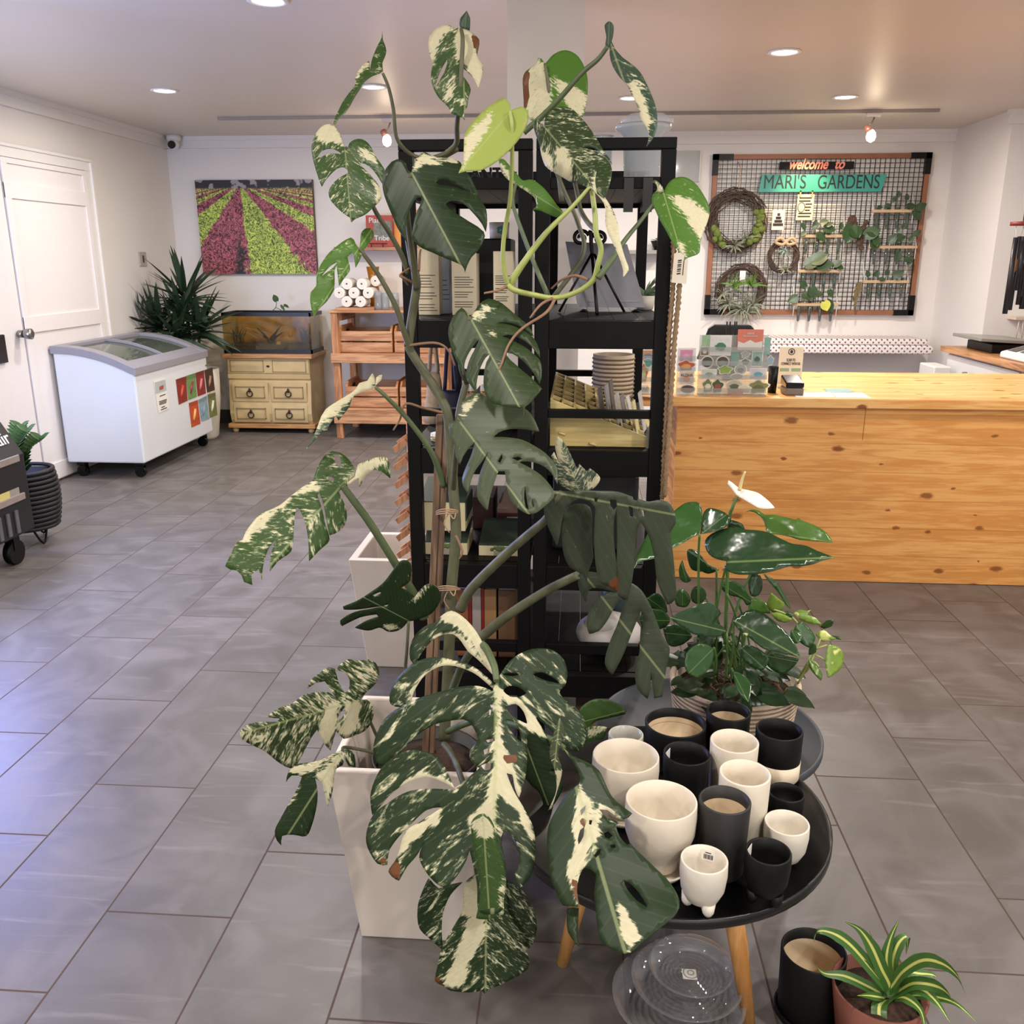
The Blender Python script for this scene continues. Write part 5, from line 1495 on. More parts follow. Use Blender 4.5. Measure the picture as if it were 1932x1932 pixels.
m = MB()
m.tube(spiral(822, 290, 66, 1, ey), .0056, 6)
m.tube(spiral(972, 292, 58, -1, ey), .0056, 6)
m.tube(spline(epath([(884, 268), (900, 240), (905, 330), (915, 420)]), 5), .0065, 6)
m.tube(spline(epath([(922, 290), (915, 250), (905, 330)]), 5), .0045, 6)
m.build('scrolls', BLACKM, es)
bz = lambda p, y: Vector((at(*E6(*p), y).x, y, L2z + .004))
MB().tube([at(*E6(905, 420), ey), bz((650, 950), ey - .06)], .004, 8).build('leg', BLACKM, es)
MB().tube([at(*E6(912, 420), ey), bz((950, 950), ey - .18)], .005, 8).build('leg', BLACKM, es)
MB().tube([at(*E6(930, 420), ey), bz((1165, 950), ey - .06)], .004, 8).build('leg', BLACKM, es)
for cx in (850, 1265):
    m = MB().tube(spline([at(*E6(cx - 45, 950), ey + .02), at(*E6(cx - 40, 890), ey + .01), at(*E6(cx, 865), ey), at(*E6(cx + 45, 900), ey + .01), at(*E6(cx + 50, 950), ey + .02)], 5), .005, 6)
    m.build('hook', BLACKM, es)
bd = thing('grey_board', 'grey backed picture board standing on the black easel', 'board', (xat(1140, 600, ey + .1), ey + .08, L2z))
q0, q1 = at(*E6(700, 318), ey + .10), at(*E6(1190, 340), ey + .10)
r0, r1 = at(*E6(796, 950), ey + .05), at(*E6(1330, 950), ey + .05)
r0.z = r1.z = L2z + .012
MB().prism([r0, r1, q1, q0], (0, .008, 0)).build('board', M('board_grey', (138, 136, 146), .45, var=.04), bd)
s0 = r0 + (q0 - r0) * .08
MB().obox(s0 + (r1 - r0) * .14 + Vector((0, -.002, 0)), (r1 - r0) * .16, (0, .001, 0), (q0 - r0) * .2).build('paper_label', M('label_grey2', (150, 148, 152), .6, var=.1, scale=50), bd)
MB().obox(s0 + (r1 - r0) * .62 + Vector((0, -.002, 0)), (r1 - r0) * .3, (0, .001, 0), (q0 - r0) * .03).build('paper_label', M('label_grey2'), bd)
vp = at(1234, 600, 3.0)
t = thing('small_potted_plant', 'small white pot with striped leaves in the right corner of the second shelf', 'plant', (vp.x - .03, 3.0, L2z))
MB().lathe([(0, L2z + .001), (.025, L2z + .001), (.034, L2z + .045), (.03, L2z + .045), (.022, L2z + .01), (0, L2z + .01)], (vp.x - .03, 3.0, 0), 20).build('pot', WHITEC, t)
air(t, (vp.x - .03, 3.0, L2z + .045), 16, .075, (0, 0, 1.0), M('striped_leaf', (110, 130, 100), .45, var=.6, scale=90), 55, 'leaves')

# ---- third shelf, right unit: sloping seed rack with packets
OW = wood('organiser_ply', (214, 194, 132), (186, 162, 102), 'X', .5)
OWD = M('organiser_pocket_shade', (84, 70, 40), .7, var=.15)  # same plywood coloured darker, the shade of the pockets put into the colour
gx0, gx1, gy0, gy1 = UR0 + .042, UR1 - .042, SY0 + .05, SY1 - .28
gz = L3z + .001
zl, zr = zat(752, gy0, 1035), gz + .03
og = thing('seed_rack', 'pale plywood compartment rack sloping down to the right on the right unit', 'rack', ((gx0 + gx1) / 2, (gy0 + gy1) / 2, gz))
prof = [(gx0, gz), (gx1, gz), (gx1, zr), (gx0, zl)]
for y in (gy0, gy1 - .008): MB().prism([(x, y, z) for x, z in prof], (0, .008, 0)).build('side_panel', OW, og, .001)
bx('end_panel', OW, og, gx0, gx0 + .006, gy0 + .008, gy1 - .008, gz, zl)
MB().prism([(gx0 + .006, gy0 + .008, gz + .002), (gx1, gy0 + .008, gz + .002), (gx1, gy0 + .008, gz + .017), (gx0 + .006, gy0 + .008, zl - .013)], (0, gy1 - gy0 - .016, 0)).build('slanted_bed', OWD, og)
m = MB(); slope = (zr - zl) / (gx1 - gx0)
for k in range(1, 8):
    x = gx0 + (gx1 - gx0) * k / 8; m.box(x - .0025, x + .0025, gy0 + .008, gy1 - .008, gz + .012, zl + slope * (x - gx0) + .001)
for k in range(1, 7):
    y = gy0 + (gy1 - gy0) * k / 7; m.prism([(x, y, z - .002) for x, z in [(gx0 + .006, gz + .012), (gx1, gz + .012), (gx1, zr), (gx0 + .006, zl)]], (0, .005, 0))
m.build('dividers', OW, og)
m = MB()
for (u, v) in ((1060, 818), (1118, 838)):
    p = at(u, v, gy0 - .002); m.tube([p + Vector((-.010, 0, .003)), p + Vector((.010, 0, -.003))], .0035, 8)
m.build('dowel', M('dowel', (214, 190, 130), .5), og)
rnd = random.Random(5)
for k, (u, v0, v1, c) in enumerate([(1140, 735, 800, (70, 68, 72)), (1152, 728, 805, (150, 148, 152)), (1160, 720, 800, (90, 86, 84)), (1172, 745, 812, (206, 202, 198)), (1182, 748, 818, (120, 122, 128)), (1192, 750, 824, (226, 222, 214)), (1204, 760, 828, (220, 206, 150)), (1216, 742, 800, (196, 194, 190)), (1222, 780, 838, (214, 200, 140))]):
    y = gy0 + .06 + (k % 3) * .09; p = at(u, v0, y); zb_ = max(gz + .014, at(u, v1, y).z)
    o = MB().obox((p.x, y, gz + .014), (.003, .0, 0), (.012, .062, 0), (-.02, 0, p.z - gz - .014)).build('seed_packet', M('packet_%d' % c[0], c, .5, var=.25, scale=50))
    tag(o, ['dark seed packet at the left end of the packets', 'mid grey seed packet leaning left', 'dark tall seed packet, the tallest of the packets', 'light grey seed packet in the middle of the rack', 'blue grey seed packet beside the light grey one', 'off white seed packet right of the blue grey one', 'pale yellow seed packet', 'light packet leaning against the right post', 'small yellow packet at the low right end'][k] + ' in the sloping rack', 'seed packet', 'seed packets in the plywood rack')
bkx = at(1157, 720, 3.25)
sb = thing('striped_basket', 'cream coiled rope basket with brown lines behind the seed rack', 'basket', (bkx.x, 3.27, L3z))
m = MB(); rb = 39 * mpp(bkx); zb1 = zat(668, 3.27, 1157)
nz_ = 11
MB().lathe([(0, L3z + .001), (rb * .86, L3z + .001), (rb * .98, L3z + .05), (rb, zb1), (rb * .9, zb1), (rb * .86, L3z + .03), (0, L3z + .02)], (bkx.x, 3.27, 0), 32).build('basket_body', M('rope_cream', (206, 188, 162), .8, var=.12, scale=60), sb)
for k in range(nz_):
    z = L3z + .02 + (zb1 - L3z - .02) * k / nz_
    m.tube([(bkx.x + rb * 1.0 * math.cos(i * .2244), 3.27 + rb * 1.0 * math.sin(i * .2244), z) for i in range(29)], .0035, 5, False)
m.build('brown_lines', M('rope_brown', (126, 98, 78), .8), sb)

# ---- left unit: bags, bottles, jars
def bag(u, y, w_, z0, z1, mat, lab, handle):
    x = xat(u, 700, y)
    t = thing('tote_bag', lab, 'bag', (x, y, z0), 'bags hanging in the left unit')
    m = MB(); n = 10
    vs = []
    for j in range(7):
        f = j / 6; z = z1 + (z0 - z1) * f
        for i in range(n):
            a = 2 * math.pi * i / n
            vs.append((x + w_ * (.55 + .45 * f) * math.cos(a) * (1 + .12 * math.sin(3 * a + j)), y + .03 * (.3 + f) * math.sin(a) * (1 + .2 * math.sin(2 * a)), z))
    fs = [(j * n + i, j * n + (i + 1) % n, (j + 1) * n + (i + 1) % n, (j + 1) * n + i) for j in range(6) for i in range(n)] + [tuple(range(n)), tuple(range(6 * n, 7 * n))]
    m.add(vs, fs, True); m.build('bag_body', mat, t)
    for dy in (-.012, .012):
        MB().tube(spline([(x - w_ * .4, y + dy, z1), (x - w_ * .12, y + dy, handle), (x + w_ * .12, y + dy, handle), (x + w_ * .4, y + dy, z1)], 5), .005, 6).build('handle', mat, t)


bag(818, 2.84, .035, L3z + .004, 1.20, M('bag_cream', (176, 156, 134), .8, var=.3, scale=40), 'cream and brown cloth bag hanging at the left of the navy bag', 1.30)
bag(850, 2.78, .05, L3z + .02, 1.15, M('bag_navy', (34, 38, 74), .6, var=.4, scale=14), 'shiny navy blue bag hanging by long straps in the left unit', 1.31)
ms_ = 1.128
t = thing('mid_shelf_board', 'thin black shelf board inside the left unit under the spray bottles', 'shelf board', ((UL0 + UL1) / 2, 2.8, ms_))
bx('board', BLACKW, t, xat(876, 780, 2.62), UL1 - .04, 2.52, 3.05, ms_ - .012, ms_)
bx('front_edge', M('edge_grey', (120, 116, 112), .5), t, xat(876, 780, 2.62), UL1 - .04, 2.517, 2.5195, ms_ - .003, ms_)
for i, (u, lab) in enumerate(((855, 'white capped spray bottle nearest the navy bag'), (883, 'white capped spray bottle, the middle one of three'), (907, 'white capped spray bottle partly behind the big split leaf'))):
    x = xat(u + (26 if i == 0 else 8 if i == 1 else 6), 760, 2.72)
    t = thing('spray_bottle', lab, 'bottle', (x, 2.72, ms_), 'white capped bottles in the left unit')
    h_ = zat(726, 2.72, u) - ms_
    MB().lathe([(0, ms_ + .001), (.019, ms_ + .001), (.019, ms_ + h_ * .38), (.010, ms_ + h_ * .5), (0, ms_ + h_ * .5)], (x, 2.72, 0), 20).build('bottle_body', M('bottle_pink', (206, 160, 146), .4, var=.2), t)
    MB().lathe([(.0115, ms_ + h_ * .46), (.0115, ms_ + h_ * .62), (0, ms_ + h_ * .62)], (x, 2.72, 0), 16).build('gold_collar', M('collar_gold', (176, 140, 60), .35, metal=.6), t)
    MB().lathe([(.012, ms_ + h_ * .62), (.010, ms_ + h_), (0, ms_ + h_)], (x, 2.72, 0), 16).build('cap', M('cap_white', (232, 230, 226), .4, var=0), t)
for i, (u, w_, lab) in enumerate(((829, 16, 'white jar with gold lid on the third shelf, left of the wooden stake'), )):
    y = 2.56; x = xat(u, 830, y); r_ = w_ * mpp((x, y, 1.1)); z1 = zat(817, y, u)
    t = thing('lidded_jar', lab, 'jar', (x, y, L3z))
    MB().lathe([(0, L3z + .001), (r_, L3z + .001), (r_, z1 - .018), (0, z1 - .018)], (x, y, 0), 24).build('jar_body', M('jar_white', (206, 198, 182), .4, var=.05), t)
    MB().lathe([(r_ * 1.05, z1 - .0175), (r_ * 1.05, z1 - .008), (0, z1 - .008)], (x, y, 0), 24).build('gold_band', M('lid_gold', (150, 128, 64), .4, metal=.4), t)
    MB().lathe([(r_ * 1.05, z1 - .0075), (r_ * 1.02, z1), (0, z1)], (x, y, 0), 24).build('lid', M('cap_white'), t)
bxp = boxed(858, 905, 795, 2.60, .1, L3z, M('leafbox', (178, 160, 130), .6, var=.5, scale=70), 'small tan patterned box behind the split leaf on the third shelf', None, None)
boxed(930, 990, 806, 2.75, .12, L3z, M('pinkbrown', (136, 100, 84), .6, var=.1), 'brown box at the right end of the third shelf, left unit', None, None)

# ---- fourth shelf, left: gift boxes
GB_ = M('giftbox_cream', (196, 182, 146), .6, var=.04); GL_ = M('giftbox_green', (48, 60, 48), .6, var=.12)


def giftbox(u0, u1, vtop, vlid, vbot, y, dp, zb, lab, plant=True, side=False):
    x0, x1 = xat(u0, 1000, y), xat(u1, 1000, y); z1 = zat(vlid, y, (u0 + u1) / 2); z2 = z1 + .035
    zb = zb + .0006
    t = thing('gift_box', lab, 'box', ((x0 + x1) / 2, y, zb), 'cream and green boxes on the fourth shelf')
    bx('carton', GB_, t, x0, x1, y, y + dp, zb, z1, .001)
    MB().prism([(x0, y, z1), (x1, y, z1), (x1, y + dp, z2), (x0, y + dp, z2)], (0, 0, .003)).build('green_lid', GL_, t)
    if side: bx('green_side', GL_, t, x1 + .0002, x1 + .003, y + .004, y + dp, zb + (z1 - zb) * .35, z1)
    if plant:
        m = MB(); cx = x0 + (x1 - x0) * .55; rnd = random.Random(int(u0))
        for k in range(26):
            a = rnd.uniform(0, 3.14); r_ = rnd.uniform(.2, 1)
            m.ball((cx + (x1 - x0) * .26 * r_ * math.cos(a), y - .001, z1 - (z1 - zb) * (.42 - .30 * r_ * math.sin(a))), .006, .0012, .006, 7, 4)
        m.build('succulent_picture', M('succ_print', (88, 106, 62), .6, var=.3), t)
        bx('pot_picture', M('pot_print', (150, 142, 124), .6, var=.4, scale=90), t, cx - (x1 - x0) * .2, cx + (x1 - x0) * .2, y - .0012, y - .0003, zb + .001, zb + (z1 - zb) * .5)
    return z1


zt_ = giftbox(798, 881, 1015, 1024, 1070, 2.53, .16, L4z, 'cream gift box with a succulent picture, under the taller box', True)
giftbox(792, 878, 920, 948, 1023, 2.53, .17, zt_ + .004 + .033, 'taller cream gift box with green lid stacked behind the stake', False, True)
giftbox(903, 984, 995, 1030, 1070, 2.53, .17, L4z, 'low cream gift box with dark green lid, right of the stack', True)
bx0 = xat(938, 980, 2.74); bx1 = xat(990, 980, 2.74)
rb_ = thing('red_box', 'dark red carton with a white barcode label on the fourth shelf', 'box', (bx0, 2.78, L4z))
bx('carton', M('carton_red', (92, 34, 34), .5, var=.2), rb_, bx0, bx1, 2.74, 2.95, L4z + .0006, zat(968, 2.74), .002)
bx('barcode_label', PAPER, rb_, bx0 + .032, bx1 - .004, 2.738, 2.7395, zat(990, 2.74), zat(975, 2.74))
bx('box_top', M('carton_tan', (150, 122, 104), .6), rb_, bx0, bx1, 2.74, 2.95, zat(968, 2.74) + .0002, zat(960, 2.74))
bx0, bx1 = xat(893, 980, 2.82), xat(932, 980, 2.82)
tag(bx('dark_carton', M('carton_maroon', (66, 34, 36), .5, var=.3), None, bx0, bx1, 2.80, 2.96, L4z + .0006, zat(940, 2.8), .002), 'maroon carton with a pale top left of the dark red carton', 'box')
# ---- fifth shelf, left: upright books
for i, (u0, u1, v0, c, lab) in enumerate(((862, 884, 1112, (150, 92, 56), 'brown upright book at the left of the bottom shelf row'), (884, 891, 1110, (128, 34, 28), 'thin red upright book on the bottom shelf, left one'), (891, 908, 1108, (172, 162, 156), 'pale grey upright book on the bottom shelf'),
                                           (908, 914, 1110, (140, 34, 30), 'thin red upright book beside the tan one'), (914, 937, 1112, (166, 126, 84), 'tan upright book on the bottom shelf'), (940, 972, 1114, (118, 86, 58), 'dark wood coloured upright book at the right of the bottom shelf row'))):
    y = 2.56; x0, x1 = xat(u0, 1150, y), xat(u1 - .6, 1150, y)
    t = thing('upright_book', lab, 'book', ((x0 + x1) / 2, y, L5z), 'books on the bottom shelf')
    bx('cover', M('ubook_%d_%d' % (c[0], c[1]), c, .5, var=.12), t, x0, x1, y, y + .17, L5z + .0006, zat(v0, y, u0), .001)
    bx('pages', PAPER, t, x0 + .001, x1 - .001, y + .01, y + .165, zat(v0, y, u0) + .0001, zat(v0, y, u0) + .001)
# ---- right unit lower shelves
bx0, bx1 = UR0 + .05, UR1 - .05
t = tag(bx('storage_bin', M('bin_black', (24, 24, 26), .5, var=.15), None, bx0, bx1, 2.6, 3.2, L4z + .0006, L4z + .24, .01), 'black storage bin behind the drooping grey leaves', 'storage bin')
wbag = at(1148, 1250, 2.6)
t = thing('white_sack', 'lumpy white sack on the bottom shelf of the right unit', 'sack', (wbag.x, 2.62, L5z))
m = MB()
m.ball((wbag.x, 2.64, L5z + .062), .105, .10, .061, 20, 12).ball((wbag.x - .02, 2.62, L5z + .10), .06, .06, .04, 16, 10)
m.build('sack_body', M('sack_white', (196, 190, 186), .8, var=.08, scale=14, bump=.4), t)
tl_ = at(1165, 1165, 2.75)
MB().lathe([(0, L5z + .001), (.05, L5z + .001), (.055, L5z + .2), (0, L5z + .21)], (tl_.x, 2.80, 0), 24).build('teal_bottle', M('teal_bottle', (44, 66, 74), .4, var=.1))
tag(bpy.data.objects['teal_bottle'], 'dark teal bottle behind the white sack', 'bottle')
cbx0, cbx1 = xat(1122, 1380, 2.5), xat(1186, 1380, 2.5)
t = thing('cardboard_box', 'open brown cardboard box on the floor under the right unit', 'box', ((cbx0 + cbx1) / 2, 2.6, 0))
bx('carton', M('cardboard', (120, 98, 84), .7, var=.1), t, cbx0 - .06, cbx1, 2.50, 2.8, .001, .17, .002)
bx('flap', M('cardboard_pale', (180, 170, 160), .7), t, cbx1 + .0005, cbx1 + .003, 2.50, 2.8, .02, .19)

# ---- ropes and price tag on the right post
JUTE = M('jute_rope', (150, 122, 92), .85, var=.3, scale=70, bump=.5)
hz_ = zat(440, 2.42, 1275)
hg = thing('rope_hanger', 'twisted jute rope plant hanger hanging from the right post', 'rope hanger', (UR1 + .02, 2.43, hz_))


def rope(path, r, n=3, turns=26):
    pts = spline(path, 10); m = MB()
    for s in range(n):
        out = []
        for i, p in enumerate(pts):
            a = turns * i / len(pts) * 2 * math.pi / 2 + s * 2 * math.pi / n
            out.append(p + Vector((math.cos(a), math.sin(a), 0)) * r * .55)
        m.tube(out, r * .6, 5)
    return m


rope([at(1271, 445, 2.43), at(1270, 535, 2.43), at(1262, 640, 2.43), at(1258, 760, 2.43), at(1253, 860, 2.43), at(1250, 940, 2.43)], .008, turns=60).build('rope_strand', JUTE, hg)
rope([at(1284, 450, 2.42), at(1282, 540, 2.42), at(1272, 650, 2.42), at(1265, 760, 2.42), at(1258, 860, 2.42), at(1254, 936, 2.42)], .008, turns=60).build('rope_strand', JUTE, hg)
P = [at(1272, 478, 2.405), at(1299, 474, 2.405), at(1295, 536, 2.405), at(1267, 533, 2.405)]
tg = thing('price_tag', 'cream price tag with a barcode hanging on the jute rope', 'price tag', P[0])
MB().prism(P, (0, .0012, 0)).build('card', M('tag_cream', (222, 210, 192), .6, var=.02), tg)
m = MB()
for k in range(7):
    f = .25 + k * .075
    a = P[0] + (P[3] - P[0]) * f; ri = (P[1] - P[0])
    m.obox(a + ri * .32 + Vector((0, -.001, 0)), ri * .26, (0, .0008, 0), (P[3] - P[0]) * (.03 if k % 2 else .05))
m.obox(P[0] + (P[1] - P[0]) * .72 + (P[3] - P[0]) * .3 + Vector((0, -.001, 0)), (P[1] - P[0]) * .05, (0, .0008, 0), (P[3] - P[0]) * .5)
m.build('barcode', INK, tg)

# ---- white square planters behind, and the folded trellis
WP = M('planter_white', (208, 197, 187), .4, var=.02)


def square_planter(name, lab, x0, x1, y0, y1, h, inset, wall, group=None, inner=None, rimm=None):
    t = thing(name, lab, 'planter', ((x0 + x1) / 2, (y0 + y1) / 2, 0), group)
    def ring(d, z): return [(x0 + d, y0 + d, z), (x1 - d, y0 + d, z), (x1 - d, y1 - d, z), (x0 + d, y1 - d, z)]
    rings = [ring(inset, .001), ring(0, h), ring(wall, h), ring(wall + inset * .45, h * .55)]
    vs = sum(rings, []); fs = [(3, 2, 1, 0)]
    for i in range(3):
        for k in range(4): fs.append((i * 4 + k, i * 4 + (k + 1) % 4, (i + 1) * 4 + (k + 1) % 4, (i + 1) * 4 + k))
    fs.append((12, 13, 14, 15))
    MB().add(vs, fs).build('planter_body', WP, t, .004)
    return t


zr = .46
pf, pb = atz(657, 1056, zr), atz(694, 1003, zr)
square_planter('square_planter', 'empty white square planter beside the left black unit', pf.x, pf.x + .36, pf.y, pf.y + .36, zr, .045, .03)
tr = thing('folding_trellis', 'folded wooden trellis standing in the white planter beside the left unit', 'trellis', (-.56, 3.1, 0))
TRW = wood('trellis_wood', (206, 150, 112), (160, 108, 76), 'Z', .7)
xa, ya = xat(762, 975, 3.1), 3.1
for k in range(9):
    z0 = .34 + k * .067
    for sg in (0, 1):
        MB().obox((xa - .022 + sg * .012, ya + .02 * sg, z0 + .02 * sg), (.046, 0, .034), (0, .012, 0), (-.012, 0, .018)).build('slat', TRW, tr)
MB().tube([(xa + .02, ya + .04, .262), (xa + .02, ya + .04, .98)], .008, 8).build('rod', TRW, tr)

# ================================================================== MONSTERA
def zoomf(z):
    return lambda p: (z[0] + p[0] / z[2], z[1] + p[1] / z[2])


def inpoly(x, y, P):
    c = False; n = len(P); j = n - 1
    for i in range(n):
        xi, yi = P[i]; xj, yj = P[j]
        if (yi > y) != (yj > y) and x < (xj - xi) * (y - yi) / (yj - yi) + xi: c = not c
        j = i
    return c


def sdist(x, y, P):
    d = 1e9; n = len(P)
    for i in range(n):
        ax, ay = P[i]; bx_, by_ = P[(i + 1) % n]
        dx, dy = bx_ - ax, by_ - ay; L = dx * dx + dy * dy + 1e-9
        t = max(0, min(1, ((x - ax) * dx + (y - ay) * dy) / L))
        d = min(d, math.hypot(x - ax - t * dx, y - ay - t * dy))
    return d if inpoly(x, y, P) else -d


def smooth2(P, step):
    """closed Catmull-Rom loop through the outline, kept crisp at sharp tips"""
    n = len(P); out = []
    for i in range(n):
        p0, p1, p2, p3 = [Vector((*P[(i + k) % n], 0)) for k in (-1, 0, 1, 2)]
        def tang(a, b, c):
            u, w = (b - a), (c - b)
            if u.length < 1e-6 or w.length < 1e-6: return (c - a) * .5
            cs = u.normalized().dot(w.normalized())
            k = .5 if cs > .1 else .12
            return (c - a) * k * min(1, 2 * min(u.length, w.length) / ((u.length + w.length) + 1e-9) + .25)
        m1, m2 = tang(p0, p1, p2), tang(p1, p2, p3)
        L = (p2 - p1).length; k = max(1, int(L / step))
        for j in range(k):
            t = j / k
            h = (2 * t ** 3 - 3 * t ** 2 + 1) * p1 + (t ** 3 - 2 * t ** 2 + t) * m1 + (-2 * t ** 3 + 3 * t ** 2) * p2 + (t ** 3 - t ** 2) * m2
            out.append((h.x, h.y))
    return out


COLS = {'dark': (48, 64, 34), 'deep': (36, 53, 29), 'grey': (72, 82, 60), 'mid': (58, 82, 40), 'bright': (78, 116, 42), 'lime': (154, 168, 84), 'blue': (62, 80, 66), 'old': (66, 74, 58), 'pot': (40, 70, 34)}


def leaf(root, z, outline, base, tip, Yb, Yt, col='dark', vary=0., creams=(), browns=(), holes=(), tilt=0., fold=.22, curl=0., name='leaf', label=None, extra=(), gpx=None, mat=None):
    zf = zoomf(z); sc = 1 / z[2]
    polys = [[zf(p) for p in outline]] + [[zf(p) for p in e[0]] for e in extra]
    offs = [0.] + [e[1] for e in extra]
    H_ = [[zf(p) for p in h] for h in holes]
    C_ = [[zf(p) for p in h] for h in creams]; B_ = [[zf(p) for p in h] for h in browns]
    b, t = Vector(zf(base)), Vector(zf(tip)); ax = t - b; L = ax.length; ax.normalize(); nx = Vector((-ax.y, ax.x))
    Lm = L * Yb / 1720
    step = gpx or max(4.5, min(9, L / 28))
    V, Fc, UV, CR, BR = [], [], [], [], []
    for pi, P in enumerate(polys):
        loop = smooth2(P, step)
        cons = [loop] + ([smooth2(h, step * .8) for h in H_ if inpoly(sum(p[0] for p in h) / len(h), sum(p[1] for p in h) / len(h), P)])
        pts, edges = [], []
        for lp in cons:
            o = len(pts); pts += [Vector(p) for p in lp]; edges += [(o + k, o + (k + 1) % len(lp)) for k in range(len(lp))]
        x0, x1 = min(p[0] for p in loop), max(p[0] for p in loop); y0, y1 = min(p[1] for p in loop), max(p[1] for p in loop)
        g = step * 1.15; yy = y0 + g / 2; r = 0
        while yy < y1:
            xx = x0 + (g / 2 if r % 2 else 0)
            while xx < x1:
                if sdist(xx, yy, loop) > g * .45 and all(sdist(xx, yy, h) < -g * .45 for h in cons[1:]): pts.append(Vector((xx, yy)))
                xx += g
            yy += g * .87; r += 1
        vs, _, fs, *_ = delaunay_2d_cdt(pts, edges, [], 0, 1e-4)
        n0 = len(V)
        for p in vs:
            d = Vector((p.x, p.y)) - b; s = d.dot(ax) / L; tt = d.dot(nx) / L
            wv = .010 * math.sin(9 * s + 3) * abs(tt) + .012 * math.sin(7 * (s - .7 * abs(tt)) * 2 + pi) * min(1, abs(tt) * 3)
            Y = Yb + (Yt - Yb) * s + Lm * (tilt * tt + fold * math.sqrt(tt * tt + .004) + curl * tt * tt + wv) + offs[pi]
            V.append(at(p.x, p.y, Y)); UV.append((s, tt))
            CR.append(max([max(0, min(1, .5 + sdist(p.x, p.y, c) / 14)) for c in C_] + [0])); BR.append(max([max(0, min(1, .5 + sdist(p.x, p.y, c) / 8)) for c in B_] + [0]))
        for f in fs:
            cx, cy = sum(vs[i].x for i in f) / 3, sum(vs[i].y for i in f) / 3
            if inpoly(cx, cy, loop) and not any(inpoly(cx, cy, h) for h in cons[1:]): Fc.append(tuple(n0 + i for i in f))
    o0 = origin_of(root)
    me = bpy.data.meshes.new(name); me.from_pydata([tuple(p - o0) for p in V], [], Fc)
    me.polygons.foreach_set('use_smooth', [True] * len(Fc))
    uvl = me.uv_layers.new(name='UVMap')
    for lp in me.loops: uvl.data[lp.index].uv = UV[lp.vertex_index]
    for nm, dat in (('vary', [vary] * len(V)), ('cream', CR), ('brown', BR)):
        a = me.attributes.new(nm, 'FLOAT', 'POINT'); a.data.foreach_set('value', dat)
    a = me.attributes.new('leafcol', 'FLOAT_COLOR', 'POINT'); c = lin(COLS[col]); a.data.foreach_set('color', [x for _ in V for x in (*c, 1)])
    me.materials.append(mat or LEAF); me.update()
    o = bpy.data.objects.new(name, me); COL.objects.link(o); o.parent = root
    m = o.modifiers.new('solid', 'SOLIDIFY'); m.thickness = .0011; m.offset = 0
    if label: o['label'] = label
    return o


def stem(parent, pts, r0, r1, mat, name='petiole', n=6):
    path = spline([at(*p) for p in pts], n)
    return MB().tube(path, [r0 + (r1 - r0) * i / (len(path) - 1) for i in range(len(path))], 8).build(name, mat, parent)


# ---- planter
ph_ = .475
mx0, mx1, my0, my1 = -.530, -.185, 1.68, 2.03
WPB = WP
mp_ = square_planter('square_planter', 'tall tapered white square planter holding the big monstera', mx0, mx1, my0, my1, ph_, .045, .018)
mon = thing('monstera', 'tall variegated monstera tied to a wooden stake in the white square planter', 'plant', (-.26, 1.87, .40))
cx, cy = (mx0 + mx1) / 2, (my0 + my1) / 2
MB().lathe([(.10, .2), (.128, .41), (.131, .425), (.124, .425), (.119, .39), (0, .39)], (cx + .02, cy - .01, 0), 36).build('nursery_pot', M('nursery_black', (22, 22, 22), .5), mon)
MB().lathe([(0, .412), (.06, .410), (.122, .396), (.122, .385), (0, .385)], (cx + .02, cy - .01, 0), 30).build('soil', SOIL, mon)
SY = 1.93
sA, sB = at(836, 782, SY), at(809, 1440, 1.88)
sB.z = max(sB.z, .405)
w_ = 25 * SY / 1720
MB().bar(sA, sB, w_, .018, (1, 0, 0)).build('wooden_stake', STAKEW, mon, .002)
MB().bar(sA + Vector((.002, -.0095, 0)), sB + Vector((.002, -.0095, 0)), .003, .001, (1, 0, 0)).build('stake_groove', M('groove', (70, 54, 44), .9), mon)

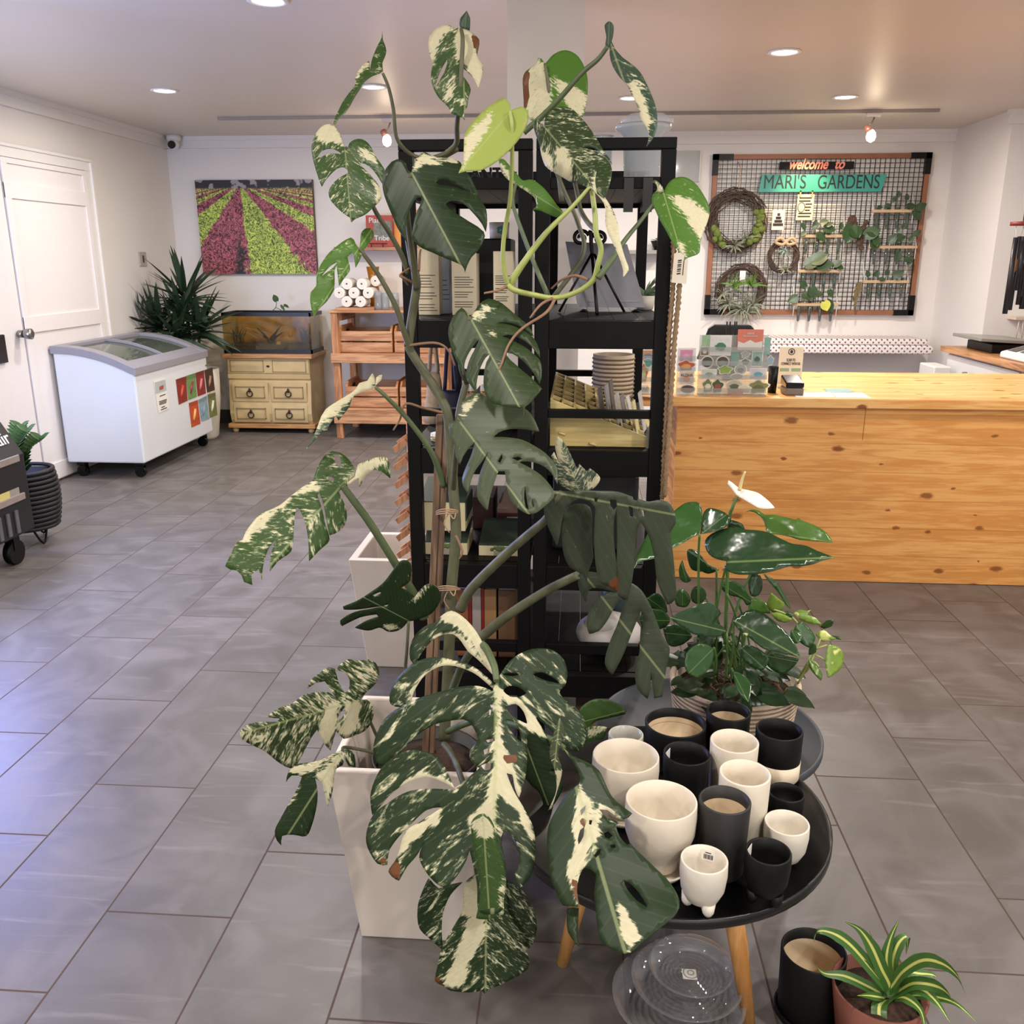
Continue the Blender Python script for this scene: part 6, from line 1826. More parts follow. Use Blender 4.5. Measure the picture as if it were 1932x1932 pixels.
# main stems
stem(mon, [(838, 1395, 1.86), (846, 1250, 1.87), (851, 1120, 1.88), (860, 1010, 1.88), (855, 920, 1.89), (850, 850, 1.9), (845, 785, 1.9), (832, 752, 1.91), (806, 710, 1.92), (778, 668, 1.92), (770, 652, 1.92)], .0135, .009, STEMD, 'main_stem', 8)
stem(mon, [(770, 652, 1.92), (777, 600, 1.92), (785, 548, 1.91), (785, 525, 1.91), (778, 490, 1.92), (770, 440, 1.93), (766, 390, 1.94), (772, 345, 1.97), (800, 315, 2.0), (830, 298, 2.02), (862, 280, 2.04)], .010, .007, STEMD, 'main_stem', 8)
stem(mon, [(853, 935, 1.9), (858, 860, 1.9), (866, 780, 1.92), (880, 720, 1.93)], .010, .007, STEMD, 'main_stem', 8)
for (pts) in ([(770, 652, 1.91), (820, 647, 1.89), (845, 660, 1.89), (858, 690, 1.9)], [(842, 780, 1.9), (800, 770, 1.88), (765, 762, 1.86), (755, 790, 1.86), (742, 812, 1.86)], [(782, 535, 1.9), (762, 524, 1.88), (755, 519, 1.88), (772, 506, 1.9)], [(757, 520, 1.88), (770, 538, 1.9)],
              [(790, 512, 1.9), (792, 480, 1.9), (794, 470, 1.9)], [(1042, 563, 1.72), (1020, 575, 1.70), (1000, 600, 1.68)], [(1046, 566, 1.71), (1030, 590, 1.69), (985, 620, 1.66), (960, 650, 1.64), (945, 690, 1.62), (936, 706, 1.62)], [(958, 538, 1.7), (940, 548, 1.68), (914, 553, 1.66)], [(1110, 528, 1.74), (1085, 520, 1.75), (1060, 528, 1.76), (1040, 545, 1.77)],
              [(822, 1105, 1.86), (812, 1130, 1.85), (808, 1160, 1.85)], [(860, 1010, 1.87), (872, 1040, 1.86), (866, 1055, 1.86)]):
    stem(mon, pts, .0032, .0018, ROOT, 'aerial_root')
TW = M('raffia_tie', (168, 138, 108), .8)
for (v, yv) in ((965, 1.86), (1110, 1.85)):
    m = MB()
    for k in range(3):
        m.tube(spline([at(823, v + k * 3, 1.9), at(835, v - 4 + k * 4, yv), at(858, v - 3 + k * 3, yv), at(868, v + 2, 1.9)], 5), .0016, 5)
    m.tube(spline([at(848, v, yv), at(838, v + 22, yv - .005), at(848, v + 40, yv)], 5), .0014, 5).tube(spline([at(846, v, yv), at(856, v + 14, yv - .01), at(860, v + 2, yv)], 5), .0014, 5)
    m.build('raffia_tie', TW, mon)

# ---- leaves, upper left
ZA, ZB = (560, 20, 4.83), (880, 20, 4.025)
lf = leaf(mon, ZA, [(425, 1225), (395, 1130), (345, 1050), (300, 1035), (245, 1045), (195, 1090), (155, 1165), (135, 1240), (145, 1340), (165, 1420), (195, 1520), (228, 1605), (255, 1555), (300, 1500), (360, 1445), (420, 1425), (458, 1448), (468, 1478), (440, 1495), (380, 1530), (320, 1590), (290, 1660), (310, 1730), (370, 1800), (440, 1860), (485, 1890), (495, 1930), (530, 1900), (620, 1860), (690, 1800), (755, 1735), (775, 1690), (765, 1640), (735, 1575), (690, 1520), (640, 1465), (590, 1415), (572, 1388), (620, 1395), (680, 1440), (730, 1500), (778, 1575), (805, 1470), (770, 1400), (720, 1330), (680, 1250), (630, 1190), (570, 1170), (520, 1180), (480, 1210), (462, 1262), (445, 1270)],
          (440, 1250), (495, 1930), 1.86, 1.80, 'mid', .50, [[(195, 1090), (240, 1050), (330, 1060), (400, 1150), (425, 1215), (330, 1190), (200, 1190)], [(575, 1270), (620, 1270), (700, 1330), (740, 1390), (690, 1370)], [(690, 1540), (760, 1640), (770, 1700), (740, 1740), (730, 1660)]], holes=[[(190, 1330), (215, 1290), (270, 1262), (330, 1262), (390, 1290), (405, 1310), (350, 1303), (280, 1308), (210, 1342)]], tilt=.15)
stem(lf, [(770, 515, 1.92), (757, 480, 1.9), (735, 440, 1.88), (715, 410, 1.87), (704, 390, 1.86), (690, 360, 1.87), (662, 300, 1.875), (652, 278, 1.865)], .006, .0035, STEMD)
lf = leaf(mon, ZA, [(772, 250), (740, 310), (710, 380), (690, 430), (678, 470), (668, 540), (658, 460), (600, 500), (555, 560), (530, 620), (530, 680), (470, 760), (420, 830), (385, 900), (350, 970), (333, 1035), (352, 1035), (385, 985), (410, 960), (445, 930), (480, 880), (500, 840), (540, 770), (580, 710), (600, 670), (640, 630), (700, 592), (760, 572), (785, 555), (780, 480), (800, 430), (816, 370), (802, 310), (785, 270), (778, 180)], (780, 555), (340, 1035), 1.92, 1.84, 'mid', .42, [[(655, 460), (560, 550), (530, 640), (560, 590), (640, 500)]], fold=.1)
stem(lf, [(862, 280, 2.02), (800, 300, 2.0), (752, 268, 1.96), (742, 205, 1.94), (733, 165, 1.93), (722, 138, 1.92)], .005, .003, STEMD)
lf = leaf(mon, ZA, [(1495, 150), (1440, 165), (1395, 135), (1335, 135), (1268, 165), (1220, 210), (1200, 280), (1205, 360), (1220, 430), (1240, 490), (1225, 560), (1225, 640), (1250, 720), (1290, 790), (1340, 840), (1385, 885), (1400, 930), (1450, 955), (1500, 970), (1535, 1002), (1522, 930), (1552, 880), (1562, 810), (1585, 720), (1558, 655), (1520, 600), (1508, 520), (1560, 565), (1615, 625), (1655, 710), (1675, 640), (1695, 560), (1690, 490), (1645, 420), (1655, 350), (1662, 265), (1600, 205), (1555, 185), (1515, 160)],
          (1500, 150), (1535, 1002), 1.90, 1.84, 'mid', .50, [[(1330, 130), (1268, 165), (1205, 240), (1200, 360), (1240, 490), (1270, 340), (1340, 200), (1430, 170)], [(1500, 150), (1590, 200), (1600, 330), (1690, 480), (1660, 700), (1600, 560), (1530, 430), (1460, 420), (1460, 250)], [(1440, 600), (1400, 680), (1350, 820), (1400, 760)]], [[(1588, 205), (1665, 262), (1650, 425), (1615, 340)]], holes=[[(1372, 440), (1330, 510), (1290, 600), (1262, 690), (1265, 710), (1300, 640), (1345, 560), (1372, 480)]], tilt=-.1)
stem(lf, [(832, 297, 2.02), (860, 272, 2.0), (862, 235, 1.95), (868, 180, 1.875), (871, 120, 1.868), (873, 75, 1.868), (870, 55, 1.885)], .0062, .0036, STEMD)
leaf(mon, ZA, [(1550, 0), (1515, 40), (1488, 80), (1487, 150), (1530, 165), (1575, 182), (1580, 120), (1580, 70), (1562, 30)], (1530, 180), (1550, 0), 1.90, 1.90, 'blue', .1, name='leaf_sheath')
# ---- upper right
PXZ = (0, 0, 1)
lf = leaf(mon, PXZ, [(962, 210), (963, 199), (954, 186), (940, 189), (916, 206), (891, 231), (877, 255), (875, 285), (874, 305), (865, 327), (880, 323), (905, 322), (925, 313), (942, 301), (962, 283), (979, 263), (992, 241), (997, 224), (995, 208), (987, 202), (974, 204)], (962, 212), (865, 327), 1.62, 1.56, 'lime', .12, [[(875, 320), (886, 298), (906, 265), (930, 226), (924, 214), (895, 238), (877, 258), (872, 300)]], tilt=.3, fold=.3, label='lime green leaf')  # base tone of this blade is a pale yellow-green
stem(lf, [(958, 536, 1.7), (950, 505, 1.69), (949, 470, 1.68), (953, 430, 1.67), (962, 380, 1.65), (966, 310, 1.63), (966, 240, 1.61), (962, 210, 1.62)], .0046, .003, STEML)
lf = leaf(mon, ZB, [(597, 405), (570, 365), (545, 360), (530, 400), (480, 440), (445, 470), (428, 520), (430, 600), (435, 680), (440, 760), (475, 820), (520, 840), (600, 830), (700, 760), (780, 760), (860, 800), (885, 810), (905, 740), (918, 650), (922, 540), (900, 440), (850, 350), (790, 310), (730, 303), (660, 335), (618, 380)], (600, 405), (650, 850), 1.98, 1.93, 'bright', .04,
          [[(590, 405), (545, 350), (480, 430), (425, 520), (430, 700), (480, 830), (600, 840), (660, 740), (645, 560)], [(650, 490), (760, 540), (850, 600), (930, 650), (890, 815), (800, 780), (700, 650)]], [[(420, 500), (470, 450), (482, 480), (470, 560), (478, 650), (455, 745), (435, 740)]], tilt=.1, label='half cream half green leaf')
stem(lf, [(1060, 380, 1.95), (1045, 250, 1.96), (1035, 165, 1.96), (1028, 120, 1.97)], .005, .003, STEMD)
lf = leaf(mon, ZB, [(1103, 232), (1130, 290), (1190, 360), (1260, 410), (1320, 470), (1370, 560), (1410, 650), (1440, 740), (1450, 830), (1440, 920), (1410, 980), (1368, 1032), (1385, 960), (1370, 890), (1330, 830), (1310, 760), (1285, 695), (1250, 630), (1232, 590), (1215, 560), (1160, 500), (1110, 420), (1088, 340), (1090, 270)], (1095, 250), (1370, 1032), 1.84, 1.74, 'blue', .42, [[(1235, 570), (1262, 530), (1320, 640), (1370, 720), (1385, 860), (1375, 960), (1330, 830), (1295, 700)]], fold=.12)
leaf(mon, ZB, [(1050, 110), (1085, 80), (1117, 112), (1112, 200), (1082, 290), (1055, 265), (1062, 200)], (1075, 285), (1085, 80), 1.86, 1.86, 'blue', 0., name='leaf_sheath')
stem(lf, [(988, 250, 1.9), (1020, 222, 1.9), (1054, 188, 1.88), (1098, 138, 1.86), (1128, 112, 1.85), (1146, 88, 1.84)], .006, .004, STEMG)
lf = leaf(mon, ZB, [(592, 890), (600, 810), (650, 755), (720, 730), (790, 745), (850, 790), (920, 870), (980, 960), (1040, 1060), (1080, 1115), (1110, 1170), (1050, 1105), (1000, 1062), (940, 1035), (880, 1040), (945, 1055), (1020, 1090), (1080, 1145), (1106, 1210), (1092, 1300), (1072, 1370), (1045, 1425), (990, 1390), (930, 1350), (860, 1320), (790, 1300), (720, 1260), (650, 1220), (600, 1180), (570, 1100), (555, 1020), (530, 950), (510, 880), (518, 840), (540, 822), (575, 870)], (590, 880), (1045, 1425), 1.80, 1.68, 'dark', .50, [[(690, 1060), (740, 1050), (790, 1190), (800, 1300), (690, 1250)], [(570, 1080), (640, 1120), (650, 1220), (590, 1180)]], tilt=.1, fold=.26)
stem(lf, [(1045, 560, 1.8), (1100, 480, 1.82), (1090, 420, 1.84), (1060, 350, 1.85), (1030, 270, 1.84), (1022, 236, 1.8)], .005, .0034, STEMD)
lf = leaf(mon, ZB, [(245, 1130), (285, 1130), (330, 1180), (400, 1260), (430, 1290), (500, 1285), (580, 1340), (640, 1410), (690, 1480), (735, 1530), (700, 1572), (640, 1555), (560, 1520), (505, 1512), (532, 1490), (522, 1430), (480, 1390), (420, 1350), (370, 1320), (310, 1280), (265, 1220)], (375, 1310), (735, 1535), 1.84, 1.78, 'bright', .1, [[(240, 1125), (290, 1180), (345, 1280), (370, 1320), (310, 1285), (260, 1220)], [(380, 1325), (450, 1345), (520, 1420), (535, 1490), (480, 1400)]], fold=.3)
stem(lf, [(1035, 560, 1.77), (1005, 490, 1.79), (975, 410, 1.82), (968, 380, 1.84), (974, 345, 1.84)], .0048, .003, STEMG)
Z2 = (1000, 230, 5.682)
lf = leaf(mon, Z2, [(700, 515), (650, 570), (630, 640), (632, 700), (680, 740), (730, 790), (790, 870), (810, 960), (805, 1060), (830, 1180), (870, 1260), (910, 1350), (950, 1440), (985, 1540), (1000, 1600), (993, 1682), (1030, 1630), (1058, 1590), (1055, 1550), (1020, 1460), (990, 1360), (960, 1250), (950, 1130), (920, 1020), (880, 930), (830, 850), (790, 780), (770, 680), (752, 590), (735, 572), (722, 600), (715, 540)], (640, 710), (995, 1682), 1.70, 1.60, 'grey', .50, [[(700, 560), (740, 620), (800, 800), (880, 980), (940, 1130), (1000, 1380), (1055, 1570), (1000, 1670), (930, 1400), (840, 1180), (815, 1060), (830, 980), (780, 860), (690, 720)]], fold=.12)
stem(lf, [(960, 540, 1.71), (985, 500, 1.70), (1030, 440, 1.70), (1080, 390, 1.70), (1112, 353, 1.70)], .007, .0028, STEML)
lf = leaf(mon, Z2, [(1438, 742), (1460, 690), (1510, 630), (1590, 592), (1680, 600), (1760, 650), (1820, 720), (1870, 800), (1910, 880), (1925, 970), (1905, 1060), (1870, 1160), (1830, 1280), (1815, 1400), (1740, 1440), (1680, 1460), (1645, 1492), (1655, 1430), (1600, 1390), (1530, 1300), (1460, 1170), (1390, 1050), (1340, 940), (1310, 870), (1310, 800), (1340, 750), (1380, 752), (1410, 760)], (1430, 760), (1645, 1492), 1.78, 1.70, 'bright', .30, [[(1500, 815), (1600, 805), (1750, 850), (1915, 980), (1880, 1130), (1825, 1290), (1780, 1180), (1700, 1050), (1590, 920)], [(1590, 1290), (1640, 1330), (1660, 1440), (1630, 1430)]], tilt=-.15, fold=.25)
leaf(mon, Z2, [(1300, 648), (1335, 622), (1380, 650), (1420, 700), (1440, 745), (1400, 765), (1345, 752), (1365, 720), (1350, 665)], (1430, 755), (1310, 640), 1.78, 1.78, 'grey', .2, [[(1340, 640), (1430, 710), (1420, 770), (1350, 750)]], name='leaf_sheath')
stem(lf, [(1128, 525, 1.72), (1155, 490, 1.73), (1180, 452, 1.75), (1210, 415, 1.77), (1243, 372, 1.78)], .0062, .003, STEMG)
stem(mon, [(958, 538, 1.7), (972, 548, 1.7), (1005, 556, 1.72), (1045, 562, 1.74), (1085, 552, 1.74), (1118, 530, 1.73), (1128, 500, 1.72), (1134, 470, 1.72), (1125, 440, 1.72), (1122, 400, 1.73), (1117, 360, 1.74)], .0056, .0048, STEML, 'trailing_stem', 8)
stem(mon, [(1125, 435, 1.72), (1108, 418, 1.76), (1095, 395, 1.8), (1090, 370, 1.86), (1080, 330, 1.9), (1060, 300, 1.92)], .0048, .0045, STEMD, 'trailing_stem', 8)
# big dark split leaf
ZC_ = (700, 220, 6.44)
lf = leaf(mon, ZC_, [(490, 690), (445, 640), (422, 570), (380, 530), (320, 517), (250, 550), (190, 620), (145, 720), (140, 850), (165, 970), (210, 1090), (260, 1210), (320, 1350), (390, 1460), (437, 1535), (415, 1450), (420, 1350), (435, 1230), (460, 1150), (490, 1100), (530, 1020), (575, 985), (605, 982), (618, 1008), (590, 1090), (560, 1150), (530, 1250), (505, 1380), (495, 1480), (540, 1540), (620, 1600), (740, 1650), (870, 1710), (1000, 1760), (1105, 1810), (1130, 1850), (1140, 1900), (1165, 1820), (1220, 1710), (1290, 1640), (1350, 1550), (1385, 1450), (1370, 1400), (1300, 1340), (1200, 1280), (1090, 1210), (1000, 1160), (930, 1100), (903, 1060), (960, 1030), (1060, 1030), (1150, 1080), (1230, 1160), (1300, 1240), (1350, 1310), (1395, 1405), (1410, 1320), (1410, 1200), (1390, 1100), (1340, 1030), (1303, 985), (1300, 920), (1260, 840), (1190, 700), (1130, 650), (1090, 560), (1050, 530), (960, 505), (880, 500), (800, 500), (720, 460), (650, 430), (580, 470), (530, 540), (500, 620)],
          (495, 690), (1140, 1900), 1.72, 1.66, 'deep', .10, [[(490, 670), (530, 540), (620, 440), (720, 470), (900, 500), (1060, 520), (1040, 560), (850, 560), (680, 590), (560, 660)]], holes=[[(785, 800), (830, 768), (900, 765), (980, 800), (1060, 840), (1140, 885), (1225, 938), (1120, 892), (1000, 855), (900, 838), (820, 828)]], tilt=-.12, fold=.2, label='broad dark split leaf')
stem(lf, [(785, 545, 1.9), (778, 480, 1.86), (770, 420, 1.8), (768, 370, 1.76), (774, 330, 1.72)], .007, .004, STEMD)
# small leaf on the left
ZK = (560, 360, 4.83)
lf = leaf(mon, ZK, [(562, 522), (535, 480), (520, 445), (495, 427), (440, 450), (370, 500), (290, 570), (220, 670), (180, 770), (175, 870), (130, 920), (120, 980), (130, 1060), (155, 1147), (200, 1080), (280, 1000), (340, 900), (345, 850), (345, 720), (362, 680), (370, 750), (385, 867), (430, 800), (485, 722), (472, 650), (462, 600), (512, 560), (525, 630), (535, 702), (575, 630), (600, 560), (640, 500), (695, 430), (702, 390), (670, 340), (622, 345), (585, 390), (580, 450), (572, 512)], (565, 525), (155, 1147), 1.84, 1.76, 'bright', .36, holes=[[(220, 785), (300, 690), (372, 648), (330, 700), (262, 752)]], fold=.2)
stem(lf, [(778, 668, 1.92), (762, 625, 1.9), (745, 575, 1.88), (715, 520, 1.86), (690, 485, 1.845), (678, 468, 1.84)], .0072, .0036, STEMD)
# D leaf, dark, centre
ZD = (780, 560, 6.9)
lf = leaf(mon, ZD, [(735, 272), (715, 220), (680, 180), (628, 140), (570, 190), (510, 270), (470, 360), (455, 480), (475, 590), (510, 720), (570, 850), (620, 950), (662, 1062), (655, 960), (665, 870), (700, 770), (760, 670), (820, 590), (853, 555), (840, 600), (800, 680), (740, 800), (700, 920), (685, 1050), (720, 1120), (780, 1200), (826, 1268), (820, 1150), (840, 1020), (880, 900), (940, 790), (992, 745), (985, 790), (950, 850), (930, 930), (915, 1050), (915, 1170), (950, 1300), (1010, 1370), (1120, 1410), (1260, 1435), (1400, 1440), (1428, 1470), (1437, 1538), (1460, 1430), (1540, 1370), (1600, 1290), (1672, 1195), (1620, 1140), (1530, 1050), (1440, 980), (1340, 890), (1250, 810), (1215, 760), (1218, 728), (1290, 740), (1370, 790), (1450, 860), (1530, 950), (1600, 1050), (1642, 1142), (1668, 1050), (1672, 950), (1650, 830), (1560, 740), (1460, 660), (1350, 600), (1230, 540), (1145, 512), (1230, 495), (1340, 520), (1440, 570), (1530, 640), (1610, 740), (1652, 802), (1640, 700), (1600, 590), (1530, 500), (1430, 440), (1300, 380), (1190, 352), (1085, 343), (1200, 333), (1320, 358), (1430, 410), (1510, 470), (1567, 522), (1540, 440), (1490, 370), (1400, 290), (1290, 200), (1160, 90), (1060, 40), (980, 22), (900, 60), (840, 120), (790, 200)],
          (740, 275), (1437, 1538), 1.68, 1.56, 'dark', .10, [[(745, 280), (800, 190), (870, 150), (960, 110), (1060, 140), (1050, 175), (950, 180), (850, 260), (950, 235), (940, 265), (800, 310)], [(970, 470), (1060, 455), (1080, 510), (990, 520)]], tilt=-.1, fold=.18, label='dark green split leaf in the centre')
stem(lf, [(880, 720, 1.92), (870, 690, 1.8), (872, 640, 1.74), (886, 600, 1.68)], .007, .004, STEMD)
# lower centre leaf
ZE = (700, 740, 3.22)
lf = leaf(mon, ZE, [(545, 180), (528, 160), (530, 110), (548, 70), (590, 25), (640, 5), (668, 10), (720, 40), (800, 80), (880, 95), (945, 105), (990, 160), (1022, 240), (930, 225), (840, 225), (775, 245), (742, 272), (830, 275), (920, 290), (1000, 330), (1060, 370), (1090, 400), (1130, 460), (1132, 560), (1095, 490), (1030, 440), (950, 420), (900, 425), (985, 470), (1050, 520), (1105, 590), (1110, 640), (1060, 690), (1000, 735), (960, 742), (905, 715), (850, 655), (822, 560), (812, 480), (775, 480), (745, 560), (722, 640), (707, 718), (650, 652), (645, 590), (660, 500), (690, 420), (712, 362), (675, 420), (620, 500), (588, 612), (560, 570), (555, 520), (580, 450), (610, 380), (632, 300), (598, 335), (560, 390), (540, 440), (515, 390), (508, 330), (480, 260), (470, 195), (500, 175)],
          (545, 185), (960, 742), 1.66, 1.52, 'grey', .14, [[(545, 170), (560, 80), (640, 10), (660, 30), (600, 100)]], holes=[[(770, 420), (795, 375), (800, 400), (785, 430)], [(855, 400), (900, 392), (920, 405), (890, 416)], [(935, 570), (945, 640), (958, 715), (940, 700), (930, 640)], [(980, 645), (992, 690), (985, 700), (976, 670)]], tilt=-.1, fold=.15, label='grey green split leaf below the centre leaf')
stem(lf, [(855, 925, 1.89), (858, 880, 1.82), (862, 830, 1.74), (868, 798, 1.67)], .007, .004, STEMD)
leaf(mon, ZE, [(1132, 268), (1118, 330), (1142, 430), (1112, 362), (1096, 385), (1110, 470), (1150, 560), (1200, 592), (1280, 605), (1350, 585), (1392, 520), (1330, 462), (1310, 480), (1265, 435), (1250, 460), (1210, 372), (1170, 300)], (1270, 610), (1140, 270), 1.72, 1.74, 'blue', .66, [[(1130, 270), (1150, 290), (1145, 420), (1110, 370)], [(1330, 560), (1395, 520), (1370, 590)]], fold=.1)
# big drooping leaf on the right
lf = leaf(mon, ZE, [(1075, 600), (1058, 650), (1050, 720), (1075, 815), (1108, 885), (1130, 935), (1150, 850), (1162, 770), (1200, 690), (1260, 650), (1330, 665), (1362, 700), (1355, 900), (1365, 1050), (1392, 1155), (1440, 1180), (1497, 1210), (1492, 1060), (1476, 900), (1478, 760), (1492, 710), (1495, 900), (1492, 1100), (1505, 1240), (1560, 1262), (1585, 1150), (1605, 1000), (1612, 850), (1640, 790), (1690, 880), (1720, 1000), (1740, 1150), (1800, 1290), (1852, 1255), (1848, 1120), (1835, 980), (1820, 850), (1850, 800), (1842, 720), (1800, 665), (1740, 655), (1690, 665), (1600, 640), (1500, 605), (1400, 600), (1300, 598), (1180, 602)],
          (1100, 605), (1830, 740), 1.62, 1.56, 'old', .03, [[(1845, 960), (1880, 960), (1870, 1120), (1848, 1120)]], [[(1420, 1165), (1500, 1120), (1500, 1215)]], holes=[[(1450, 650), (1490, 655), (1495, 690), (1475, 715), (1455, 690)], [(1565, 690), (1590, 700), (1592, 760), (1575, 755)], [(1590, 635), (1622, 640), (1620, 660), (1595, 655)], [(1625, 700), (1655, 720), (1660, 755), (1635, 745)], [(1355, 640), (1380, 640), (1372, 668), (1358, 665)]], fold=.02, tilt=.12, label='old grey green leaf with long drooping lobes',
          extra=[([(1205, 690), (1165, 790), (1160, 900), (1175, 1000), (1215, 1070), (1285, 1105), (1308, 1155), (1322, 1090), (1350, 1000), (1340, 900), (1330, 700)], .05)])
stem(lf, [(868, 1150, 1.84), (890, 1110, 1.82), (950, 1050, 1.76), (1000, 1006, 1.70), (1032, 978, 1.66), (1046, 950, 1.63), (1060, 930, 1.62)], .012, .007, STEMD)
lf = leaf(mon, ZE, [(1260, 1110), (1265, 1200), (1305, 1275), (1325, 1200), (1380, 1190), (1500, 1220), (1450, 1215), (1380, 1250), (1330, 1320), (1308, 1400), (1325, 1468), (1385, 1450), (1440, 1380), (1490, 1290), (1540, 1260), (1500, 1400), (1450, 1520), (1420, 1645), (1466, 1718), (1530, 1600), (1590, 1450), (1640, 1330), (1655, 1400), (1635, 1480), (1630, 1580), (1605, 1700), (1618, 1800), (1680, 1862), (1698, 1800), (1700, 1700), (1720, 1860), (1770, 1850), (1790, 1700), (1815, 1560), (1770, 1480), (1740, 1400), (1700, 1300), (1640, 1200), (1560, 1150), (1420, 1110), (1330, 1090)],
          (1290, 1100), (1760, 1700), 1.72, 1.70, 'old', .03, [], [[(1320, 1440), (1380, 1430), (1330, 1475)]], fold=.03, label='lower old leaf with long drooping lobes')
stem(lf, [(905, 1205, 1.84), (960, 1160, 1.80), (1030, 1115, 1.76), (1090, 1085, 1.72)], .012, .009, STEMD)
# left drooping variegated leaf
ZF = (400, 820, 3.22)
lf = leaf(mon, ZF, [(790, 300), (830, 285), (868, 255), (885, 180), (930, 163), (990, 140), (1062, 140), (1080, 200), (1083, 267), (1040, 230), (990, 212), (935, 250), (897, 318), (890, 262), (832, 308), (800, 322), (770, 345), (800, 410), (818, 470), (815, 530), (780, 582), (715, 612), (695, 520), (682, 440), (652, 352), (640, 370), (665, 440), (692, 560), (715, 640), (650, 705), (590, 768), (585, 640), (565, 530), (530, 450), (512, 442), (500, 520), (495, 620), (480, 710), (400, 770), (352, 832), (355, 740), (385, 640), (340, 700), (310, 800), (302, 888), (285, 815), (240, 850), (247, 915), (195, 895), (180, 855), (150, 825), (110, 820), (80, 800), (110, 735), (150, 655), (185, 640), (205, 590), (245, 535), (285, 488), (340, 462), (410, 430), (480, 372), (550, 318), (600, 288), (618, 262), (640, 200), (680, 132), (730, 100), (780, 110), (830, 150), (866, 205), (868, 250), (830, 282)],
          (790, 305), (245, 915), 1.72, 1.56, 'mid', .56, [[(870, 240), (900, 190), (990, 150), (1050, 150), (990, 200), (880, 290), (830, 300)], [(640, 325), (560, 335), (480, 395), (400, 455), (300, 545), (215, 610), (290, 495), (420, 425), (560, 312)], [(200, 580), (260, 520), (240, 600), (190, 650)]], holes=[[(735, 118), (765, 118), (786, 165), (778, 208), (756, 182)], [(705, 250), (742, 265), (737, 292), (706, 276)]], fold=.12, tilt=-.1, label='drooping variegated leaf reaching left over the tiles')
stem(lf, [(800, 1165, 1.86), (785, 1128, 1.84), (750, 1070, 1.81), (700, 990, 1.76), (660, 935, 1.73), (645, 915, 1.72)], .011, .007, STEMG)
lf = leaf(mon, (600, 560, 6.44), [(700, 1105), (695, 1050), (690, 990), (662, 925), (630, 970), (600, 1020), (500, 1050), (450, 1130), (400, 1170), (300, 1230), (200, 1290), (90, 1370), (40, 1450), (0, 1560), (-60, 1700), (-130, 1830), (-190, 1900), (-250, 2045), (-200, 1920), (-120, 1830), (-20, 1720), (60, 1620), (103, 1642), (150, 1540), (217, 1440), (247, 1505), (320, 1420), (385, 1330), (402, 1270), (440, 1200), (560, 1150), (660, 1118), (720, 1060), (770, 1010), (782, 948), (740, 955), (705, 985)], (700, 1105), (-250, 2045), 1.80, 1.66, 'blue', .62, [[(690, 1090), (662, 925), (600, 1020), (480, 1060), (300, 1230), (60, 1400), (0, 1560), (120, 1440), (420, 1210)], [(700, 1000), (780, 945), (770, 1010), (710, 1090)]], fold=.1)
stem(lf, [(838, 918, 1.9), (815, 855, 1.87), (770, 792, 1.84), (730, 750, 1.81), (708, 730, 1.80)], .0075, .0035, STEMG)
lf = leaf(mon, ZF, [(1190, 1135), (1170, 1160), (1130, 1190), (1070, 1197), (1020, 1172), (950, 1190), (868, 1172), (940, 1130), (1010, 1105), (1000, 1092), (900, 1110), (790, 1162), (778, 1130), (860, 1080), (960, 1058), (1060, 1040), (1000, 1046), (880, 1062), (800, 1062), (795, 1045), (880, 1010), (960, 960), (1040, 900), (1110, 810), (1150, 765), (1195, 770), (1212, 820), (1200, 890), (1150, 930), (1185, 945), (1235, 985), (1260, 950), (1310, 908), (1370, 930), (1387, 1000), (1340, 1080), (1260, 1120), (1210, 1132)], (1195, 1130), (870, 960), 1.76, 1.66, 'deep', .08, [[(1040, 1150), (1130, 1160), (1150, 1180), (1070, 1195)], [(1290, 920), (1330, 910), (1250, 1000), (1200, 1020)]], holes=[[(975, 975), (1020, 955), (1028, 962), (990, 985)], [(1040, 1040), (1075, 1030), (1060, 1045)]], fold=.15, tilt=-.15)
stem(lf, [(770, 1390, 1.83), (764, 1290, 1.80), (768, 1220, 1.77), (771, 1172, 1.76)], .0045, .003, STEMD)
ZG = (420, 1120, 3.22)
lf = leaf(mon, ZG, [(835, 645), (872, 600), (930, 545), (952, 480), (930, 420), (888, 400), (820, 407), (765, 398), (715, 430), (690, 462), (740, 478), (772, 525), (765, 590), (742, 602), (705, 540), (682, 455), (642, 447), (590, 480), (540, 520), (517, 575), (570, 542), (620, 532), (650, 580), (690, 635), (650, 600), (560, 600), (480, 622), (425, 668), (350, 692), (300, 722), (268, 752), (350, 758), (330, 778), (240, 780), (160, 792), (105, 842), (115, 885), (180, 920), (260, 960), (320, 1010), (380, 1050), (428, 1066), (470, 1005), (500, 950), (535, 880), (575, 825), (590, 870), (640, 940), (655, 952), (690, 835), (735, 882), (800, 862), (870, 830), (912, 760), (915, 690), (875, 642)], (840, 645), (110, 850), 1.70, 1.54, 'dark', .68, [[(600, 800), (640, 700), (690, 670), (700, 720), (670, 820), (630, 890), (585, 870)], [(760, 680), (830, 660), (815, 760), (760, 870), (710, 820), (760, 760)]], holes=[[(705, 740), (742, 690), (748, 720), (715, 765)]], fold=.15, tilt=-.2, label='heavily marbled leaf reaching left above the planter rim')
stem(lf, [(735, 1425, 1.80), (712, 1390, 1.76), (698, 1360, 1.73), (682, 1322, 1.70)], .0045, .003, STEMD)
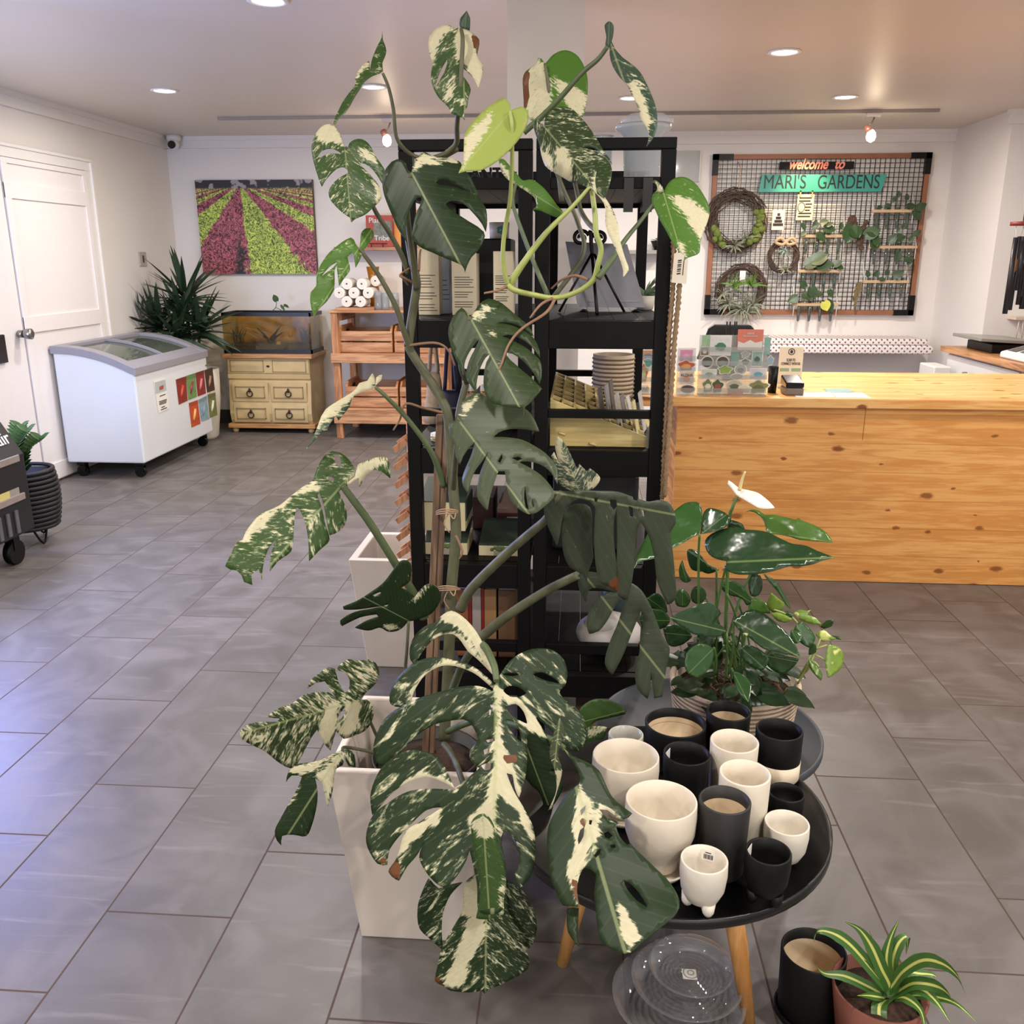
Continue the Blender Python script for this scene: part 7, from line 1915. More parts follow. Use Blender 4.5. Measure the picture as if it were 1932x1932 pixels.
lf = leaf(mon, ZG, [(720, 950), (762, 945), (802, 982), (808, 1055), (765, 1045), (742, 995), (730, 1042), (692, 1062), (677, 1125), (667, 1205), (638, 1295), (620, 1220), (600, 1142), (562, 1122), (577, 1200), (572, 1290), (545, 1400), (508, 1472), (430, 1465), (362, 1472), (357, 1530), (330, 1500), (317, 1440), (350, 1370), (400, 1280), (450, 1190), (482, 1112), (420, 1105), (386, 1145), (400, 1080), (440, 1040), (520, 1025), (600, 1010), (662, 978)], (725, 950), (355, 1530), 1.60, 1.56, 'deep', .2, [[(720, 950), (640, 990), (440, 1045), (400, 1090), (520, 1090), (640, 1020)], [(740, 950), (690, 1060), (640, 1290), (590, 1130), (560, 1100), (660, 1010)], [(500, 1110), (440, 1230), (400, 1290), (470, 1150)], [(760, 960), (800, 1050), (745, 1000)]], fold=.2)
stem(lf, [(745, 1445, 1.78), (722, 1425, 1.68), (655, 1410, 1.62), (646, 1416, 1.60)], .0045, .003, STEMD)
# great front leaf, lobes as overlapping sheets of one blade
lf = leaf(mon, ZG, [(1665, 530), (1700, 470), (1760, 395), (1850, 345), (1932, 332), (2010, 345), (2070, 400), (2095, 480), (2080, 560), (2045, 600), (2110, 680), (2180, 740), (2210, 800), (2200, 900), (2150, 960), (2090, 940), (2040, 880), (1960, 800), (1900, 750), (1960, 850), (1990, 930), (1940, 900), (1900, 860), (1850, 860), (1850, 1000), (1840, 1110), (1800, 1240), (1775, 1180), (1760, 1100), (1725, 1090), (1770, 1200), (1840, 1320), (1892, 1440), (1898, 1600), (1870, 1720), (1802, 1792), (1770, 1720), (1800, 1640), (1790, 1520), (1720, 1440), (1690, 1480), (1720, 1650), (1718, 1800), (1690, 1932), (1560, 1930), (1545, 1760), (1500, 1560), (1480, 1620), (1420, 1720), (1345, 1785), (1250, 1710), (1195, 1600), (1230, 1500), (1180, 1590), (1120, 1660), (1070, 1745), (1008, 1690), (1060, 1600), (1110, 1450), (1200, 1385), (1330, 1300), (1240, 1315), (1140, 1405), (1060, 1490), (1012, 1565), (1000, 1648), (940, 1640), (880, 1540), (875, 1450), (915, 1345), (1000, 1275), (1120, 1205), (1250, 1185), (1420, 1192), (1350, 1150), (1240, 1115), (1120, 1150), (1020, 1220), (960, 1290), (910, 1345), (898, 1230), (930, 1120), (990, 1030), (1090, 965), (1180, 950), (1280, 978), (1350, 1055), (1410, 1180), (1500, 1110), (1560, 1060), (1515, 1030), (1500, 960), (1550, 880), (1490, 775), (1400, 770), (1280, 800), (1170, 870), (1080, 965), (1010, 1022), (950, 1040), (922, 990), (918, 920), (945, 830), (1000, 745), (1080, 688), (1190, 635), (1310, 598), (1450, 565), (1560, 562), (1640, 590)],
          (1665, 540), (1640, 1900), 1.52, 1.30, 'deep', .44, [[(1660, 900), (1690, 880), (1730, 1000), (1800, 1200), (1880, 1420), (1890, 1500), (1780, 1300), (1670, 1200)], [(1660, 560), (1686, 600), (1690, 900), (1655, 1260), (1500, 1460), (1600, 1270), (1655, 1100), (1668, 800)], [(1320, 140), (1390, 100), (1470, 140), (1540, 220), (1600, 330), (1645, 470), (1600, 430), (1540, 320), (1470, 230), (1390, 180)], [(1290, 265), (1400, 232), (1470, 280), (1540, 380), (1640, 480), (1560, 450), (1480, 370), (1400, 280)], [(1135, 655), (1160, 570), (1225, 485), (1330, 428), (1440, 430), (1560, 505), (1655, 570), (1560, 555), (1440, 485), (1330, 478), (1245, 525), (1185, 625)], [(1690, 600), (1760, 630), (1900, 750), (1960, 870), (1840, 800)], [(1060, 1600), (1110, 1450), (1230, 1390), (1320, 1310), (1300, 1380), (1150, 1500), (1070, 1640)], [(1090, 1180), (1200, 1100), (1370, 1130), (1420, 1190), (1300, 1160)], [(1500, 1380), (1650, 1200), (1640, 1480), (1560, 1560)]], [[(1005, 1690), (1060, 1600), (1080, 1660), (1070, 1745)], [(930, 1620), (1000, 1600), (1000, 1650)], [(1700, 980), (1790, 980), (1790, 1020), (1720, 1030)]],
          holes=[[(1700, 490), (1750, 480), (1805, 488), (1760, 502)], [(1885, 490), (1932, 478), (1990, 500), (2050, 545), (1990, 535), (1930, 515)], [(1705, 590), (1740, 560), (1800, 570), (1845, 605), (1810, 625), (1745, 625)], [(1720, 690), (1780, 670), (1830, 720), (1850, 790), (1790, 760)], [(1722, 770), (1770, 780), (1805, 840), (1815, 900), (1770, 860)], [(1625, 675), (1660, 680), (1655, 695), (1630, 692)], [(1620, 705), (1632, 708), (1628, 738), (1618, 735)], [(1600, 890), (1650, 880), (1655, 893), (1610, 905)], [(1585, 950), (1620, 935), (1622, 960), (1590, 980)], [(1570, 1045), (1600, 1030), (1640, 1035), (1635, 1060), (1595, 1075)]],
          fold=.28, tilt=.02, gpx=7.5, label='largest leaf, dark with cream marbling, hanging over the front of the planter',
          extra=[([(1648, 500), (1620, 400), (1580, 300), (1530, 215), (1465, 145), (1390, 104), (1325, 138), (1305, 170), (1235, 195), (1170, 250), (1138, 330), (1140, 400), (1165, 437), (1210, 360), (1265, 292), (1330, 252), (1400, 246), (1450, 290), (1490, 350), (1550, 400), (1600, 450)], .05),
                 ([(1660, 560), (1600, 500), (1510, 435), (1400, 402), (1290, 385), (1180, 412), (1100, 470), (1040, 550), (1015, 620), (1022, 672), (1080, 690), (1140, 660), (1165, 590), (1230, 495), (1330, 440), (1430, 445), (1530, 485), (1600, 540), (1650, 585)], .025)])
tl2 = lf
# cream bands on the two rolled lobes and the lower blade behind
ZH = (680, 1480, 3.116)
lf2 = leaf(mon, ZH, [(690, 520), (620, 570), (605, 650), (600, 740), (540, 850), (480, 960), (455, 1060), (440, 1155), (490, 1185), (530, 1212), (640, 1222), (715, 1212), (730, 1232), (755, 1205), (860, 1160), (985, 1080), (978, 980), (930, 850), (870, 740), (850, 560), (780, 480)], (740, 560), (735, 1232), 1.40, 1.36, 'deep', .52, [[(640, 800), (720, 790), (725, 900), (650, 1000), (590, 1180), (500, 1180), (560, 1030)], [(610, 590), (700, 540), (720, 700), (680, 780), (600, 760)]], [[(440, 1130), (480, 1150), (500, 1190), (440, 1170)]], fold=.3, label='marbled fan shaped leaf hanging lowest at the front',
           extra=[([(400, 552), (345, 680), (335, 780), (350, 850), (400, 900), (485, 972), (478, 880), (485, 760), (530, 650), (600, 575), (520, 590), (460, 610)], .02), ([(860, 560), (950, 620), (1015, 730), (1038, 840), (1010, 940), (975, 975), (930, 850), (870, 740)], .03)])
stem(lf2, [(838, 1405, 1.82), (860, 1440, 1.66), (900, 1560, 1.50), (918, 1650, 1.42)], .008, .004, STEMD)
stem(lf, [(845, 1330, 1.86), (870, 1260, 1.74), (905, 1215, 1.64), (930, 1250, 1.56), (937, 1285, 1.52)], .010, .006, STEMG)
lf3 = leaf(mon, ZH, [(650, 225), (700, 175), (745, 180), (785, 240), (800, 330), (830, 430), (855, 545), (842, 690), (838, 765), (740, 792), (680, 785), (700, 680), (705, 560), (680, 440), (660, 330)], (720, 180), (760, 790), 1.33, 1.30, 'mid', .22, [[(650, 225), (740, 180), (790, 270), (770, 330), (690, 310)], [(825, 560), (855, 550), (838, 765), (820, 770)]], fold=.2)
# right front leaf over the table
ZI = (1000, 1280, 3.22)
lf = leaf(mon, ZI, [(195, 415), (260, 470), (330, 500), (420, 560), (500, 720), (620, 820), (560, 860), (470, 800), (420, 795), (470, 850), (530, 870), (600, 990), (740, 1130), (850, 1240), (908, 1350), (890, 1430), (800, 1510), (700, 1590), (610, 1665), (530, 1662), (430, 1590), (410, 1500), (390, 1300), (400, 1185), (330, 1150), (300, 1200), (285, 1290), (300, 1390), (250, 1385), (200, 1380), (150, 1280), (120, 1180), (105, 1050), (112, 900), (160, 800), (230, 690), (300, 640), (290, 560)], (210, 420), (580, 1665), 1.46, 1.17, 'deep', .08, [[(300, 620), (340, 700), (400, 760), (430, 960), (390, 1050), (330, 1130), (290, 1280), (295, 1385), (215, 1180), (280, 1000), (240, 900), (270, 800)], [(400, 760), (480, 790), (580, 860), (480, 850), (410, 800)], [(520, 1340), (570, 1390), (680, 1560), (600, 1660), (560, 1560)]], [[(255, 1180), (285, 1200), (300, 1390), (262, 1290)], [(305, 850), (345, 850), (330, 900), (312, 900)]],
          holes=[[(305, 800), (340, 770), (335, 800), (312, 835)], [(290, 980), (305, 920), (330, 900), (325, 960), (295, 1010)], [(360, 860), (380, 862), (372, 890), (358, 885)], [(448, 940), (475, 930), (502, 955), (480, 975), (455, 965)], [(485, 1015), (515, 1008), (522, 1028), (495, 1032)], [(388, 1075), (410, 1045), (432, 1035), (425, 1065), (400, 1090)], [(520, 890), (555, 875), (600, 920), (620, 1000), (590, 1010), (545, 960)], [(570, 1225), (600, 1240), (660, 1300), (715, 1390), (650, 1350), (590, 1280)]], fold=.06, tilt=.03, label='dark leaf with a cream stripe drooping in front of the table',
          extra=[([(228, 1395), (295, 1395), (290, 1560), (300, 1630), (230, 1540)], .03)])
stem(lf, [(845, 1380, 1.84), (900, 1360, 1.7), (980, 1370, 1.6), (1040, 1395, 1.49), (1065, 1412, 1.465)], .008, .005, STEMG)
# older blades behind, between planter and table
ZJ = (1000, 1280, 3.22)
leaf(mon, ZJ, [(0, 80), (110, 78), (190, 110), (270, 170), (330, 250), (350, 330), (335, 400), (270, 445), (220, 400), (160, 330), (90, 260), (0, 190), (-60, 120)], (-60, 100), (270, 445), 1.62, 1.56, 'deep', .42, fold=.2)
leaf(mon, ZJ, [(-60, 340), (60, 330), (130, 420), (190, 480), (180, 560), (120, 560), (200, 640), (150, 760), (90, 800), (60, 700), (0, 640), (-80, 520)], (-40, 360), (120, 790), 1.66, 1.62, 'deep', .05, fold=.2)
leaf(mon, ZJ, [(180, 240), (215, 330), (190, 400), (170, 470), (195, 560), (160, 700), (130, 790), (110, 800), (160, 680), (150, 560), (120, 470), (130, 380)], (180, 240), (120, 800), 1.46, 1.44, 'grey', .5, [[(180, 560), (190, 600), (130, 800), (140, 700)]], fold=.1)
leaf(mon, ZJ, [(300, 200), (340, 150), (400, 125), (480, 130), (560, 170), (580, 215), (480, 240), (400, 260), (370, 290), (440, 290), (470, 300), (440, 370), (360, 420), (300, 380), (350, 340), (320, 270)], (560, 200), (330, 260), 1.92, 1.88, 'mid', .12, [[(350, 310), (470, 285), (460, 310), (360, 360)]], fold=.15)

# ================================================================== TABLES AND POTS
T1C, T1R, TZ1 = Vector((.197, 1.63, 0)), .332, .45
T2C, T2R, TZ2 = Vector((.36, 2.13, 0)), .29, .36
TBL = M('table_black', (14, 13, 14), .32, var=.15, scale=12)
TB2 = M('table_slate', (58, 64, 72), .5, var=.1, scale=12)


def tripod(name, lab, c, r, z, mat, angs, splay, lr=.018):
    t = thing(name, lab, 'table', (c.x, c.y, 0), 'round three legged tables')
    MB().lathe([(0, z - .02), (r - .006, z - .02), (r, z - .014), (r, z + .004), (r - .004, z + .006), (r - .008, z + .0), (0, z)], (c.x, c.y, 0), 72).build('tabletop', mat, t)
    for a in angs:
        a = R(a); d = Vector((math.cos(a), math.sin(a), 0))
        MB().tube([c + d * splay[0] + Vector((0, 0, z - .0205)), c + d * (splay[0] * .4 + splay[1] * .6) + Vector((0, 0, z * .42)), c + d * splay[1] + Vector((0, 0, .0005))], [lr * 1.25, lr * 1.1, lr * .75], 16).build('leg', LEGW, t)
    return t


tripod('tripod_table', 'round black table on three splayed wooden legs crowded with ceramic pots', T1C, T1R, TZ1, TBL, (167, 335, 75), (.12, .21))
tripod('tripod_table', 'round slate grey table on wooden legs under the rope planter', T2C, T2R, TZ2, TB2, (-22, 98, 218), (.13, .24))

# ---- rope planter with anthurium
RB = Vector((.285, 2.12, 0))
rp0, rp1 = at(1264, 1275, 2.12), at(1509, 1290, 2.12)
RB.x = (rp0.x + rp1.x) / 2; rr = (rp1.x - rp0.x) / 2
rz = TZ2 + .001; rtop = at(1385, 1335, 2.12 - rr).z
rpt = thing('rope_planter', 'cream stitched rope planter full of glossy houseplants on the slate grey table', 'planter', (RB.x, RB.y, rz))
ROPE = M('rope_cream_pot', (214, 194, 170), .85, var=.1, scale=70, bump=.3)
m = MB(); nn = 13; hh = rtop - rz
prof = [(0, rz), (rr * .86, rz)]
for k in range(nn):
    f = k / nn; z0 = rz + hh * f; z1 = rz + hh * (k + 1) / nn; r_ = rr * (.88 + .12 * f)
    prof += [(r_ - .003, z0 + .0008), (r_ + .002, (z0 + z1) / 2), (r_ - .003, z1 - .0008)]
prof += [(rr - .012, rtop - .002), (rr - .016, rtop - .05), (0, rtop - .05)]
m.lathe(prof, RB, 56).build('rope_body', ROPE, rpt)
m = MB()
for k in range(1, nn):
    f = k / nn; r_ = rr * (.88 + .12 * f) - .0005
    m.tube([(RB.x + r_ * math.cos(i * .1122), RB.y + r_ * math.sin(i * .1122), rz + hh * f) for i in range(57)], .0014, 5, False)
m.build('coil_seams', M('seam_brown', (132, 110, 92), .9), rpt)
MB().lathe([(0, rtop - .022), (rr * .6, rtop - .026), (rr - .017, rtop - .036), (rr - .017, rtop - .049), (0, rtop - .049)], RB, 36).build('moss_soil', M('bark_moss', (58, 50, 32), .95, var=.6, scale=60, bump=1.0), rpt)
m = MB(); rnd = random.Random(3)
for k in range(60):
    a = rnd.uniform(0, 6.28); r_ = rnd.uniform(.0, rr - .03); p = Vector((RB.x + r_ * math.cos(a), RB.y + r_ * math.sin(a), rtop - .024)); d = Vector((rnd.gauss(0, 1), rnd.gauss(0, 1), rnd.uniform(.1, .9))).normalized()
    m.tube([p, p + d * .02 + Vector((0, 0, .006)), p + d * .035], .002, 4)
m.build('bark_strands', M('bark_tan', (120, 88, 60), .9, var=.3), rpt)['kind'] = 'stuff'
ZN = (1140, 860, 3.864)
POTL = NT('glossy_leaf')
_q = POTL; _at = _q.n('ShaderNodeAttribute', attribute_name='leafcol'); _uv = _q.n('ShaderNodeUVMap'); _sp = _q.n('ShaderNodeSeparateXYZ'); _q.l(_uv.outputs[0], _sp.inputs[0])
_tc = _q.n('ShaderNodeTexCoord'); _nz = _q.n('ShaderNodeTexNoise', i_Scale=26.0); _q.l(_tc.outputs['Object'], _nz.inputs['Vector'])
_rib = _q.math('SUBTRACT', 1.0, _q.ramp(_q.math('ABSOLUTE', _sp.outputs[1]), .004, .014))
_cr = _q.n('ShaderNodeAttribute', attribute_name='cream'); _va = _q.n('ShaderNodeAttribute', attribute_name='vary')
_c = _q.mix(_q.math('MULTIPLY', _nz.outputs['Fac'], .5), _at.outputs['Color'], lin((30, 52, 26)))
_c = _q.mix(_q.ramp(_q.math('ADD', _q.math('ADD', _nz.outputs['Fac'], _q.math('MULTIPLY', _va.outputs['Fac'], .3)), _q.math('MULTIPLY', _cr.outputs['Fac'], .5)), .74, .80), _c, lin((210, 214, 130)))
_c = _q.mix(_q.math('MULTIPLY', _rib, .5), _c, lin((130, 150, 90)))
_q.l(_c, _q.b.inputs['Base Color']); _q.b.inputs['Roughness'].default_value = .2; _q.b.inputs['Specular IOR Level'].default_value = .5
_bp = _q.n('ShaderNodeBump', i_Strength=.25, i_Distance=.01); _q.l(_nz.outputs['Fac'], _bp.inputs['Height']); _q.l(_bp.outputs[0], _q.b.inputs['Normal'])
GLOSS = POTL.m
COLS.update({'an': (46, 84, 34), 'and': (36, 62, 32), 'anb': (78, 112, 44), 'po': (50, 82, 40), 'poy': (130, 158, 62), 'spa': (242, 238, 222)})


def pleaf(out, base, tip, Yb, Yt, col, pts, lf_kw=None, **kw):
    o = leaf(rpt, ZN, out, base, tip, Yb, Yt, col, mat=GLOSS, **kw)
    if pts: stem(o, pts, .0034, .0026, M('petiole_green', (78, 110, 52), .4, var=.2))
    return o


def soilp(u, v): return (u, v, 2.04)


pleaf([(690, 575), (700, 540), (712, 470), (712, 400), (690, 345), (650, 335), (590, 345), (530, 385), (490, 420), (440, 450), (380, 480), (320, 560), (275, 650), (240, 720), (217, 822), (260, 775), (340, 755), (420, 720), (520, 665), (600, 620), (650, 590)], (695, 575), (220, 820), 1.95, 1.84, 'an', [(1318, 1225, 2.02), (1318, 1130, 1.99), (1318, 1050, 1.97), (1320, 1010, 1.95)], fold=-.1, tilt=.9, vary=.0, label='glossy heart shaped leaf pointing left')
pleaf([(700, 570), (760, 560), (850, 540), (905, 500), (918, 455), (880, 415), (820, 390), (760, 382), (722, 420), (712, 480)], (705, 572), (890, 430), 1.96, 2.0, 'and', None, fold=-.1, tilt=-.6)
pleaf([(900, 770), (850, 760), (790, 740), (745, 690), (735, 620), (780, 570), (850, 540), (930, 520), (1020, 535), (1130, 545), (1200, 560), (1280, 600), (1370, 640), (1470, 655), (1560, 695), (1680, 742), (1600, 760), (1520, 790), (1430, 805), (1350, 805), (1250, 835), (1160, 855), (1060, 865), (980, 865), (920, 850), (870, 820)], (905, 775), (1680, 742), 1.93, 1.84, 'and', [(1345, 1215, 2.02), (1352, 1150, 1.99), (1362, 1100, 1.96), (1372, 1062, 1.93)], fold=-.08, tilt=-.8, label='large glossy heart shaped leaf pointing right')
pleaf([(910, 505), (920, 470), (960, 475), (1010, 500), (1025, 540), (960, 540)], (915, 505), (1025, 540), 2.0, 2.0, 'and', None)
pleaf([(1185, 555), (1160, 470), (1110, 420), (1060, 405), (1030, 410), (1075, 392), (1130, 400), (1170, 430), (1240, 430), (1330, 450), (1400, 465), (1415, 452), (1440, 470), (1530, 505), (1600, 545), (1640, 585), (1668, 632), (1600, 628), (1500, 620), (1420, 612), (1360, 592), (1280, 575), (1220, 570)], (1188, 555), (1668, 632), 2.06, 2.0, 'anb', [(1375, 1200, 2.05), (1400, 1120, 2.06), (1440, 1030, 2.06), (1447, 1004, 2.06)], fold=-.1, tilt=-.6)
sp = leaf(rpt, ZN, [(965, 285), (930, 240), (900, 205), (905, 178), (940, 200), (985, 235), (1050, 250), (1120, 270), (1170, 305), (1215, 345), (1243, 380), (1190, 388), (1130, 382), (1080, 355), (1020, 320)], (965, 285), (1243, 380), 2.0, 1.94, 'spa', mat=M('spathe_white', (238, 234, 220), .4, var=.03), name='flower', label='white anthurium flower', fold=-.1, tilt=-.5)
MB().tube(spline([at(1395, 925, 1.99), at(1400, 905, 1.985), at(1406, 890, 1.98)], 5), [.0045, .002], 10).build('spadix', M('spadix', (226, 206, 150), .5, var=.1), sp)
stem(sp, [(1368, 1215, 2.04), (1372, 1100, 2.02), (1376, 985, 2.01), (1382, 958, 2.0), (1391, 936, 2.0)], .0045, .0035, M('petiole_green'))
pleaf([(890, 1290), (860, 1240), (800, 1215), (850, 1150), (840, 1120), (760, 1070), (690, 1080), (610, 1115), (550, 1140), (478, 1180), (530, 1225), (590, 1260), (650, 1300), (740, 1315), (830, 1320)], (895, 1280), (480, 1180), 1.93, 1.84, 'and', [(1370, 1280, 2.0), (1372, 1215, 1.93), (1371, 1192, 1.93)], tilt=.5, fold=-.08)
pleaf([(935, 1205), (1000, 1150), (1080, 1120), (1150, 1140), (1220, 1190), (1290, 1250), (1350, 1310), (1400, 1390), (1428, 1470), (1350, 1450), (1260, 1430), (1170, 1410), (1110, 1370), (1050, 1320), (980, 1270)], (945, 1200), (1428, 1470), 1.93, 1.85, 'and', [(1375, 1270, 2.0), (1383, 1220, 1.95), (1384, 1172, 1.93)], fold=-.08, tilt=-.4)
pleaf([(1060, 1130), (1080, 1040), (1130, 1040), (1190, 1090), (1212, 1150), (1150, 1145), (1090, 1140)], (1065, 1135), (1212, 1150), 2.0, 1.98, 'anb', None)
pleaf([(1070, 1020), (1050, 940), (1060, 870), (1120, 860), (1150, 900), (1150, 970), (1120, 1020)], (1070, 1025), (1110, 860), 2.08, 2.1, 'and', [(1400, 1240, 2.05), (1412, 1160, 2.07), (1417, 1126, 2.08)])
pleaf([(1000, 1040), (900, 1010), (850, 960), (870, 920), (930, 910), (1000, 940), (1050, 1000), (1090, 1060), (1040, 1090)], (1060, 1060), (860, 940), 2.06, 2.04, 'po', None)
pleaf([(690, 830), (720, 845), (640, 830), (610, 760), (605, 690), (640, 680), (700, 720), (760, 790), (840, 830), (760, 860)], (820, 830), (610, 690), 2.06, 2.08, 'and', [(1335, 1240, 2.05), (1350, 1150, 2.06), (1352, 1075, 2.06)])
pleaf([(640, 1060), (630, 1010), (650, 960), (700, 950), (740, 990), (740, 1040), (690, 1080)], (690, 1080), (690, 950), 2.0, 2.0, 'po', None)
pleaf([(520, 1080), (515, 1010), (550, 975), (600, 990), (630, 1050), (600, 1100), (550, 1100)], (570, 1100), (570, 975), 1.98, 1.98, 'po', None)
pleaf([(555, 900), (545, 820), (570, 760), (600, 850), (636, 905), (600, 925)], (600, 920), (560, 760), 2.0, 2.0, 'po', None)
pleaf([(790, 1400), (720, 1370), (650, 1390), (600, 1440), (586, 1510), (600, 1570), (650, 1610), (700, 1612), (750, 1570), (790, 1500), (800, 1430)], (800, 1400), (610, 1590), 1.88, 1.84, 'po', [(1350, 1270, 1.95), (1350, 1240, 1.9), (1347, 1222, 1.88)], fold=-.1)
pleaf([(935, 1575), (980, 1580), (1040, 1620), (1070, 1670), (1065, 1740), (1050, 1795), (1000, 1750), (955, 1670)], (940, 1575), (1050, 1795), 1.84, 1.76, 'po', [(1380, 1280, 1.92), (1380, 1262, 1.87), (1383, 1268, 1.84)], fold=-.1)
for (o_, b_, t_, y_) in (([(1000, 1400), (1060, 1380), (1150, 1420), (1200, 1480), (1160, 1560), (1080, 1540), (1010, 1480)], (1000, 1400), (1170, 1550), 1.95), ([(1150, 1450), (1240, 1440), (1330, 1460), (1420, 1480), (1380, 1540), (1300, 1590), (1200, 1540)], (1150, 1450), (1400, 1500), 1.93), ([(430, 1260), (500, 1230), (600, 1260), (640, 1320), (560, 1380), (470, 1380)], (640, 1310), (430, 1290), 1.97), ([(260, 1180), (330, 1120), (430, 1130), (480, 1200), (420, 1260), (300, 1265)], (470, 1200), (260, 1200), 1.98), ([(300, 1050), (380, 1000), (440, 1050), (460, 1140), (380, 1140)], (460, 1140), (310, 1030), 2.02), ([(680, 1310), (740, 1290), (790, 1340), (760, 1400), (690, 1390)], (780, 1330), (680, 1370), 1.97)):
    pleaf(o_, b_, t_, y_, y_ - .03, 'and', None, fold=-.08)
for (o_, b_, t_, y_, v_) in (([(1195, 1110), (1185, 1080), (1200, 1040), (1220, 998), (1270, 1040), (1315, 1080), (1290, 1130), (1240, 1145)], (1230, 1145), (1220, 998), 1.98, .7), ([(1215, 1150), (1260, 1140), (1320, 1160), (1370, 1190), (1330, 1215), (1260, 1200)], (1215, 1150), (1370, 1195), 1.96, .6), ([(1380, 1150), (1420, 1122), (1480, 1130), (1512, 1120), (1480, 1160), (1540, 1180), (1585, 1230), (1520, 1225), (1440, 1200)], (1390, 1160), (1585, 1230), 1.98, .5),
                             ([(1630, 1380), (1700, 1390), (1745, 1450), (1730, 1540), (1680, 1590), (1630, 1618), (1610, 1500)], (1635, 1380), (1632, 1618), 1.92, .5), ([(1540, 1300), (1600, 1270), (1650, 1310), (1690, 1330), (1640, 1350), (1580, 1350)], (1540, 1320), (1690, 1330), 1.95, .7), ([(1490, 1480), (1540, 1520), (1590, 1590), (1580, 1640), (1530, 1590), (1495, 1540)], (1490, 1480), (1580, 1640), 1.9, .2)):
    pleaf(o_, b_, t_, y_, y_ - .02, 'poy' if v_ > .45 else 'anb', None, vary=v_ * .7)
for (o_, b_, t_, y_) in (([(1280, 1160), (1330, 1130), (1380, 1160), (1350, 1190)], (1280, 1165), (1380, 1165), 1.97), ([(1575, 1245), (1620, 1200), (1672, 1198), (1660, 1240), (1600, 1260)], (1575, 1245), (1672, 1198), 1.96), ([(1400, 1230), (1440, 1210), (1500, 1260), (1540, 1330), (1500, 1400), (1440, 1370), (1380, 1300)], (1400, 1230), (1500, 1400), 1.94), ([(1360, 1270), (1420, 1280), (1450, 1330), (1400, 1370), (1360, 1330)], (1365, 1270), (1420, 1370), 1.93), ([(1490, 1450), (1500, 1380), (1540, 1370), (1545, 1430)], (1490, 1450), (1540, 1370), 1.92),
                         ([(1150, 850), (1200, 880), (1260, 920), (1310, 1000), (1350, 1080), (1370, 1130), (1320, 1080), (1260, 990), (1200, 920)], (1150, 850), (1370, 1130), 2.0), ([(1660, 1310), (1720, 1320), (1728, 1345), (1680, 1330)], (1660, 1310), (1728, 1345), 1.95)):
    pleaf(o_, b_, t_, y_, y_ - .02, 'po', None)
m = MB()
for pts in ([(1505, 1280, 1.97), (1518, 1260, 1.93), (1530, 1230, 1.93), (1520, 1200, 1.95), (1495, 1165, 1.96), (1460, 1150, 1.97)], [(1530, 1233, 1.93), (1548, 1240, 1.92), (1562, 1250, 1.92)], [(1530, 1228, 1.93), (1545, 1222, 1.92), (1560, 1217, 1.92)], [(1510, 1275, 1.96), (1525, 1262, 1.92), (1540, 1225, 1.93), (1548, 1205, 1.94)], [(1505, 1290, 1.95), (1530, 1250, 1.91), (1545, 1258, 1.9)]):
    m.tube(spline([at(*p) for p in pts], 5), .0024, 6)
m.build('vine_stems', M('vine_yellow', (150, 160, 84), .45, var=.2), rpt)
m = MB()
for k in range(14):
    a = rnd.uniform(0, 6.28); b_ = Vector((RB.x + .05 * math.cos(a), RB.y + .03 * math.sin(a), rtop - .03)); e = at(1345 + rnd.uniform(-20, 60), 1180 + rnd.uniform(-60, 40), 2.04 + rnd.uniform(-.05, .05))
    m.tube(spline([b_, (b_ + e) / 2 + Vector((rnd.uniform(-.02, .02), 0, .01)), e], 4), .0026, 6)
m.build('plant_stems', M('petiole_green'), rpt)


m = MB()
for k in range(70):
    a = rnd.uniform(0, 6.28); r_ = rnd.uniform(.04, rr * .98); b_ = Vector((RB.x + r_ * math.cos(a) - .01, RB.y + r_ * math.sin(a), rtop + rnd.uniform(-.02, .10) * (1.2 - r_ / rr)))
    d = Vector((math.cos(a) + rnd.gauss(0, .5), math.sin(a) * .6 - .3 + rnd.gauss(0, .4), rnd.uniform(-.5, .5))).normalized(); L = rnd.uniform(.035, .075)
    heart(m, b_, b_ + d * L, L * .34, (rnd.uniform(-.4, .4), -.6, .8), n=6)
m.build('undergrowth', M('undergrowth_green', (34, 56, 28), .3, var=.3), rpt, fix=False)['kind'] = 'stuff'


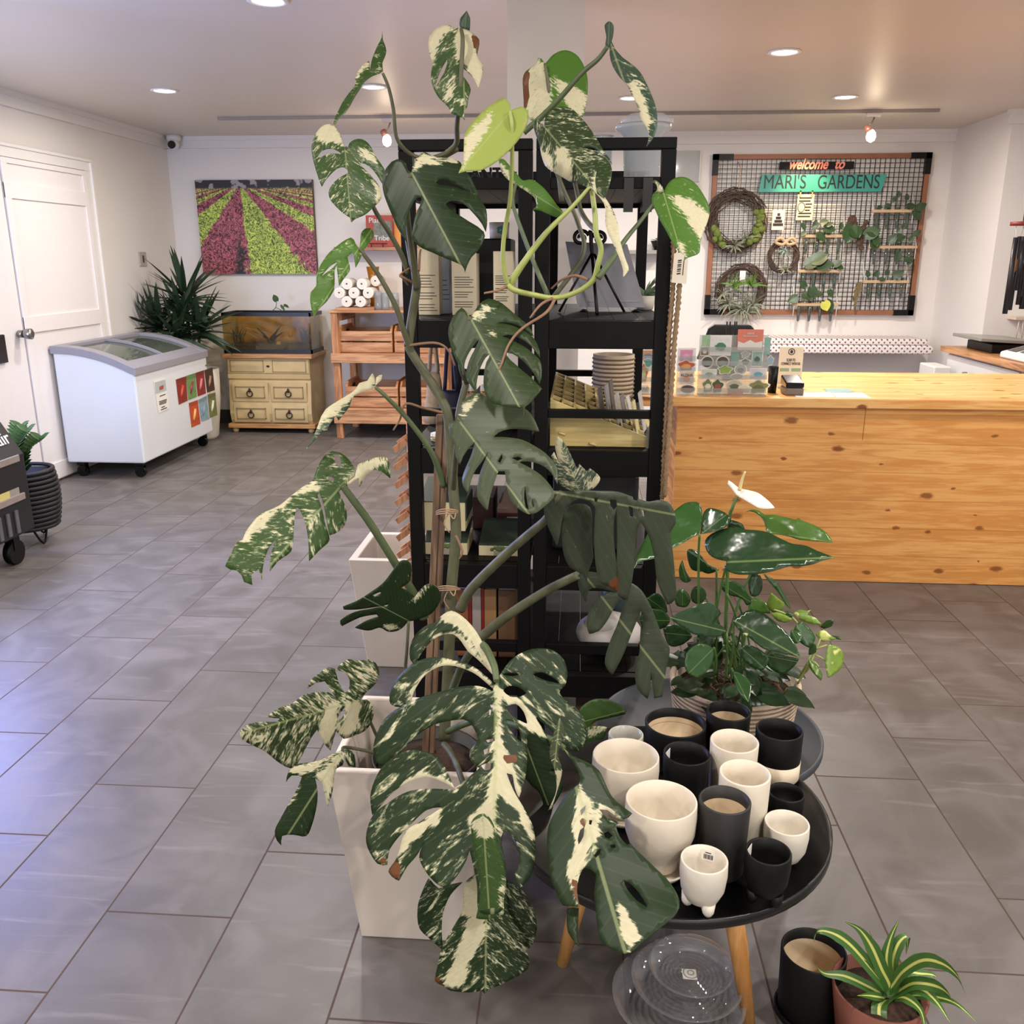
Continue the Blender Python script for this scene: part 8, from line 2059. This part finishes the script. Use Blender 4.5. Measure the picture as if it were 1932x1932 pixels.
# ---- ceramic pots on the black table
def pot(u, v, wpx, h, lab, kind='cup', mat=None, z0=None, inner=None, taper=.9, sticker=None, two=None, feet=False, saucer=False, name='ceramic_pot', cat='pot', grp='ceramic pots on the black table', fill=None):
    z0 = TZ1 + .0055 if z0 is None else z0
    zf_ = .012 if feet else 0
    if saucer: zf_ += .012
    zt_ = z0 + zf_ + h
    c = atz(u, v, zt_); r = wpx / 2 * mpp(c)
    t = thing(name, lab, cat, (c.x, c.y, z0), grp)
    zb = z0 + zf_; th = max(.0045, r * .07)
    if kind == 'cup': outer = [(0, zb), (r * taper * .93, zb), (r * taper, zb + .006), (r * (taper + 1) / 2, zb + h * .5), (r, zt_ - .002), (r - th * .3, zt_)]
    elif kind == 'tulip': outer = [(0, zb), (r * .55, zb), (r * .56, zb + h * .12), (r * .64, zb + h * .18), (r * .85, zb + h * .35), (r * .975, zb + h * .54), (r * 1.0, zb + h * .78), (r * .985, zt_ - .002), (r * .97, zt_)]
    else: outer = [(0, zb), (r * .45, zb + .001), (r * .70, zb + h * .10), (r * .92, zb + h * .34), (r * 1.0, zb + h * .68), (r * .985, zt_ - .002), (r * .96, zt_)]
    zi = zb + (h * .16)
    ins = [(r - th, zt_ - .001), (r - th, zt_ - h * .25), ((r - th) * (taper if kind == 'cup' else .62), zi), (0, zi)]
    if kind != 'cup': ins = [(r - th, zt_ - .001), (r * .99 - th, zt_ - h * .3), (r * .86 - th, zb + h * .36), (r * .45, zi), (0, zi)]
    body = MB().lathe(outer + ins, (c.x, c.y, 0), 44).build('pot_body', mat or WHITEC, t)
    if inner:
        zl = zt_ - h * inner
        rl = [((r - th) * .995, zl), ((r - th) * .985, zl - h * .12), ((r - th) * taper * .97, zi + .002), (0, zi + .002)] if kind == 'cup' else [((r * .99 - th) * .99, zl), ((r * .86 - th) * .97, zb + h * .36), (r * .44, zi + .002), (0, zi + .002)]
        MB().lathe(rl, (c.x, c.y, 0), 44).build('inner_wall', BEIGE, t)
    if two:
        MB().lathe([(r * taper * .95, zb + .0005), (r * taper + .0008, zb + .005), (r * (taper + (1 - taper) * two) + .0008, zb + h * two), (r * (taper + (1 - taper) * two) - .002, zb + h * two)], (c.x, c.y, 0), 44).build('bare_band', M('clay_band', (218, 200, 176), .7, var=.05), t)
    if feet:
        for k in range(3):
            a = R(feet + 120 * k); MB().tube([(c.x + r * .52 * math.cos(a), c.y + r * .52 * math.sin(a), zb + h * .14), (c.x + r * .60 * math.cos(a), c.y + r * .60 * math.sin(a), z0 + .006), (c.x + r * .60 * math.cos(a), c.y + r * .60 * math.sin(a), z0)], [.014, .010, .006], 12).build('foot', mat or WHITEC, t)
    if saucer:
        MB().lathe([(0, z0), (r * .72, z0), (r * .86, z0 + .014), (r * .83, z0 + .014), (r * .66, z0 + .005), (0, z0 + .005)], (c.x, c.y, 0), 40).build('saucer', mat or WHITEC, t)
    if sticker:
        a = R(sticker[0]); rr_ = r - th - .0012; d = Vector((math.cos(a), math.sin(a), 0)); s_ = Vector((-d.y, d.x, 0))
        p = Vector((c.x, c.y, zt_ - h * .34)) + d * rr_ * .985
        so = MB().obox(p - s_ * .012, s_ * .024, d * -.0008, Vector((0, 0, h * .27))).build('price_sticker', PAPER, t)
        if len(sticker) > 1:
            m_ = MB()
            for k in range(9): m_.obox(p - s_ * .0085 + s_ * .0019 * k + Vector((0, 0, h * .05)) - d * .0009, s_ * (.0009 if k % 3 else .0013), -d * .0004, (0, 0, h * .11))
            m_.obox(p - s_ * .005 + Vector((0, 0, h * .19)) - d * .0009, s_ * .010, -d * .0004, (0, 0, h * .02))
            m_.build('barcode', INK, so)
    return t, c, r, zt_


WC2 = M('white_ceramic_warm', (214, 203, 185), .5, var=.03, scale=80)
pot(1181, 1424, 127, .125, 'large white tulip shaped pot on a saucer, at the back left of the table', 'tulip', WC2, saucer=True)
pot(1248, 1508, 136, .135, 'largest white tulip shaped pot on a saucer, in front of its twin', 'tulip', WC2, saucer=True)
pot(1275, 1362, 115, .10, 'wide black pot with beige inside at the back of the table', 'cup', BLACKC, inner=.22)
pot(1375, 1340, 82, .12, 'narrow black pot with beige inside nearest the rope planter', 'cup', BLACKC, inner=.22, taper=.96)
pot(1471, 1375, 87, .115, 'two tone black over cream cylinder pot at the right rim', 'cup', BLACKC, two=.38, taper=.97)
pot(1296, 1420, 88, .115, 'black cup with a price label inside, left of the tall white pots', 'cup', BLACKC, sticker=(152,), taper=.92)
pot(1386, 1397, 90, .13, 'tall white cylinder pot behind its twin', 'cup', WC2, taper=.94)
pot(1406, 1457, 95, .15, 'tall white cylinder pot in the middle of the table', 'cup', WC2, taper=.94)
pot(1368, 1508, 97, .15, 'tall charcoal pot with beige inside at the front middle', 'cup', M('charcoal_ceramic', (34, 31, 30), .55, var=.1), inner=.17, taper=.9)
pot(1484, 1494, 68, .06, 'small black pot half hidden behind the small white cup', 'cup', BLACKC, taper=.92)
pot(1485, 1551, 84, .080, 'small white cup with speckled glaze at the right', 'bowl', WHITEC)
pot(1450, 1605, 87, .088, 'small black footed cup with a price label inside', 'bowl', BLACKC, feet=75, sticker=(150,))
pot(1329, 1620, 90, .085, 'small white footed cup with a barcode sticker at the table front', 'bowl', WHITEC, feet=50, sticker=(70, 1))
pot(1181, 1384, 66, .10, 'pale grey lidded pot peeking out behind the back left white pot', 'cup', M('pale_grey_glaze', (172, 170, 160), .3, var=.03), taper=.95, z0=TZ1 + .0055)

# ---- floor things under and beside the table
FLP = 'pots on the tiled floor'
zz = 0.001
t, c, r, zt_ = pot(1536, 1792, 120, .16, 'black pot with beige inside standing on the tiles beside the table', 'cup', BLACKC, z0=zz, inner=.16, taper=.94, name='floor_pot', grp=None)
MB().lathe([(0, .0008), (r * 1.02, .0008), (r * 1.05, .016), (r * .97, .016), (r * .95, .004), (0, .004)], (c.x, c.y, 0), 40).build('saucer', BLACKC, t)
TC = M('terracotta', (112, 62, 48), .75, var=.08, scale=30)
tc_ = atz(1660, 1862, .15); tr_ = 88 * mpp(tc_)
sp = thing('spider_plant', 'green and yellow striped spider plant in a terracotta pot at the bottom right', 'plant', (tc_.x, tc_.y, 0))
MB().lathe([(0, .001), (tr_ * .74, .001), (tr_ * .98, .15), (tr_ * .92, .15), (tr_ * .86, .11), (0, .11)], (tc_.x, tc_.y, 0), 44).build('pot', TC, sp)
MB().lathe([(0, .128), (tr_ * .88, .122), (tr_ * .88, .112), (0, .112)], (tc_.x, tc_.y, 0), 30).build('soil', SOIL, sp)
q = NT('spider_leaf'); uv = q.n('ShaderNodeUVMap'); s3 = q.n('ShaderNodeSeparateXYZ'); q.l(uv.outputs[0], s3.inputs[0])
cen = q.math('SUBTRACT', 1.0, q.ramp(q.math('ABSOLUTE', q.math('SUBTRACT', s3.outputs[0], .5)), .07, .13))
q.l(q.mix(cen, lin((66, 104, 48)), lin((208, 208, 116))), q.b.inputs['Base Color']); q.b.inputs['Roughness'].default_value = .35
ZP = (1040, 1680, 2.166)
sc_ = Vector((tc_.x, tc_.y, .13))
for (pts, wd) in ([[(1385, 400), (1350, 320), (1310, 230), (1260, 160), (1200, 128)], 20], [[(1370, 400), (1300, 310), (1220, 220), (1150, 175), (1090, 168), (1072, 215)], 18], [[(1390, 390), (1370, 290), (1385, 200), (1422, 118)], 16], [[(1400, 390), (1395, 290), (1420, 215), (1455, 190), (1450, 260)], 18], [[(1385, 400), (1440, 330), (1520, 285), (1600, 300), (1660, 350), (1692, 420)], 19], [[(1395, 410), (1450, 340), (1510, 340), (1560, 345), (1580, 362)], 14], [[(1400, 420), (1480, 380), (1570, 390), (1620, 420), (1640, 455)], 18],
                [[(1400, 430), (1500, 400), (1570, 450), (1630, 540)], 18], [[(1395, 440), (1450, 440), (1510, 490), (1530, 580)], 15], [[(1375, 440), (1340, 480), (1350, 600), (1360, 660)], 22], [[(1360, 430), (1290, 390), (1200, 350), (1120, 340), (1090, 318)], 16], [[(1400, 430), (1540, 430), (1650, 460), (1740, 540)], 12], [[(1380, 430), (1330, 370), (1290, 300), (1265, 280)], 10], [[(1395, 400), (1430, 330), (1490, 268), (1510, 262)], 12], [[(1370, 440), (1300, 430), (1250, 430)], 12], [[(1385, 380), (1330, 260), (1300, 160)], 7], [[(1400, 450), (1430, 520), (1440, 620)], 14]):
    zfp = zoomf(ZP); n = len(pts)
    ys = tc_.y
    path = [at(*zfp(p), ys - .015 * k - (.02 if pts[-1][1] > 400 else -.015) * k) for k, p in enumerate(pts)]
    path = [sc_ + Vector((0, 0, .0))] + path
    path = spline(path, 6)
    m = len(path); wm = wd / 2.166 * mpp(tc_) * 1.35
    ws = [wm * (.55 + .45 * min(1, i / m * 4)) * (1 if i < m * .6 else max(.04, (m - 1 - i) / (m * .4))) for i in range(m)]
    view = (path[m // 2] - EYE).normalized(); d = (path[-1] - path[0]).normalized(); side = d.cross(view)
    b_ = MB().strap(path, ws, side, -.18)
    o = b_.build('leaf', q.m, sp, fix=False)
    uvl = o.data.uv_layers.new(name='UVMap')
    for lp in o.data.loops: uvl.data[lp.index].uv = ((lp.vertex_index % 3) / 2, (lp.vertex_index // 3) / m)
# clear plastic saucers
SAU = clear('saucer_plastic', (246, 247, 250), .11, .04, (222, 220, 220))
for (u, v, rp, z, lab) in ((1280, 1878, 122, .045, 'largest clear plastic saucer of the heap under the table'), (1296, 1846, 102, .075, 'middle clear plastic saucer in the heap under the table'), (1304, 1822, 78, .105, 'smallest clear plastic saucer with a white sticker under the table')):
    c = atz(u, v, z); r = rp * mpp(c)
    t = thing('plastic_saucer', lab, 'saucer', (c.x, c.y, .001 if rp > 120 else z - .03), 'clear saucers under the table')
    zb = .001 if rp > 120 else z - .028
    prof = [(0, zb + .002)]
    for k in range(1, 8):
        rr_ = r * .72 * k / 7; prof += [(rr_ - .007, zb + .002), (rr_ - .004, zb + .010), (rr_ - .0015, zb + .010), (rr_, zb + .002)]
    prof += [(r * .78, zb), (r * .97, z), (r * 1.02, z + .002), (r * 1.02, z + .005), (r * .96, z + .004), (r * .76, zb + .004)]
    MB().lathe(prof, (c.x, c.y, 0), 56).build('saucer_body', SAU, t)
    if rp < 90: MB().box(c.x - .018, c.x + .012, c.y - .018, c.y + .01, zb + .009, zb + .010).build('white_sticker', PAPER, t)
